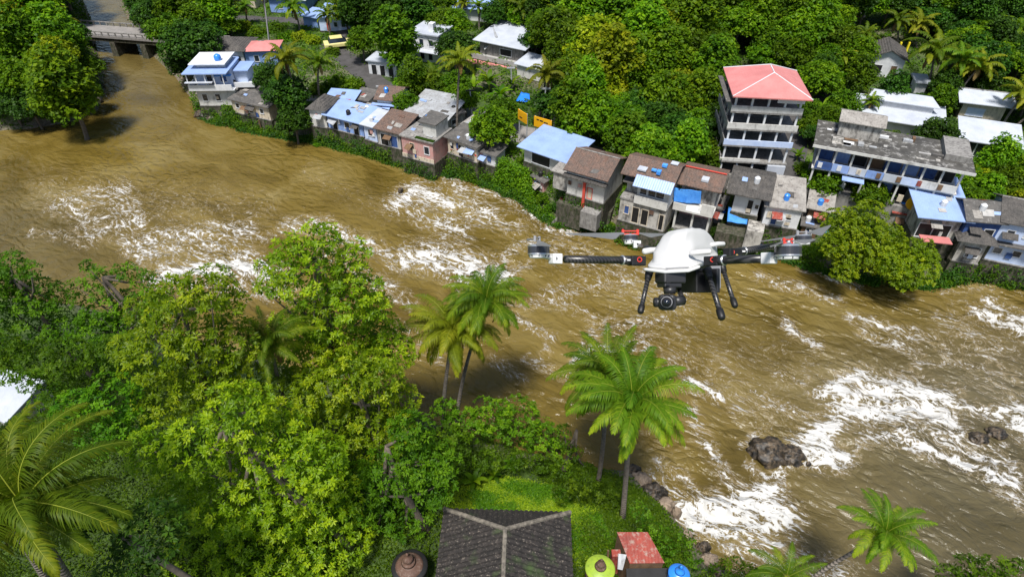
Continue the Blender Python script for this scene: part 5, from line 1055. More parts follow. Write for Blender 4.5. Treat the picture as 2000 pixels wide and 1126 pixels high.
near_tree((9.5,24.5), 24.5, [(1270,1030,22),(1300,1060,26),(1330,1090,28),(1290,1100,26),(1250,1000,18),(1340,1050,16),(1370,1120,24)], 'leaf_fresh', .2, 3.8, 'green creeper slope right of the red tin shed', 'creeper_slope', 44, 'shrub', nleaf=6, asp=.6, trunk=False)
near_tree((15.5,21.5), 21.5, [(1430,1110,26),(1470,1120,20),(1400,1140,30)], 'leaf_mid', .24, 3.2, 'small bush at the bottom edge beside the falls', 'bush', 45, 'shrub', trunk=False)
near_tree((28,20), 20, [(1890,1110,26),(1940,1115,30),(1850,1125,22),(1990,1125,34),(1920,1140,40)], 'leaf_mid', .26, 3.0, 'dark bush filling the bottom right corner', 'bush', 46, 'shrub', trunk=False)
near_tree((-12,16), 16, [(300,1040,60),(250,1110,50),(180,1010,40)], 'leaf_dark', .30, 2.6, 'dark low tree in the gap right of the big left palm', seed=47)
# near palms
def npalm(cx, cy, bx, by, L, seed, label, lf='leaf_palm', dy=0.0, **k):
    b = hit(bx, by); return palm(b, WY(cx, cy, b.y+dy), L, label, True, seed, lf, 'coconut palms on the near bank', **k)
npalm(1234,788, 1216,1012, 5.2, 1, 'front palm with the widest crown right of the clearing', r=.22)
npalm(1186,738, 1168,940, 4.8, 2, 'palm half hidden behind the front one', r=.2)
npalm(884,648, 865,836, 5.0, 3, 'left palm of the twin palms at the water edge', 'leaf_palm_yellow', r=.19)
npalm(950,590, 890,838, 4.3, 4, 'right palm of the twin palms, leaning right with a higher crown', r=.18)
palm((-22.5,14.5,gz(-22.5,14.5)), WY(45,985,15.5), 5.7, 'huge palm at the bottom left corner with arching glossy fronds', True, 5, 'leaf_palm', 'coconut palms on the near bank', nf=34, r=.25)
palm((-26,16,gz(-26,16)), WY(-30,935,17.0), 4.0, 'palm behind the huge one, cut by the left edge', True, 6, 'leaf_palm', 'coconut palms on the near bank', nf=26, r=.25)
palm((-16,30.5,gz(-16,30.5)), WY(528,672,30), 3.4, 'dark palm growing between the big broadleaf trees', True, 7, 'leaf_palm', 'coconut palms on the near bank', nf=24, r=.18, nuts=False)
palm((16.5,18.5,gz(16.5,18.5)), WY(1728,1042,20.5), 3.3, 'palm over the water in the bottom right', True, 8, 'leaf_palm', 'coconut palms on the near bank', nf=26, r=.16)
palm((14.0,18.5,gz(14,18.5)), WY(1535,1128,18.5), 2.7, 'palm rising from the bottom edge beside the falls', True, 9, 'leaf_palm', 'coconut palms on the near bank', nf=20, r=.14)
for i, (px, py, r) in enumerate(((925,935,26),(965,925,22),(1000,905,20),(640,1105,20))): 
    if i < 3: banana(px, py, r, 'banana plant at the mossy clearing, %s of its three' % ('leftmost','middle','rightmost')[i], 'banana plants by the clearing')
# ---- ground cover: nobody could count these leaves
def cover(name, label, polypx, n, leaf, size, hgt, seed, smin=.3, smax=999, world=None, clearfoot=True, clump=.5):
    rs = np.random.RandomState(seed); pw = np.array([W(*p, 4.0) for p in polypx]) if world is None else np.array(world, float)
    lo, hi = pw.min(0), pw.max(0); Pn = lo + (hi-lo)*rs.rand(int(n*2.2), 2); Pn = Pn[inside(Pn, pw)]
    S = bil(TS, Pn[:,0], Pn[:,1]); Pn = Pn[(S > smin) & (S < smax)]
    if clearfoot:
        keep = np.ones(len(Pn), bool)
        for f in FOOT_A: keep &= ~inside(Pn, f)
        Pn = Pn[keep]
    for rd in ROADS:
        keep = seg_dist(Pn, rd[0]) > rd[1]/2+.2; Pn = Pn[keep]
    Pn = Pn[:n]; Z = bil(TH, Pn[:,0], Pn[:,1]); d = fbm(Pn[:,0]*.5+seed, Pn[:,1]*.5)
    k = 7; m = len(Pn); C = np.repeat(np.stack([Pn[:,0], Pn[:,1], Z], 1), k, 0) + rs.normal(size=(m*k,3))*np.array([clump,clump,.0]) ; hh = hgt*np.repeat(np.clip(d*2.2-.5, .15, 1.6), k)
    C[:,2] = bil(TH, C[:,0], C[:,1]) + hh*rs.rand(m*k)**.6 + .03; N_ = unit(rs.normal(size=(m*k,3))*.55+np.array([0,-.1,1.0]))
    V, F = quad_leaves(C, N_, size*(.6+.8*rs.rand(m*k)), .6, rs); T = np.clip(np.repeat(rs.rand(m)*.5, k)+rs.rand(m*k)*.4, 0, 1)
    return tag(link(name, np_mesh(name, V, F, M[leaf], False, {'tint': ('FACE', T)})), label, 'undergrowth', kind='stuff')
ROADS = []
for o_ in [o for o in COL.objects if o.name.startswith(('road', 'path'))]:
    v_ = o_.data.vertices; nc_ = next(i for i in range(2, 40) if (v_[i].co.xy-v_[i-1].co.xy).length > 1.2*(v_[1].co.xy-v_[0].co.xy).length or (v_[i].co.xy-v_[0].co.xy).length < (v_[i-1].co.xy-v_[0].co.xy).length)
    c_ = [((v_[i].co.xy+v_[i+nc_-1].co.xy)/2) for i in range(0, len(v_), nc_*6) if i+nc_-1 < len(v_)]; ROADS.append(([tuple(c) for c in c_], (v_[nc_-1].co.xy-v_[0].co.xy).length))
cover('undergrowth', 'mixed green undergrowth covering the far hillside', [(-300,-30),(2500,-30),(2700,620),(1900,530),(1300,470),(700,290),(430,230),(-300,240)], 34000, 'leaf_mid', .42, .9, 71)
cover('bank_creepers', 'creepers hanging over the far river bank', [(380,160),(560,200),(900,260),(1200,330),(1700,440),(2300,520),(2500,640),(1900,560),(1300,490),(700,310),(400,240)], 12000, 'leaf_bright', .26, .5, 72, -.1, 5.0, clearfoot=False)
cover('left_bank_growth', 'dense low growth on the left upstream bank', [(-400,-30),(200,-30),(230,200),(150,260),(-400,280)], 6000, 'leaf_mid', .5, 1.2, 73, .0)
cover('near_bank_growth', 'dense undergrowth beneath the trees of the near bank', None, 30000, 'leaf_mid', .17, .7, 74, .1, world=[(-60,4),(-60,46),(-30,42),(-8,40),(4,34),(-3.5,30.5),(-4.5,24.6),(-6,20),(-6,6)])
cover('meadow', 'bright yellow-green grass and moss in the clearing', [(880,1010),(900,930),(1000,915),(1110,935),(1170,1000),(1200,1080),(1130,1126),(880,1126)], 22000, 'leaf_grass', .13, .30, 75, .3, clump=.3)
cover('meadow_weeds', 'tufts of darker weeds scattered over the clearing', [(880,1010),(900,930),(1000,915),(1110,935),(1170,1000),(1200,1080),(1130,1126),(880,1126)], 7000, 'leaf_mid', .16, .42, 77, .3, clump=.16)
cover('slope_growth', 'green growth on the slope at the bottom right', None, 12000, 'leaf_mid', .2, .5, 76, .0, world=[(4.6,6),(14,26),(12,30),(5,35),(2,33),(6,29),(5,24)])

# creepers and scrub clinging to the foot of the far bank walls
def wall_growth(pts, n, seed, leaf, label, zmax=3.2, out=1.1):
    rs = np.random.RandomState(seed); P = np.array([W(*p) for p in pts]); d = np.hypot(*(P[1:]-P[:-1]).T); cum = np.r_[0, np.cumsum(d)]; t = rs.rand(n)*cum[-1]
    x = np.interp(t, cum, P[:,0]); y = np.interp(t, cum, P[:,1]); pat = fbm(t*.32+seed, t*0+seed*1.7, 3); zc = rs.rand(n)**.8*zmax*np.clip(pat*5-1.75, .03, 1.2)
    k = 16; C = np.repeat(np.stack([x, y-out*(1-zc/zmax*.75)-.15, zc], 1), k, 0)+rs.normal(size=(n*k,3))*np.array([.35,.25,.26]); C[:,2] = np.maximum(C[:,2], .05)
    N_ = unit(rs.normal(size=(n*k,3))*.5+np.array([0,-.5,.8])); V, F = quad_leaves(C, N_, .26*(.6+.8*rs.rand(n*k)), .6, rs); T = np.clip(np.repeat(rs.rand(n)*.6, k)+rs.rand(n*k)*.35, 0, 1)
    tag(link('wall_creepers', np_mesh('wall_creepers', V, F, M[leaf], False, {'tint': ('FACE', T)})), label, 'creepers', kind='stuff')
far_pts = [p for p in RIV if 380 < p[0] < 2100][::-1]
wall_growth(far_pts, 2600, 81, 'leaf_mid', 'green creepers at the foot of the far bank walls')
wall_growth(far_pts, 1300, 82, 'leaf_dark', 'dark scrub at the foot of the far bank walls', 2.6, 1.5)
wall_growth([p for p in RIV if 850 < p[0] < 1100][::-1], 1500, 83, 'leaf_bright', 'bright creepers on the open bank left of the red drainpipe house', 4.2, .6)
# ---- a label for every forest tree: colour, shape and place by the nearest landmark
LM = [('the bridge',235,75),('the balconied villa',420,170),('the leaning palm',565,120),('the pale yellow car',665,90),('the blue-white top house',655,45),('the tall white house',825,85),('the silver-roofed house',985,80),('the top centre roof',920,22),
 ('the largest yellow-green tree',1165,85),('the big blue roof',1080,285),('the yellow hoardings',1045,235),('the red hipped roof',1490,150),('the concrete terrace road',1190,310),('the tall building foot',1430,320),('the small gabled house',1720,120),('the big white roof',1745,215),('the largest hillside palm',1824,106),
 ('the brown-walled bungalow',1910,195),('the arched white house',1925,260),('the shop row',1740,310),('the top right corner',1990,10),('the top left corner',10,10),('the left bank palm',106,48),('the left bank tip',120,230),('the dark lane',800,180),('the forest gable',1672,20),('the top edge palm',1340,0)]
from collections import defaultdict
grp = defaultdict(list); CN = {'leaf_dark':'dark green','leaf_mid':'mid green','leaf_bright':'light green','leaf_yellow':'yellow-green'}
for o_ in list(COL.objects):
    if o_.get('group', '').startswith('trees ') or o_.get('group') in ('bushes on the far river bank','bushes on the far slope'):
        c_ = o_ if o_.type == 'MESH' else next(k for k in o_.children if k.name.startswith('crown')); x_, y_, dd = to_px(o_.location.x, o_.location.y, o_.location.z+(3.5*o_.scale[2] if o_.type != 'MESH' else 0))
        nm_, lx, ly = min(LM, key=lambda q: math.hypot(q[1]-x_, q[2]-y_)); dx, dy = x_-lx, y_-ly
        d_ = ('right of' if dx > 0 else 'left of') if abs(dx) > 1.8*abs(dy) else (('below' if dy > 0 else 'above') if abs(dy) > 1.8*abs(dx) else ('below and ' if dy > 0 else 'above and ')+('right of' if dx > 0 else 'left of'))
        kind_ = 'bush' if o_.type == 'MESH' else 'tree'; w_ = o_.dimensions.z if kind_ == 'bush' else o_.scale[2]/o_.scale[0]
        tl = '' if kind_ == 'bush' else (' tall' if w_ > 1.02 else ' low'); grp[(CN[c_.data.materials[0].name]+tl, kind_, d_, nm_)].append((math.hypot(dx, dy), o_))
ORD = ['nearest','second nearest','third nearest','fourth nearest','fifth nearest','sixth nearest','seventh nearest','eighth nearest','ninth nearest','tenth nearest']
for (c_, k_, d_, nm_), L__ in grp.items():
    L__.sort(key=lambda q: q[0])
    for i_, (_, o_) in enumerate(L__): o_['label'] = '%s %s %s %s' % (c_, k_, d_, nm_) + ('' if len(L__) == 1 else ', %s one' % ORD[min(i_, 9)])

def front_growth(n, seed, leaf, label):
    rs = np.random.RandomState(seed); P = []
    for a, b, z, fd, v in FRONTS:
        if fd < 2.7: continue
        Lf = (b-a).length; m = int(n*Lf*fd)
        for _ in range(m):
            t = rs.rand(); s = rs.rand()**.7; q = a.lerp(b, t)
            if fbm(np.array([q.x*.45+seed]), np.array([(z-s*fd)*.6+q.y*.1]), 3)[0] < .40 + .10*(1-s): continue
            P.append((q.x-v.x*.3, q.y-v.y*.3, z-.35-s*(fd-.4)))
    P = np.array(P); k = 13; C = np.repeat(P, k, 0)+rs.normal(size=(len(P)*k,3))*np.array([.3,.2,.25]); C[:,2] = np.maximum(C[:,2], .05)
    V, F = quad_leaves(C, unit(rs.normal(size=(len(C),3))*.5+np.array([0,-.6,.7])), .24*(.6+.8*rs.rand(len(C))), .6, rs); T = np.clip(np.repeat(rs.rand(len(P))*.6, k)+rs.rand(len(C))*.35, 0, 1)
    tag(link('wall_creepers', np_mesh('wall_creepers', V, F, M[leaf], False, {'tint': ('FACE', T)})), label, 'creepers', kind='stuff')
front_growth(5, 91, 'leaf_mid', 'creepers hanging on the foundations of the bank houses'); front_growth(2.5, 95, 'leaf_dark', 'dark creepers on the foundations of the bank houses')
# ---------------------------------------------------------------- rocks
def rock(x, y, z, sx, sy, sz, label, seed, name='rock', mat='rock', cuts=26):
    rs = np.random.RandomState(seed); n = cuts; U = []; F = []
    for i in range(n+1):
        th = math.pi*i/n
        for j in range(2*n): ph = math.pi*j/n; U.append((math.sin(th)*math.cos(ph), math.sin(th)*math.sin(ph), math.cos(th)))
    U = np.array(U); o = seed*3.1
    d = .75+.55*(1-np.abs(2*fbm(U[:,0]*1.6+o+U[:,2], U[:,1]*1.6+o, 4)-1)) - .25*vnoise(U[:,0]*4+o, U[:,2]*4+U[:,1]*3+o)
    d = np.where(np.abs(U[:,2]) > .995, d.mean(), d)
    V = U*d[:,None]*np.array([sx,sy,sz])
    for i in range(n):
        for j in range(2*n): F.append((i*2*n+j, (i+1)*2*n+j, (i+1)*2*n+(j+1)%(2*n), i*2*n+(j+1)%(2*n)))
    return tag(link(name, np_mesh(name, V, F, M[mat], False), None, (x, y, z)), label, 'rock')
def rock_px(px, py, z, wpx, hz, label, seed, dy=.8, **k):
    x, y = W(px, py, z); d = to_px(x, y, z)[2]; s = wpx*d/FPX; return rock(x, y, z, s, s*dy, hz, label, seed, **k)
rock_px(1500, 885, .0, 38, 1.2, 'large wet boulder in the rapids, left lump of the pair', 3)
rock_px(1542, 892, -.1, 28, .9, 'smaller wet boulder touching the large one', 5)
rock_px(1912, 856, -.05, 19, .6, 'low dark rock at the far right of the rapids, left lump', 7)
rock_px(1945, 846, -.05, 19, .55, 'low dark rock at the far right of the rapids, right lump', 8)
rock_px(783, 374, .0, 5, .6, 'small dark rock standing at the start of the middle rapids', 9)
for k, (px, py, w_, h_) in enumerate(((1250,938,20,.7),(1275,962,24,.8),(1300,985,18,.6),(1238,918,14,.5),(1320,1002,10,.9),(1292,1008,16,.6),(1340,1046,12,.6),(1372,1070,14,.8),(1385,1095,16,.7),(1402,1118,16,.5))):
    rock_px(px, py, .25, w_, h_, ['first rock of the near shore, furthest upstream','big pale rock left of the lower fall head','rock behind the head of the lower fall','round stone under the front palm crown edge','rock touching the head of the lower fall','rock in the creepers beside the lower fall','brown rock below the lower fall head','rock above the blue tank, nearer the water','rock right of the blue tank','last near shore rock at the bottom edge'][k], 11+k, mat='rock_pale' if k % 2 == 0 else 'rock')['group'] = 'rocks on the near shore'
for k, (px, py, w_, h_) in enumerate(((395,226,14,1.0),(415,232,12,.8),(1580,905,5,.2),(196,168,8,.6),(192,198,8,.7),(1100,428,8,.5))):
    rock_px(px, py, .2, w_, h_, ['dark rock under the left corner of the balconied villa','flatter rock right of the one under the villa corner','small stone in the current below the large boulder','pointed rock halfway along the left bank water edge','dark rock at the tip of the left bank water edge','small stone at the foot of the tilted slab'][k], 31+k)
m = MB(); a = P3(1078, 432, .4); m.slab([tuple(P3(1076,434,.6)-a), tuple(P3(1100,434,.5)-a), tuple(P3(1140,402,3.0)-a), tuple(P3(1112,400,3.4)-a)], .5); tag(m.build('concrete_slab', M['asbestos'], loc=a, bevel=.08), 'tilted broken slab sliding into the river left of the leaning brick wall', 'slab')
# ---------------------------------------------------------------- cars and street things
def car(px, py, rz, mat, label, s=1.0, group=None, name='car'):
    h = hit(px, py); e = empty(name, (h.x, h.y, h.z+.1), rz, label, 'car', group); e.scale = (s, s, s)
    m = MB(); m.prism([(-.85,.32),(.85,.32),(.86,.75),(.78,.88),(-.78,.88),(-.86,.75)], -2.1, 2.1); m.build('body', M[mat], e, bevel=.09)
    m = MB(); m.hexa([(-1.5,-.76,.87),(1.0,-.76,.87),(1.0,.76,.87),(-1.5,.76,.87),(-1.15,-.62,1.42),(.35,-.62,1.42),(.35,.62,1.42),(-1.15,.62,1.42)]); c = m.build('cabin', M['glass'], e, bevel=.04)
    m = MB(); m.box(-1.2,-.66,1.41,.42,.66,1.47); m.build('roof', M[mat], e, bevel=.02)
    for x in (-1.35, 1.35):
        for y in (-.84, .84):
            m = MB(); m.lathe([(.12,-.1),(.31,-.1),(.33,-.06),(.33,.06),(.31,.1),(.12,.1)], 14, ax='y'); w_ = m.build('wheel', M['black'], e, loc=(x, y, .33))
            m = MB(); m.lathe([(.01,-.105),(.2,-.105),(.2,.105),(.01,.105)], 10, ax='y'); m.build('rim', M['metal_pole'], w_)
    for y in (-.6, .6): m = MB(); m.box(2.08, y-.16, .58, 2.14, y+.16, .74); m.build('headlight', M['white'], e)
car(1436, 351, R(-12), 'car_white', 'white parked car beneath the tall building, nearest the lane corner')
car(1460, 356, R(-15), 'car_white', 'second white car, with a blue window glare, right of the first')
car(1412, 349, R(80), 'car_white', 'white car end-on at the left of the pair below the tall building', .9)
car(665, 94, R(20), 'car_yellow', 'pale yellow car parked beside the bushy tree at the upper lane', 1.45)
# orange digger on the lane
h = hit(826, 197); e = empty('excavator', h, R(-15), 'small orange digger parked on the dark lane above the silver-roofed workshop', 'excavator')
part(e, 'track', 'black', [(-1.3,-.9,.05,1.3,-.5,.6)]); part(e, 'track', 'black', [(-1.3,.5,.05,1.3,.9,.6)]); part(e, 'body', 'yellow', [(-1.3,-.8,.62,.6,.8,1.5)], .08); part(e, 'cab', 'glass', [(-.5,-.75,1.5,.5,.0,2.3)], .05)
m = MB(); m.tube([(.5,.3,1.3),(1.6,.3,2.3),(2.6,.3,1.2)], .16, 6); arm = m.build('arm', M['yellow'], e); part(arm, 'bucket', 'metal_pole', [(2.35,0,.6,2.9,.6,1.2)], .05)
# yellow hoardings
def hoarding(p1, p2, z0, z1, label, marks):
    a, b = P3(*p1, z0), P3(*p2, z0); u = (b-a).normalized(); L = (b-a).length; e = empty('hoarding', a, math.atan2(u.y, u.x), label, 'sign', 'yellow hoardings by the road')
    part(e, 'panel', 'yellow', [(0,-.06,0,L,.06,z1-z0)], .02)
    for x in (.1, L-.2): part(e, 'post', 'metal_pole', [(x,.07,-2.5,x+.12,.19,z1-z0)])
    for x0, x1, q0, q1 in marks: part(e, 'dark_mark', 'black', [(L*x0,-.085,(z1-z0)*q0,L*x1,-.062,(z1-z0)*q1)])
hoarding((1043,246),(1077,256), 7.4, 9.0, 'right yellow hoarding with a dark line of faded marks near its top', ((.15,.3,.70,.80),(.34,.52,.66,.78),(.56,.8,.60,.70)))
hoarding((1012,232),(1029,243), 7.6, 9.2, 'left yellow hoarding, partly behind the rounded tree', ((.2,.5,.3,.4),))
m = MB(); m.tube([(0,0,0),(0,0,4.2)], .12, 6); tag(m.build('white_post', M['white'], loc=hit(1081, 262)), 'short white post at the right end of the yellow hoardings', 'post')
for i, (bx, by, tx, ty, lab) in enumerate(((1000,178,998,130,'grey utility pole near the banana plants'),(922,232,918,174,'lamp post with a dark head on the terrace right of the slim palm trunk'),(1060,252,1066,170,'pale bare pole between the two yellow hoardings'),(1905,418,1912,384,'white leaning pole in the right-hand grove'),(745,200,742,166,'weathered pole at the lane junction'),(526,92,514,-20,'tall white pole at the top edge'))):
    b = hit(bx, by); t = WY(tx, ty, b.y); e = empty('utility_pole' if 'lamp' not in lab else 'lamp_post', b, 0, lab, 'pole'); v = t-b
    m = MB(); m.tube([(0,0,-.4), tuple(v)], [.13,.09], 6); m.build('shaft', M['metal_pole'], e)
    part(e, 'lamp_head' if 'lamp' in lab else 'crossarm', 'metal_pole' if 'lamp' not in lab else 'black', [(v.x-.7,v.y-.1,v.z-.35,v.x+.7,v.y+.1,v.z-.15)])
for px, lab in ((1751,'left one of two yellow posts by the small gabled house'),(1767,'right one of two yellow posts by the small gabled house')):
    m = MB(); m.box(-.15,-.15,-.3,.15,.15,2.2); tag(m.build('yellow_post', M['yellow_bright'], loc=hit(px, 108), bevel=.03), lab, 'post')
def GP(px, py, dz): h = hit(px, py, dz); return Vector((h.x, h.y, gz(h.x, h.y)+dz))
sheet('tarpaulin', [GP(1008,198,.5),GP(1035,200,.5),GP(1034,184,1.0),GP(1018,180,1.2)], 'tarp', 'blue tarpaulin heaped in the bushes above the yellow hoardings', 'tarpaulin', sag=.2)
sheet('tarpaulin', [GP(1072,214,.6),GP(1088,212,.6),GP(1088,204,.9),GP(1072,205,.9)], 'tarp', 'scrap of blue tarpaulin by the pale bare pole', 'tarpaulin', sag=.1)
sheet('canopy', [P3(952,273,6.8),P3(970,271,6.8),P3(968,258,7.4),P3(948,256,7.4)], 'metal_blue', 'small blue tilted canopy above the tiny white and pink hut', 'canopy', sag=.0)
h = hit(1536, 372); e = empty('market_stand', h, R(-10), 'white framed table stand at the foot of the lane below the tall building', 'stand')
part(e, 'top', 'white', [(-.9,-.6,1.3,.9,.6,1.4)]); 
for x in (-.85,.75):
    for y in (-.55,.45): part(e, 'leg', 'white', [(x,y,0,x+.1,y+.1,1.3)])
# laundry and junk on the terraces by the houses
JR = random.Random(77)
JK = [(1100,392),(1118,402),(1160,408),(1190,330),(1168,322),(1200,326),(1225,342),(1262,345),(1300,350),(1390,352),(1350,350),(1410,402),(1412,420),(1445,452),(1590,410),(1560,378),(1620,384),(1640,388),(1655,392),(720,300),(760,288),(690,262),(655,262),(780,292),(640,218),(740,214),(905,250),(880,272),(1770,418),(1755,430),(1795,452),(1835,402),(1880,420),(1600,392),(1500,352),(1480,348)]
JW = ['under the red drainpipe','right of the red drainpipe foot','left of the three-level house','above the red drainpipe house roof','behind the red drainpipe house','at the terrace edge behind the three-level house','on the left roof edge of the three-level house','behind the glassy awning','between the brown tiled roofs','right of the sagging tarpaulin house','behind the sagging tarpaulin','under the small bright round tree','left of the square tarpaulin','beneath the square tarpaulin','beside the collapsed grey shack','right of the parked cars','on the road left of the left neat tree','below the left neat tree','right below the left neat tree','behind the narrow pale house','behind the brick-red tiled hut','at the front of the long blue shed','at the left front of the long blue shed','at the pink house corner','behind the dark curling tile roof','behind the twin tiled roofs','behind the dark flat-roofed block','beside the slim palm trunk','left of the rear blue roof sheet','left of the open blue-roofed house','right of the open blue-roofed house front','behind the open blue-roofed house','right of the blue metal roof','beside the grey shack doorway','right of the parked cars on the lane','below the parked cars']
for i, (px, py) in enumerate(JK):
    h = hit(px, py); k = JR.choice(['bucket','crate','barrel']); c, cn = JR.choice([('tarp','blue'),('white','white'),('rust_red','red'),('plaster','pale'),('metal_blue','light blue')]); lab = '%s %s lying %s' % (cn, k, JW[i]); g = '%s %ss in the yards' % (cn, k); m = MB(); s = JR.uniform(.35,.6)
    if k == 'crate': 
        m.box(-s,-s*.7,0,s,s*.7,.08); m.box(-s,-s*.7,.081,-s+.06,s*.7,s); m.box(s-.06,-s*.7,.081,s,s*.7,s); m.box(-s+.061,-s*.7,.081,s-.061,-s*.7+.06,s); m.box(-s+.061,s*.7-.06,.081,s-.061,s*.7,s)
    else: m.lathe([(s*.5,0),(s*.62,s*.5),(s*.7 if k == 'bucket' else s*.5,s*1.5),(s*.6 if k == 'bucket' else s*.3,s*1.5)], 12)
    o = m.build(k, M[c], loc=h); o.rotation_euler = (0,0,JR.uniform(0,3)); tag(o, lab, k, g)
# ---------------------------------------------------------------- foreground roof
def Z(px, py, z): return P3(px, py, z)
ez = 10.2; fl, fr = Z(868, 994, ez), Z(1113, 1001, ez); u = (fr-fl).normalized(); v = Vector((u.y, -u.x, 0)); Wd = (fr-fl).length; rise = 2.3; run = Wd/2; Ln = 16
e = empty('tiled_house', (fl.x, fl.y, gz(fl.x, fl.y)), math.atan2(u.y, u.x), 'house under a big dark hipped roof of barrel tiles at the bottom centre', 'house'); z0 = ez-e.location.z
# local: x along far eave, y negative towards the camera
FOOT_MAIN = 1
part(e, 'wall', 'plaster_dirty', [(.7,-Ln,-1,Wd-.7,-.7,z0-.1)])
A, B = (0,0,z0), (Wd,0,z0); ap = (Wd/2,-run*.62,z0+rise); rb = (Wd/2,-Ln,z0+rise); c0, c1 = (0,-Ln,z0), (Wd,-Ln,z0)
def tiles(tri, across, along_w=.34, name='roof_face', amp=.10):
    """real barrel-tile relief on a roof face: a polygon in local space, tile rolls spaced along 'across' and running up the slope"""
    P = [Vector(p) for p in tri]; n = (P[1]-P[0]).cross(P[2]-P[0]).normalized(); n = n if n.z > 0 else -n
    ac = Vector(across).normalized(); up = n.cross(ac).normalized(); up = up if up.z > 0 else -up; o = P[0]
    q = [((p-o).dot(ac), (p-o).dot(up)) for p in P]; a0, a1 = min(t[0] for t in q), max(t[0] for t in q); V = []; F = []
    step = along_w/6; na = int((a1-a0)/step)
    def span(a):
        hs = []
        for i in range(len(q)):
            (x1,y1),(x2,y2) = q[i], q[(i+1)%len(q)]
            if (x1-a)*(x2-a) <= 0 and abs(x2-x1) > 1e-6: hs.append(y1+(a-x1)/(x2-x1)*(y2-y1))
        return (min(hs), max(hs)) if len(hs) > 1 else None
    prev = None; course = .42
    for i in range(na+1):
        a = a0+(a1-a0)*min(max(i/na, .0005), .9995); s_ = span(a)
        if not s_: prev = None; continue
        rollix = int((a-a0)/along_w); jit = (math.sin(rollix*12.9)*43758.5)%1
        K = 56; col = []
        for k in range(K+1):
            t = s_[0]+(s_[1]-s_[0])*k/K; ph = ((t+jit*.1)/course)%1
            hgt = amp*abs(math.sin(math.pi*(a-a0)/along_w)) + .035*(1-ph) + .012*math.sin(rollix*3.7+t*2.2)
            p = o+ac*a+up*t+n*hgt; V.append(tuple(p)); col.append(len(V)-1)
        if prev: F += [(prev[k], col[k], col[k+1], prev[k+1]) for k in range(K)]
        prev = col
    return V, F
def tile_mat():
    m, t, b, N, L = nmat('old_barrel_tile'); co = N('TexCoord').outputs['Object']
    n1 = N('TexNoise', i_Scale=2.2, i_Detail=8.0, i_Roughness=.75); L(co, n1.inputs['Vector']); r = ramp(t, [(.32, (.008,.007,.006)), (.55, (.022,.018,.016)), (.75, (.06,.048,.04))]); L(n1.outputs[0], r.inputs[0])
    mp = N('Mapping'); mp.inputs['Scale'].default_value = (7,7,7); L(co, mp.inputs[0]); n2 = N('TexNoise', i_Scale=1.0, i_Detail=6.0, i_Roughness=.8); L(mp.outputs[0], n2.inputs['Vector'])
    r2 = ramp(t, [(.57,(0,0,0)), (.66,(.8,.8,.8))]); L(n2.outputs[0], r2.inputs[0]); c = mix(t, r.outputs[0], (.32,.27,.22), r2.outputs[0])
    n3 = N('TexNoise', i_Scale=.5, i_Detail=6.0); L(co, n3.inputs['Vector']); r3 = ramp(t, [(.56,(0,0,0)), (.70,(.7,.7,.7))]); L(n3.outputs[0], r3.inputs[0]); c = mix(t, c, (.05,.09,.02), r3.outputs[0])
    L(c, b.inputs['Base Color']); bm = N('Bump', i_Strength=.5, i_Distance=.03); L(n2.outputs[0], bm.inputs['Height']); L(bm.outputs[0], b.inputs['Normal']); b.inputs['Roughness'].default_value = .85; return m
TM = tile_mat()
rf = empty('roof', (0,0,0)); rf.parent = e
for nm_, tri, ac in (('roof_face', [A, B, ap], (1,0,0)), ('roof_face', [A, ap, rb, c0], (0,1,0)), ('roof_face', [B, c1, rb, ap], (0,1,0))):
    V, F = tiles(tri, ac); o = link(nm_, np_mesh(nm_, V, F, TM, False), rf)
m = MB(); m.add([A,B,ap,rb,c0,c1], [(0,1,2),(0,2,3,4),(1,5,3,2),(0,4,5,1)]); 
for i_ in range(len(m.v)): m.v[i_] = (m.v[i_][0], m.v[i_][1], m.v[i_][2]-.06)
m.build('roof_boarding', M['wood'], rf)
M['ridge_pale'] = surf('ridge_pale', (.24,.21,.17), (.09,.08,.065), amount=.6, scale=3, grime=5, dirt_lo=.5, bump=.5)
for p_, q_ in ((A, ap), (B, ap), (ap, rb)):
    p_, q_ = Vector(p_), Vector(q_); n_ = int((q_-p_).length/.38); m = MB()
    for k in range(n_): 
        s_ = p_.lerp(q_, k/n_)+Vector((0,0,.10)); t_ = p_.lerp(q_, (k+1.08)/n_)+Vector((0,0,.12)); m.tube([s_, t_], [.16,.13], 8)
    m.build('ridge_tiles', M['ridge_pale'], rf)
part(e, 'fascia', 'wood', [(0.1,-.06,z0-.2,Wd-.1,.0,z0-.02)])
# ---------------------------------------------------------------- red tin shed, round tanks
zt = 9.0; c = [Z(1205,1038,zt+.25), Z(1265,1038,zt+.25), Z(1298,1098,zt-.2), Z(1230,1099,zt-.2)]; o_ = c[0].copy()
e = empty('tin_shed', (o_.x, o_.y, gz(o_.x, o_.y)), 0, 'lean-to shed with a rusty red tin roof between the tiled house and the blue tank', 'shed'); L0 = [p-e.location for p in c]
m = MB(); m.slab([tuple(L0[3]), tuple(L0[2]), tuple(L0[1]), tuple(L0[0])], .06); m.build('roof', M['rust_red'], e)
zb_ = 0.0; m = MB(); lo = [(p.x*.96+.05, p.y*.97-.05, -1) for p in L0]; hi = [(p.x*.96+.05, p.y*.97-.05, p.z-.08) for p in L0]; m.hexa([lo[3],lo[2],lo[1],lo[0],hi[3],hi[2],hi[1],hi[0]]); m.build('wall', M['wood'], e)
b0, b1 = L0[3], L0[2]; m = MB(); m.slab([(b0.x-.3,b0.y-2.6,b0.z-1.0),(b1.x+.4,b1.y-2.6,b1.z-1.0),(b1.x+.3,b1.y-.1,b1.z-.5),(b0.x-.2,b0.y-.1,b0.z-.5)], .06); m.build('black_sheet', M['black'], e)
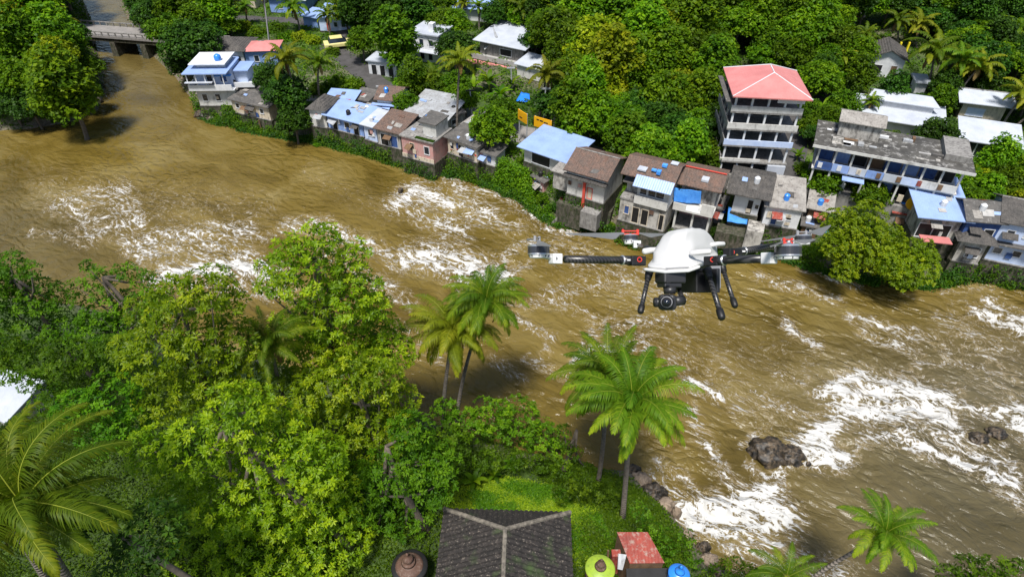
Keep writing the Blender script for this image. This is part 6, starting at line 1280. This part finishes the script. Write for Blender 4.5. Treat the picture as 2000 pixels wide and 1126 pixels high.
for k in range(0):
    m = MB(); q = L0[0].lerp(L0[3], .1+.12*k)+(L0[1]-L0[0])*((k*.37)%1*.7+.1); m.box(-.12,-.15,0,.12,.15,.02); m.build('roof_patch', M['white' if k % 2 else 'black'], e, loc=(q.x, q.y, q.z+.03))
def tank(px, py, z, rpx, label, mats, h, prof2, name='water_tank', seg=36, inner=False):
    p = Z(px, py, z); d = to_px(*p)[2]; r = rpx*d/FPX; e = empty(name, (p.x, p.y, gz(p.x, p.y)), 0, label, 'tank'); zt = z-e.location.z
    m = MB(); m.s = True; m.lathe([(r*.93,-.3),(r*.97,zt-h),(r,zt-h*.2),(r*.96,zt)], seg); m.build('drum', M[mats[0]], e)
    m = MB(); m.s = True; m.lathe([(r*1.04,zt+.005),(r*1.05,zt+.06),(r*.98,zt+.10),(r*.8,zt+.2),(r*.55,zt+.30),(r*.35,zt+.34)], seg); ld = m.build('lid', M[mats[1]], e)
    m = MB(); m.s = True; m.lathe([(a_*r, zt+.345+b_*r) for a_, b_ in prof2], 20); m.build('finial', M[mats[2]], ld); 
    for k in range(3):
        m = MB(); g = r*(1.02-.22*k); hz = zt+.11+.07*k; m.tube([(g*math.cos(a)*.9, g*math.sin(a)*.9, hz) for a in np.linspace(0, 2*math.pi, 25)], .018, 5, False); m.build('rib', M[mats[1]], ld)
    if inner:
        m = MB(); m.s = True; m.lathe([(r*.80,zt+.10),(r*.80,zt+.2),(r*.66,zt+.34),(r*.50,zt+.44),(r*.46,zt+.52),(r*.3,zt+.58)], 28); m.build('dome', M[mats[2]], ld)
    return e
fin = [(.42,0),(.36,.12),(.22,.2),(.30,.32),(.26,.5),(.10,.6),(.06,.8),(.09,.9),(.01,1.0)]
tank(800,1106,9.4,34,'rusty brown domed tank with a small finial left of the dark tiled roof',('black','black','rust_brown'),1.0,[(a_, b_+.25) for a_, b_ in fin],inner=True)
tank(1172,1110,9.6,28,'lime green round tank lid with a brown finial beside the tiled roof',('rust_brown','lime','rust_brown'),.8,fin)
tank(1326,1120,9.2,20,'bright blue plastic tank with a curled spout at the bottom edge',('blue_plastic','blue_plastic','blue_plastic'),.7,[(.5,0),(.42,.2),(.25,.35),(.18,.5),(.12,.8),(.2,.9),(.02,1.1)])
m = MB(); a = Z(1212,1092,9.3); m.slab([tuple(Z(1206,1110,9.2)-a), tuple(Z(1216,1112,9.2)-a), tuple(Z(1224,1082,9.8)-a), tuple(Z(1208,1080,9.7)-a)], .04); tag(m.build('metal_sheet', M['metal_grey'], loc=a), 'bluish metal sheet leaning between the lime tank and the tin shed', 'sheet')
m = MB(); a = Z(1192,1092,9.2); m.tube([(0,0,-2.5), tuple(Z(1188,1074,9.6)-a)], .07, 6); tag(m.build('wooden_post', M['wood'], loc=a), 'short wooden post behind the lime green tank', 'post')
m = MB(); a = Z(1203,1082,9.2); m.box(-.3,-.25,-2.2,.3,.25,.25); tag(m.build('red_box', M['rust_red'], loc=a, bevel=.04), 'small red box behind the metal sheet', 'box')
# white roof at the left edge
c = [Z(-70,790,8.5), Z(10,826,8.0), Z(88,742,8.8), Z(-20,712,9.2)]; e = empty('white_roofed_house', (c[1].x, c[1].y, gz(c[1].x, c[1].y)), 0, 'house with a bright white sheet roof at the left edge, sunk in greenery', 'house'); L0 = [p-e.location for p in c]
m = MB(); m.slab([tuple(p) for p in L0], .1); m.build('roof', M['metal_white'], e); lo = [(p.x*.95, p.y*.97+.1, -1) for p in L0]; hi = [(p.x*.95, p.y*.97+.1, p.z-.12) for p in L0]; m = MB(); m.hexa(lo+hi); m.build('wall', M['plaster_dirty'], e)
# ---------------------------------------------------------------- the drone
D0 = 3.0; o_ = Vector(ray(1325, 515))*1.0; depn = 1.0
def cam_pt(px, py, dep):
    r = ray(px, py); return Vector((0,0,CAMZ)) + Vector(r)*dep      # ray() is already scaled to unit depth
org = cam_pt(1325, 515, D0)
drone = empty('drone', org, 0, 'white and black quadcopter drone with a camera gimbal hovering over the river', 'drone'); drone.rotation_euler = (-PITCH, 0, 0)
Rinv = Euler((-PITCH, 0, 0)).to_matrix().transposed()
def DL(px, py, dep): return Rinv @ (cam_pt(px, py, dep) - org)
def flat(name, r, rough=.4, spec=.5, metal=0.0, col2=None):
    m, t, b, N, L = nmat(name); b.inputs['Base Color'].default_value = (*r, 1); b.inputs['Roughness'].default_value = rough; b.inputs['Specular IOR Level'].default_value = spec; b.inputs['Metallic'].default_value = metal
    co = N('TexCoord').outputs['Object']; n = N('TexNoise', i_Scale=60.0, i_Detail=4.0); L(co, n.inputs['Vector']); mr = N('MapRange'); mr.inputs[3].default_value = rough*.8; mr.inputs[4].default_value = min(1, rough*1.25); L(n.outputs[0], mr.inputs[0]); L(mr.outputs[0], b.inputs['Roughness']); return m
DM = {'shell': flat('drone_shell', (.60,.595,.585), .5, .3), 'grey': flat('drone_grey', (.23,.23,.24), .45), 'dark': flat('drone_dark', (.022,.022,.024), .4), 'black': flat('drone_black', (.008,.008,.009), .5),
      'alu': flat('drone_alu', (.62,.62,.63), .28, .5, .8), 'whitepart': flat('drone_white_part', (.66,.66,.66), .4), 'red': flat('drone_red', (.55,.035,.02), .35), 'blade': flat('drone_blade', (.17,.17,.175), .4), 'gold': flat('drone_gold', (.6,.42,.15), .35, .5, .9), 'lens': flat('drone_lens', (.01,.012,.02), .06, .9)}
cf, t_, b_, N_, L_ = nmat('carbon_fibre'); co = N_('TexCoord').outputs['Object']
w1 = N_('TexWave', wave_type='BANDS', bands_direction='DIAGONAL', i_Scale=26.0, i_Distortion=.6); L_(co, w1.inputs['Vector']); rr = ramp(t_, [(.2, (.010,.010,.011)), (.8, (.045,.044,.044))]); L_(w1.outputs[0], rr.inputs[0]); L_(rr.outputs[0], b_.inputs['Base Color']); b_.inputs['Roughness'].default_value = .32; DM['carbon'] = cf
S = 1/FPX
def tube_px(name, a, b, rpx, mat, parent=drone, seg=20, r2=None, mods=True):
    A, B = DL(*a), DL(*b); m = MB(); m.s = True; m.tube([A, B], [rpx*a[2]*S, (r2 or rpx)*b[2]*S], seg); o = m.build(name, DM[mat], parent); return o
def obox(name, c, size, mat, parent=drone, rz=0.0, bevel=.004, tilt=0.0):
    """box in drone space, centre from picture position and depth, size in picture px at that depth"""
    p = DL(*c); k = c[2]*S; m = MB(); sx, sy, sz = size[0]*k/2, size[1]*k/2, size[2]*k/2; m.box(-sx,-sy,-sz,sx,sy,sz); o = m.build(name, DM[mat], parent, bevel=bevel, loc=p); o.rotation_euler = (0, tilt, rz); return o
def loft(name, rings, mat, parent=drone, sub=2, facet=False):
    if facet:
        V = [tuple(p) for r in rings for p in r]; n = len(rings[0]); F = [(i*n+j, i*n+(j+1)%n, (i+1)*n+(j+1)%n, (i+1)*n+j) for i in range(len(rings)-1) for j in range(n)] + [tuple(range(n-1,-1,-1)), tuple(range((len(rings)-1)*n, len(rings)*n))]
        m = MB(); m.add(V, F); o = m.build(name, DM[mat], parent, smooth=True, subsurf=0)
        s1 = o.modifiers.new('subdivide', 'SUBSURF'); s1.subdivision_type = 'SIMPLE'; s1.levels = s1.render_levels = 2
        s2 = o.modifiers.new('soften', 'SMOOTH'); s2.factor = .5; s2.iterations = 2
        s3 = o.modifiers.new('subsurf', 'SUBSURF'); s3.levels = s3.render_levels = 1
        return o
    def cut(r): return [q for i in range(len(r)) for q in (r[i].lerp(r[i-1], .16), r[i].lerp(r[(i+1)%len(r)], .16))]
    rings = [cut(r) for r in rings]; rr_ = [rings[0]]
    for a_, b_ in zip(rings[:-1], rings[1:]): rr_ += [[p.lerp(q, .3) for p, q in zip(a_, b_)], [p.lerp(q, .7) for p, q in zip(a_, b_)], b_]
    rings = rr_
    V = [tuple(p) for r in rings for p in r]; n = len(rings[0]); F = [(i*n+j, i*n+(j+1)%n, (i+1)*n+(j+1)%n, (i+1)*n+j) for i in range(len(rings)-1) for j in range(n)] + [tuple(range(n-1,-1,-1)), tuple(range((len(rings)-1)*n, len(rings)*n))]
    m = MB(); m.add(V, F); return m.build(name, DM[mat], parent, smooth=True, subsurf=sub)
# shell: rings from the lower rim to the crown, corners: front-left, front-right, right-back, back, back-left
def ring(pts): return [DL(*p) for p in pts]
shell = loft('body_shell', [
 ring([(1263,527,2.86),(1300,531,2.78),(1345,530,2.76),(1362,524,2.78),(1384,517,3.0),(1404,508,3.25),(1330,505,3.35),(1284,508,3.2)]),
 ring([(1261,519,2.86),(1300,522,2.77),(1347,520,2.75),(1366,514,2.77),(1386,508,3.0),(1407,498,3.25),(1330,495,3.35),(1284,498,3.2)]),
 ring([(1273,514,2.87),(1304,515,2.79),(1334,512,2.79),(1352,506,2.82),(1378,501,3.03),(1406,489,3.25),(1330,485,3.35),(1280,490,3.2)]),
 ring([(1274,494,2.90),(1306,492,2.82),(1336,488,2.82),(1356,481,2.88),(1382,485,3.05),(1405,478,3.25),(1335,470,3.35),(1283,478,3.2)]),
 ring([(1284,479,2.93),(1310,476,2.86),(1334,474,2.86),(1352,468,2.92),(1380,474,3.06),(1398,470,3.24),(1340,458,3.32),(1291,468,3.15)]),
 ring([(1292,463,2.97),(1314,458,2.90),(1340,454,2.90),(1354,451,2.97),(1376,455,3.08),(1391,461,3.2),(1345,448,3.26),(1298,457,3.12)]),
 ring([(1304,452,3.00),(1322,448,2.96),(1342,445.5,2.96),(1354,445,3.0),(1368,445,3.1),(1378,448,3.18),(1345,444,3.2),(1310,450,3.1)]),
], 'shell', facet=True)
for nm_, pts, r_ in (('fairing_wing', [(1350,494,2.80),(1368,492,2.78),(1386,491,2.78)], 5.5), ('fairing_wing', [(1390,478,3.12),(1402,476,3.14),(1413,476,3.16)], 4.6), ('fairing_wing', [(1288,488,3.02),(1270,489,2.98),(1258,491,2.96)], 6.0), ('rim', [(1262,526,2.84),(1300,530.5,2.76),(1345,528,2.74),(1364,521,2.75)], 3.4)):
    m = MB(); m.s = True; P_ = [DL(*p) for p in pts]; P_ = [P_[0]+(P_[0]-P_[1])*.12] + P_ + [P_[-1]+(P_[-1]-P_[-2])*.15]; k = pts[0][2]*S*r_; m.tube(P_, [k*.7]+[k]*(len(P_)-2)+[k*.6], 14); m.build('fairing' if nm_ != 'rim' else 'lower_rim', DM['shell'], drone)
m = MB(); m.s = True; m.lathe([(.003,0),(.012,0),(.012,.006),(.004,.012)], 12); m.build('antenna_cap', DM['grey'], drone, loc=DL(1350,447.5,3.05))
for pts_ in ([(1300,522.5,2.765),(1346,520.5,2.745)],): 
    m = MB(); m.tube([DL(*p) for p in pts_], .0012, 6); m.build('panel_seam', DM['grey'], drone)
# frame plate, battery, gimbal
obox('frame_plate', (1335,528,2.98), (96,90,6), 'black', rz=.5)
obox('battery', (1350,549,3.02), (56,96,44), 'black', rz=.42, bevel=.006); obox('battery_strap', (1372,548,2.93), (8,90,46), 'dark', rz=.42); obox('rear_box', (1385,540,3.15), (24,40,46), 'grey', rz=.42)
gm = obox('gimbal_mount', (1309,542,2.82), (46,46,22), 'dark', rz=.2, bevel=.008); obox('gimbal_mount_step', (1307,555,2.82), (36,38,12), 'dark', rz=.2, bevel=.006); obox('port', (1306,551,2.74), (8,2,3), 'black', rz=.2, bevel=.001)
tube_px('gimbal_neck', (1308,560,2.8), (1308,574,2.8), 13, 'dark', r2=11)
g = obox('camera_body', (1303,590,2.72), (34,32,31), 'dark', rz=-.12, bevel=.016)
for a_, b_2, r_, mt in (((1303,589.5,2.672),(1302.5,589.5,2.655),13.5,'black'),((1302.5,589.5,2.655),(1302,589.5,2.645),11.2,'grey'),((1302,589.5,2.645),(1302,589.5,2.640),9.6,'black'),((1302,589.5,2.640),(1302,589.5,2.637),5.5,'lens')): tube_px('lens_ring' if mt != 'lens' else 'lens', a_, b_2, r_, mt, g.parent, 28)
tube_px('tilt_motor', (1278.5,590,2.74), (1290,590,2.74), 9.6, 'dark'); tube_px('motor_cap', (1277,590,2.74), (1279,590,2.74), 8.2, 'black'); tube_px('tilt_motor', (1316,588,2.76), (1334,586,2.78), 9.8, 'dark'); tube_px('motor_cap', (1334,586,2.78), (1336,586,2.78), 8.4, 'black')
tube_px('gimbal_arm', (1334,586,2.80), (1326,566,2.86), 5, 'dark')
# landing legs
for top, bot, rr_ in (((1268,532,2.88),(1252,604,2.80),4.6),((1381,526,2.86),(1408,614,2.72),5.3),((1409,516,3.25),(1434,592,3.12),4.4)):
    T, B = DL(*top), DL(*bot); lg = tube_px('leg', top, bot, rr_, 'carbon'); 
    m = MB(); m.s = True; k = top[2]*S; m.tube([T, T.lerp(B,.06), T.lerp(B,.20)], [k*rr_*1.75, k*rr_*1.65, k*rr_*1.35], 16); m.build('leg_socket', DM['black'], lg)
    m = MB(); m.s = True; k = bot[2]*S; m.tube([T.lerp(B,.88), T.lerp(B,.90), T.lerp(B,.98), T.lerp(B,1.06), T.lerp(B,1.10)], [k*rr_*1.1, k*rr_*1.38, k*rr_*1.45, k*rr_*1.4, k*rr_*.9], 16); m.build('rubber_foot', DM['black'], lg)
# arms: root, outer end, clamp, motor centre, motor radius px, motor height px
def arm(root, end, tube_r, cl, mot, mr_, mh, hinge=True):
    a_ = tube_px('arm', root, end, tube_r, 'carbon'); k = root[2]*S; R0, E0 = DL(*root), DL(*end); d = (E0-R0).normalized()
    if hinge:
        m = MB(); m.s = True; m.tube([R0, R0.lerp(E0,.13)], k*tube_r*1.18, 18); m.build('arm_sleeve', DM['dark'], a_)
        m = MB(); m.s = True; m.tube([R0.lerp(E0,.128), R0.lerp(E0,.145)], k*tube_r*1.28, 18); m.build('sleeve_ring', DM['alu'], a_)
        p = R0 - d*k*14; m = MB(); m.box(-k*17,-k*9,-k*10.5,k*17,k*9,k*8.5); h_ = m.build('hinge_block', DM['black'], a_, bevel=.004, loc=p); h_.rotation_euler = (0,0,math.atan2(d.y, d.x) if d.x > 0 else math.atan2(-d.y, -d.x))
        fwd = Vector((0,-k*10,0)); m = MB(); c_ = p+fwd+Vector((k*4 if d.x < 0 else -k*4,0,k*1)); m.tube([c_+Vector((math.cos(t)*k*4.2,0,math.sin(t)*k*4.2)) for t in np.linspace(0, 2*math.pi, 17)], k*1.1, 6, False); m.build('red_latch', DM['red'], h_.parent)
        m = MB(); m.tube([p+fwd+Vector((-k*5 if d.x < 0 else k*5,0,-k*5)), p+fwd*1.15+Vector((-k*5 if d.x < 0 else k*5,0,-k*5))], k*2.2, 12); m.build('screw', DM['gold'], a_)
        m = MB(); q = R0.lerp(E0,.07)+Vector((0,-k*tube_r*1.15,0)); m.box(-k*6,-k*1.2,-k*1.4,k*6,k*1.2,k*1.4); m.build('white_tag', DM['whitepart'], a_, loc=q)
    k2 = end[2]*S; mc = DL(*mot); km = mot[2]*S
    C = DL(*cl); m = MB(); s = k2*tube_r; m.box(-s*1.35,-s*1.3,-s*1.3,s*1.35,s*1.3,s*1.3); c_ = m.build('arm_clamp', DM['whitepart'], a_, bevel=.003, loc=C); c_.rotation_euler = (0,0,math.atan2(d.y, d.x))
    m = MB(); m.tube([C+Vector((0,-s*1.3,0)), C+Vector((0,-s*1.42,0))], s*.42, 12); m.build('clamp_bolt', DM['black'], a_)
    # motor plate
    q = mc + Vector((0,0,-km*mh*.5-km*3)); m = MB(); m.tube([C.lerp(q,.2), C.lerp(q,.75)], s*.55, 8); m.build('clamp_neck', DM['alu'], a_)
    m = MB(); m.lathe([(km*mr_*.3,-km*6),(km*mr_*.78,-km*5),(km*mr_*.84,-km*2),(km*mr_*.9,km*1.5)], 26); m.build('motor_mount', DM['whitepart'], a_, loc=q)
    mo = MB(); mo.s = False; mo.lathe([(km*mr_*.96,-km*mh*.5),(km*mr_,-km*mh*.45),(km*mr_,km*mh*.42),(km*mr_*.97,km*mh*.5)], 36); mo = mo.build('motor', DM['grey'], a_, loc=mc); mo.data.materials[0] = DM['motor_side']
    m = MB(); m.lathe([(km*mr_*1.01,km*mh*.42),(km*mr_*1.02,km*mh*.55),(km*mr_*.9,km*mh*.68),(km*mr_*.3,km*mh*.72),(km*mr_*.2,km*mh*.9)], 36); m.build('motor_cap', DM['alu'], mo)
    m = MB(); m.lathe([(km*mr_*.96,-km*mh*.62),(km*mr_*1.01,-km*mh*.6),(km*mr_*1.01,-km*mh*.46),(km*mr_*.96,-km*mh*.45)], 36); m.build('motor_base', DM['alu'], mo)
    for q_ in range(8):
        t = q_*math.pi/4; m = MB(); m.box(-km*1.1,-km*.7,-km*1.6,km*1.1,km*.7,km*1.6); v_ = m.build('winding', DM['black'], mo, loc=(math.cos(t)*km*mr_*.86, math.sin(t)*km*mr_*.86, -km*mh*.78)); v_.rotation_euler = (0,0,t)
    return a_, mc, km
DM['motor_side'] = flat('drone_motor_side', (.032,.034,.040), .22, .6)
arm((1232,508,2.88),(1103,506,2.72),7.6,(1085,505,2.70),(1052,488,2.68),21.5,15)
arm((1404,508,2.70),(1490,505,2.52),8.4,(1502,504,2.50),(1539,489,2.46),25,18)
arm((1272,487,3.28),(1250,481,3.7),5.6,(1244,477,3.8),(1231,464,3.9),14,9, False)
arm((1440,492,3.22),(1530,477,3.40),6.8,(1538,474,3.42),(1568,465,3.5),16,9)
def blade(root, tip, wmid, drop, mat='blade', th=.0035, parent=drone, edge=1):
    """a propeller blade: narrow root, broad shoulder, tapering tip, twisted; drop is how far the broad edge shows (px)"""
    A, B = DL(*root), DL(*tip); k = root[2]*S; ax = (B-A).normalized(); side = Vector((0,1,0)) if abs(ax.y) < .8 else Vector((1,0,0)); side = (side-ax*side.dot(ax)).normalized()
    prof = [(0,.18),(.10,.30),(.22,.85),(.30,1.0),(.55,.72),(.8,.42),(.96,.2),(1.0,.05)]; top = []; 
    for t, w_ in prof:
        p = A.lerp(B, t); tw = 1-.45*t; ww = wmid*k*w_; dn = Vector((0,0,-drop*k*w_*tw)); top.append((p+side*ww*.25, p-side*ww*.75+dn))
    V = []; F = []
    for l, r in top: V += [tuple(l+Vector((0,0,th))), tuple(r+Vector((0,0,th))), tuple(r), tuple(l)]
    for i in range(len(top)-1):
        for j in range(4): F.append((i*4+j, i*4+(j+1)%4, (i+1)*4+(j+1)%4, (i+1)*4+j))
    F += [(3,2,1,0), tuple(range(len(V)-4, len(V)))]
    m = MB(); m.add(V, F); m.build('propeller_blade', DM[mat], parent)
def hub(c, w_, mat, rz=0.0):
    p = DL(*c); k = c[2]*S; e_ = obox('propeller_hub', (c[0], c[1], c[2]), (w_, 5, 3), mat, rz=rz, bevel=.002); obox('hub_plate', (c[0], c[1]-6, c[2]), (w_, 5, 2), mat, rz=rz, bevel=.001)
    for s in (-1, 1):
        q = p + Vector((math.cos(rz)*s*w_*.42*k, math.sin(rz)*s*w_*.42*k, k*3)); m = MB(); m.lathe([(k*2.6,-k*5),(k*2.9,-k*3),(k*2.9,k*5),(k*1.6,k*6.5)], 10); m.build('hub_bolt', DM[mat], drone, loc=q)
hub((1231,457,3.9), 34, 'red'); blade((1218,454.5,3.88),(1104,456.5,3.6),20,16); blade((1244,454.5,3.92),(1306,457,4.1),18,11)
hub((1539,474,2.46), 22, 'red', .3); blade((1530,471,2.46),(1506,482,2.3),22,9); blade((1546,470,2.46),(1592,468,2.50),22,10)
hub((1566,459,3.5), 22, 'grey', .2); blade((1558,459,3.5),(1484,472,3.2),14,5); blade((1578,454,3.5),(1622,440,3.9),18,16)
hub((1049,470,2.68), 20, 'grey', 1.0); blade((1050,471,2.64),(1076,481,2.5),15,6); blade((1043,468,2.7),(1030,467,3.2),14,3)
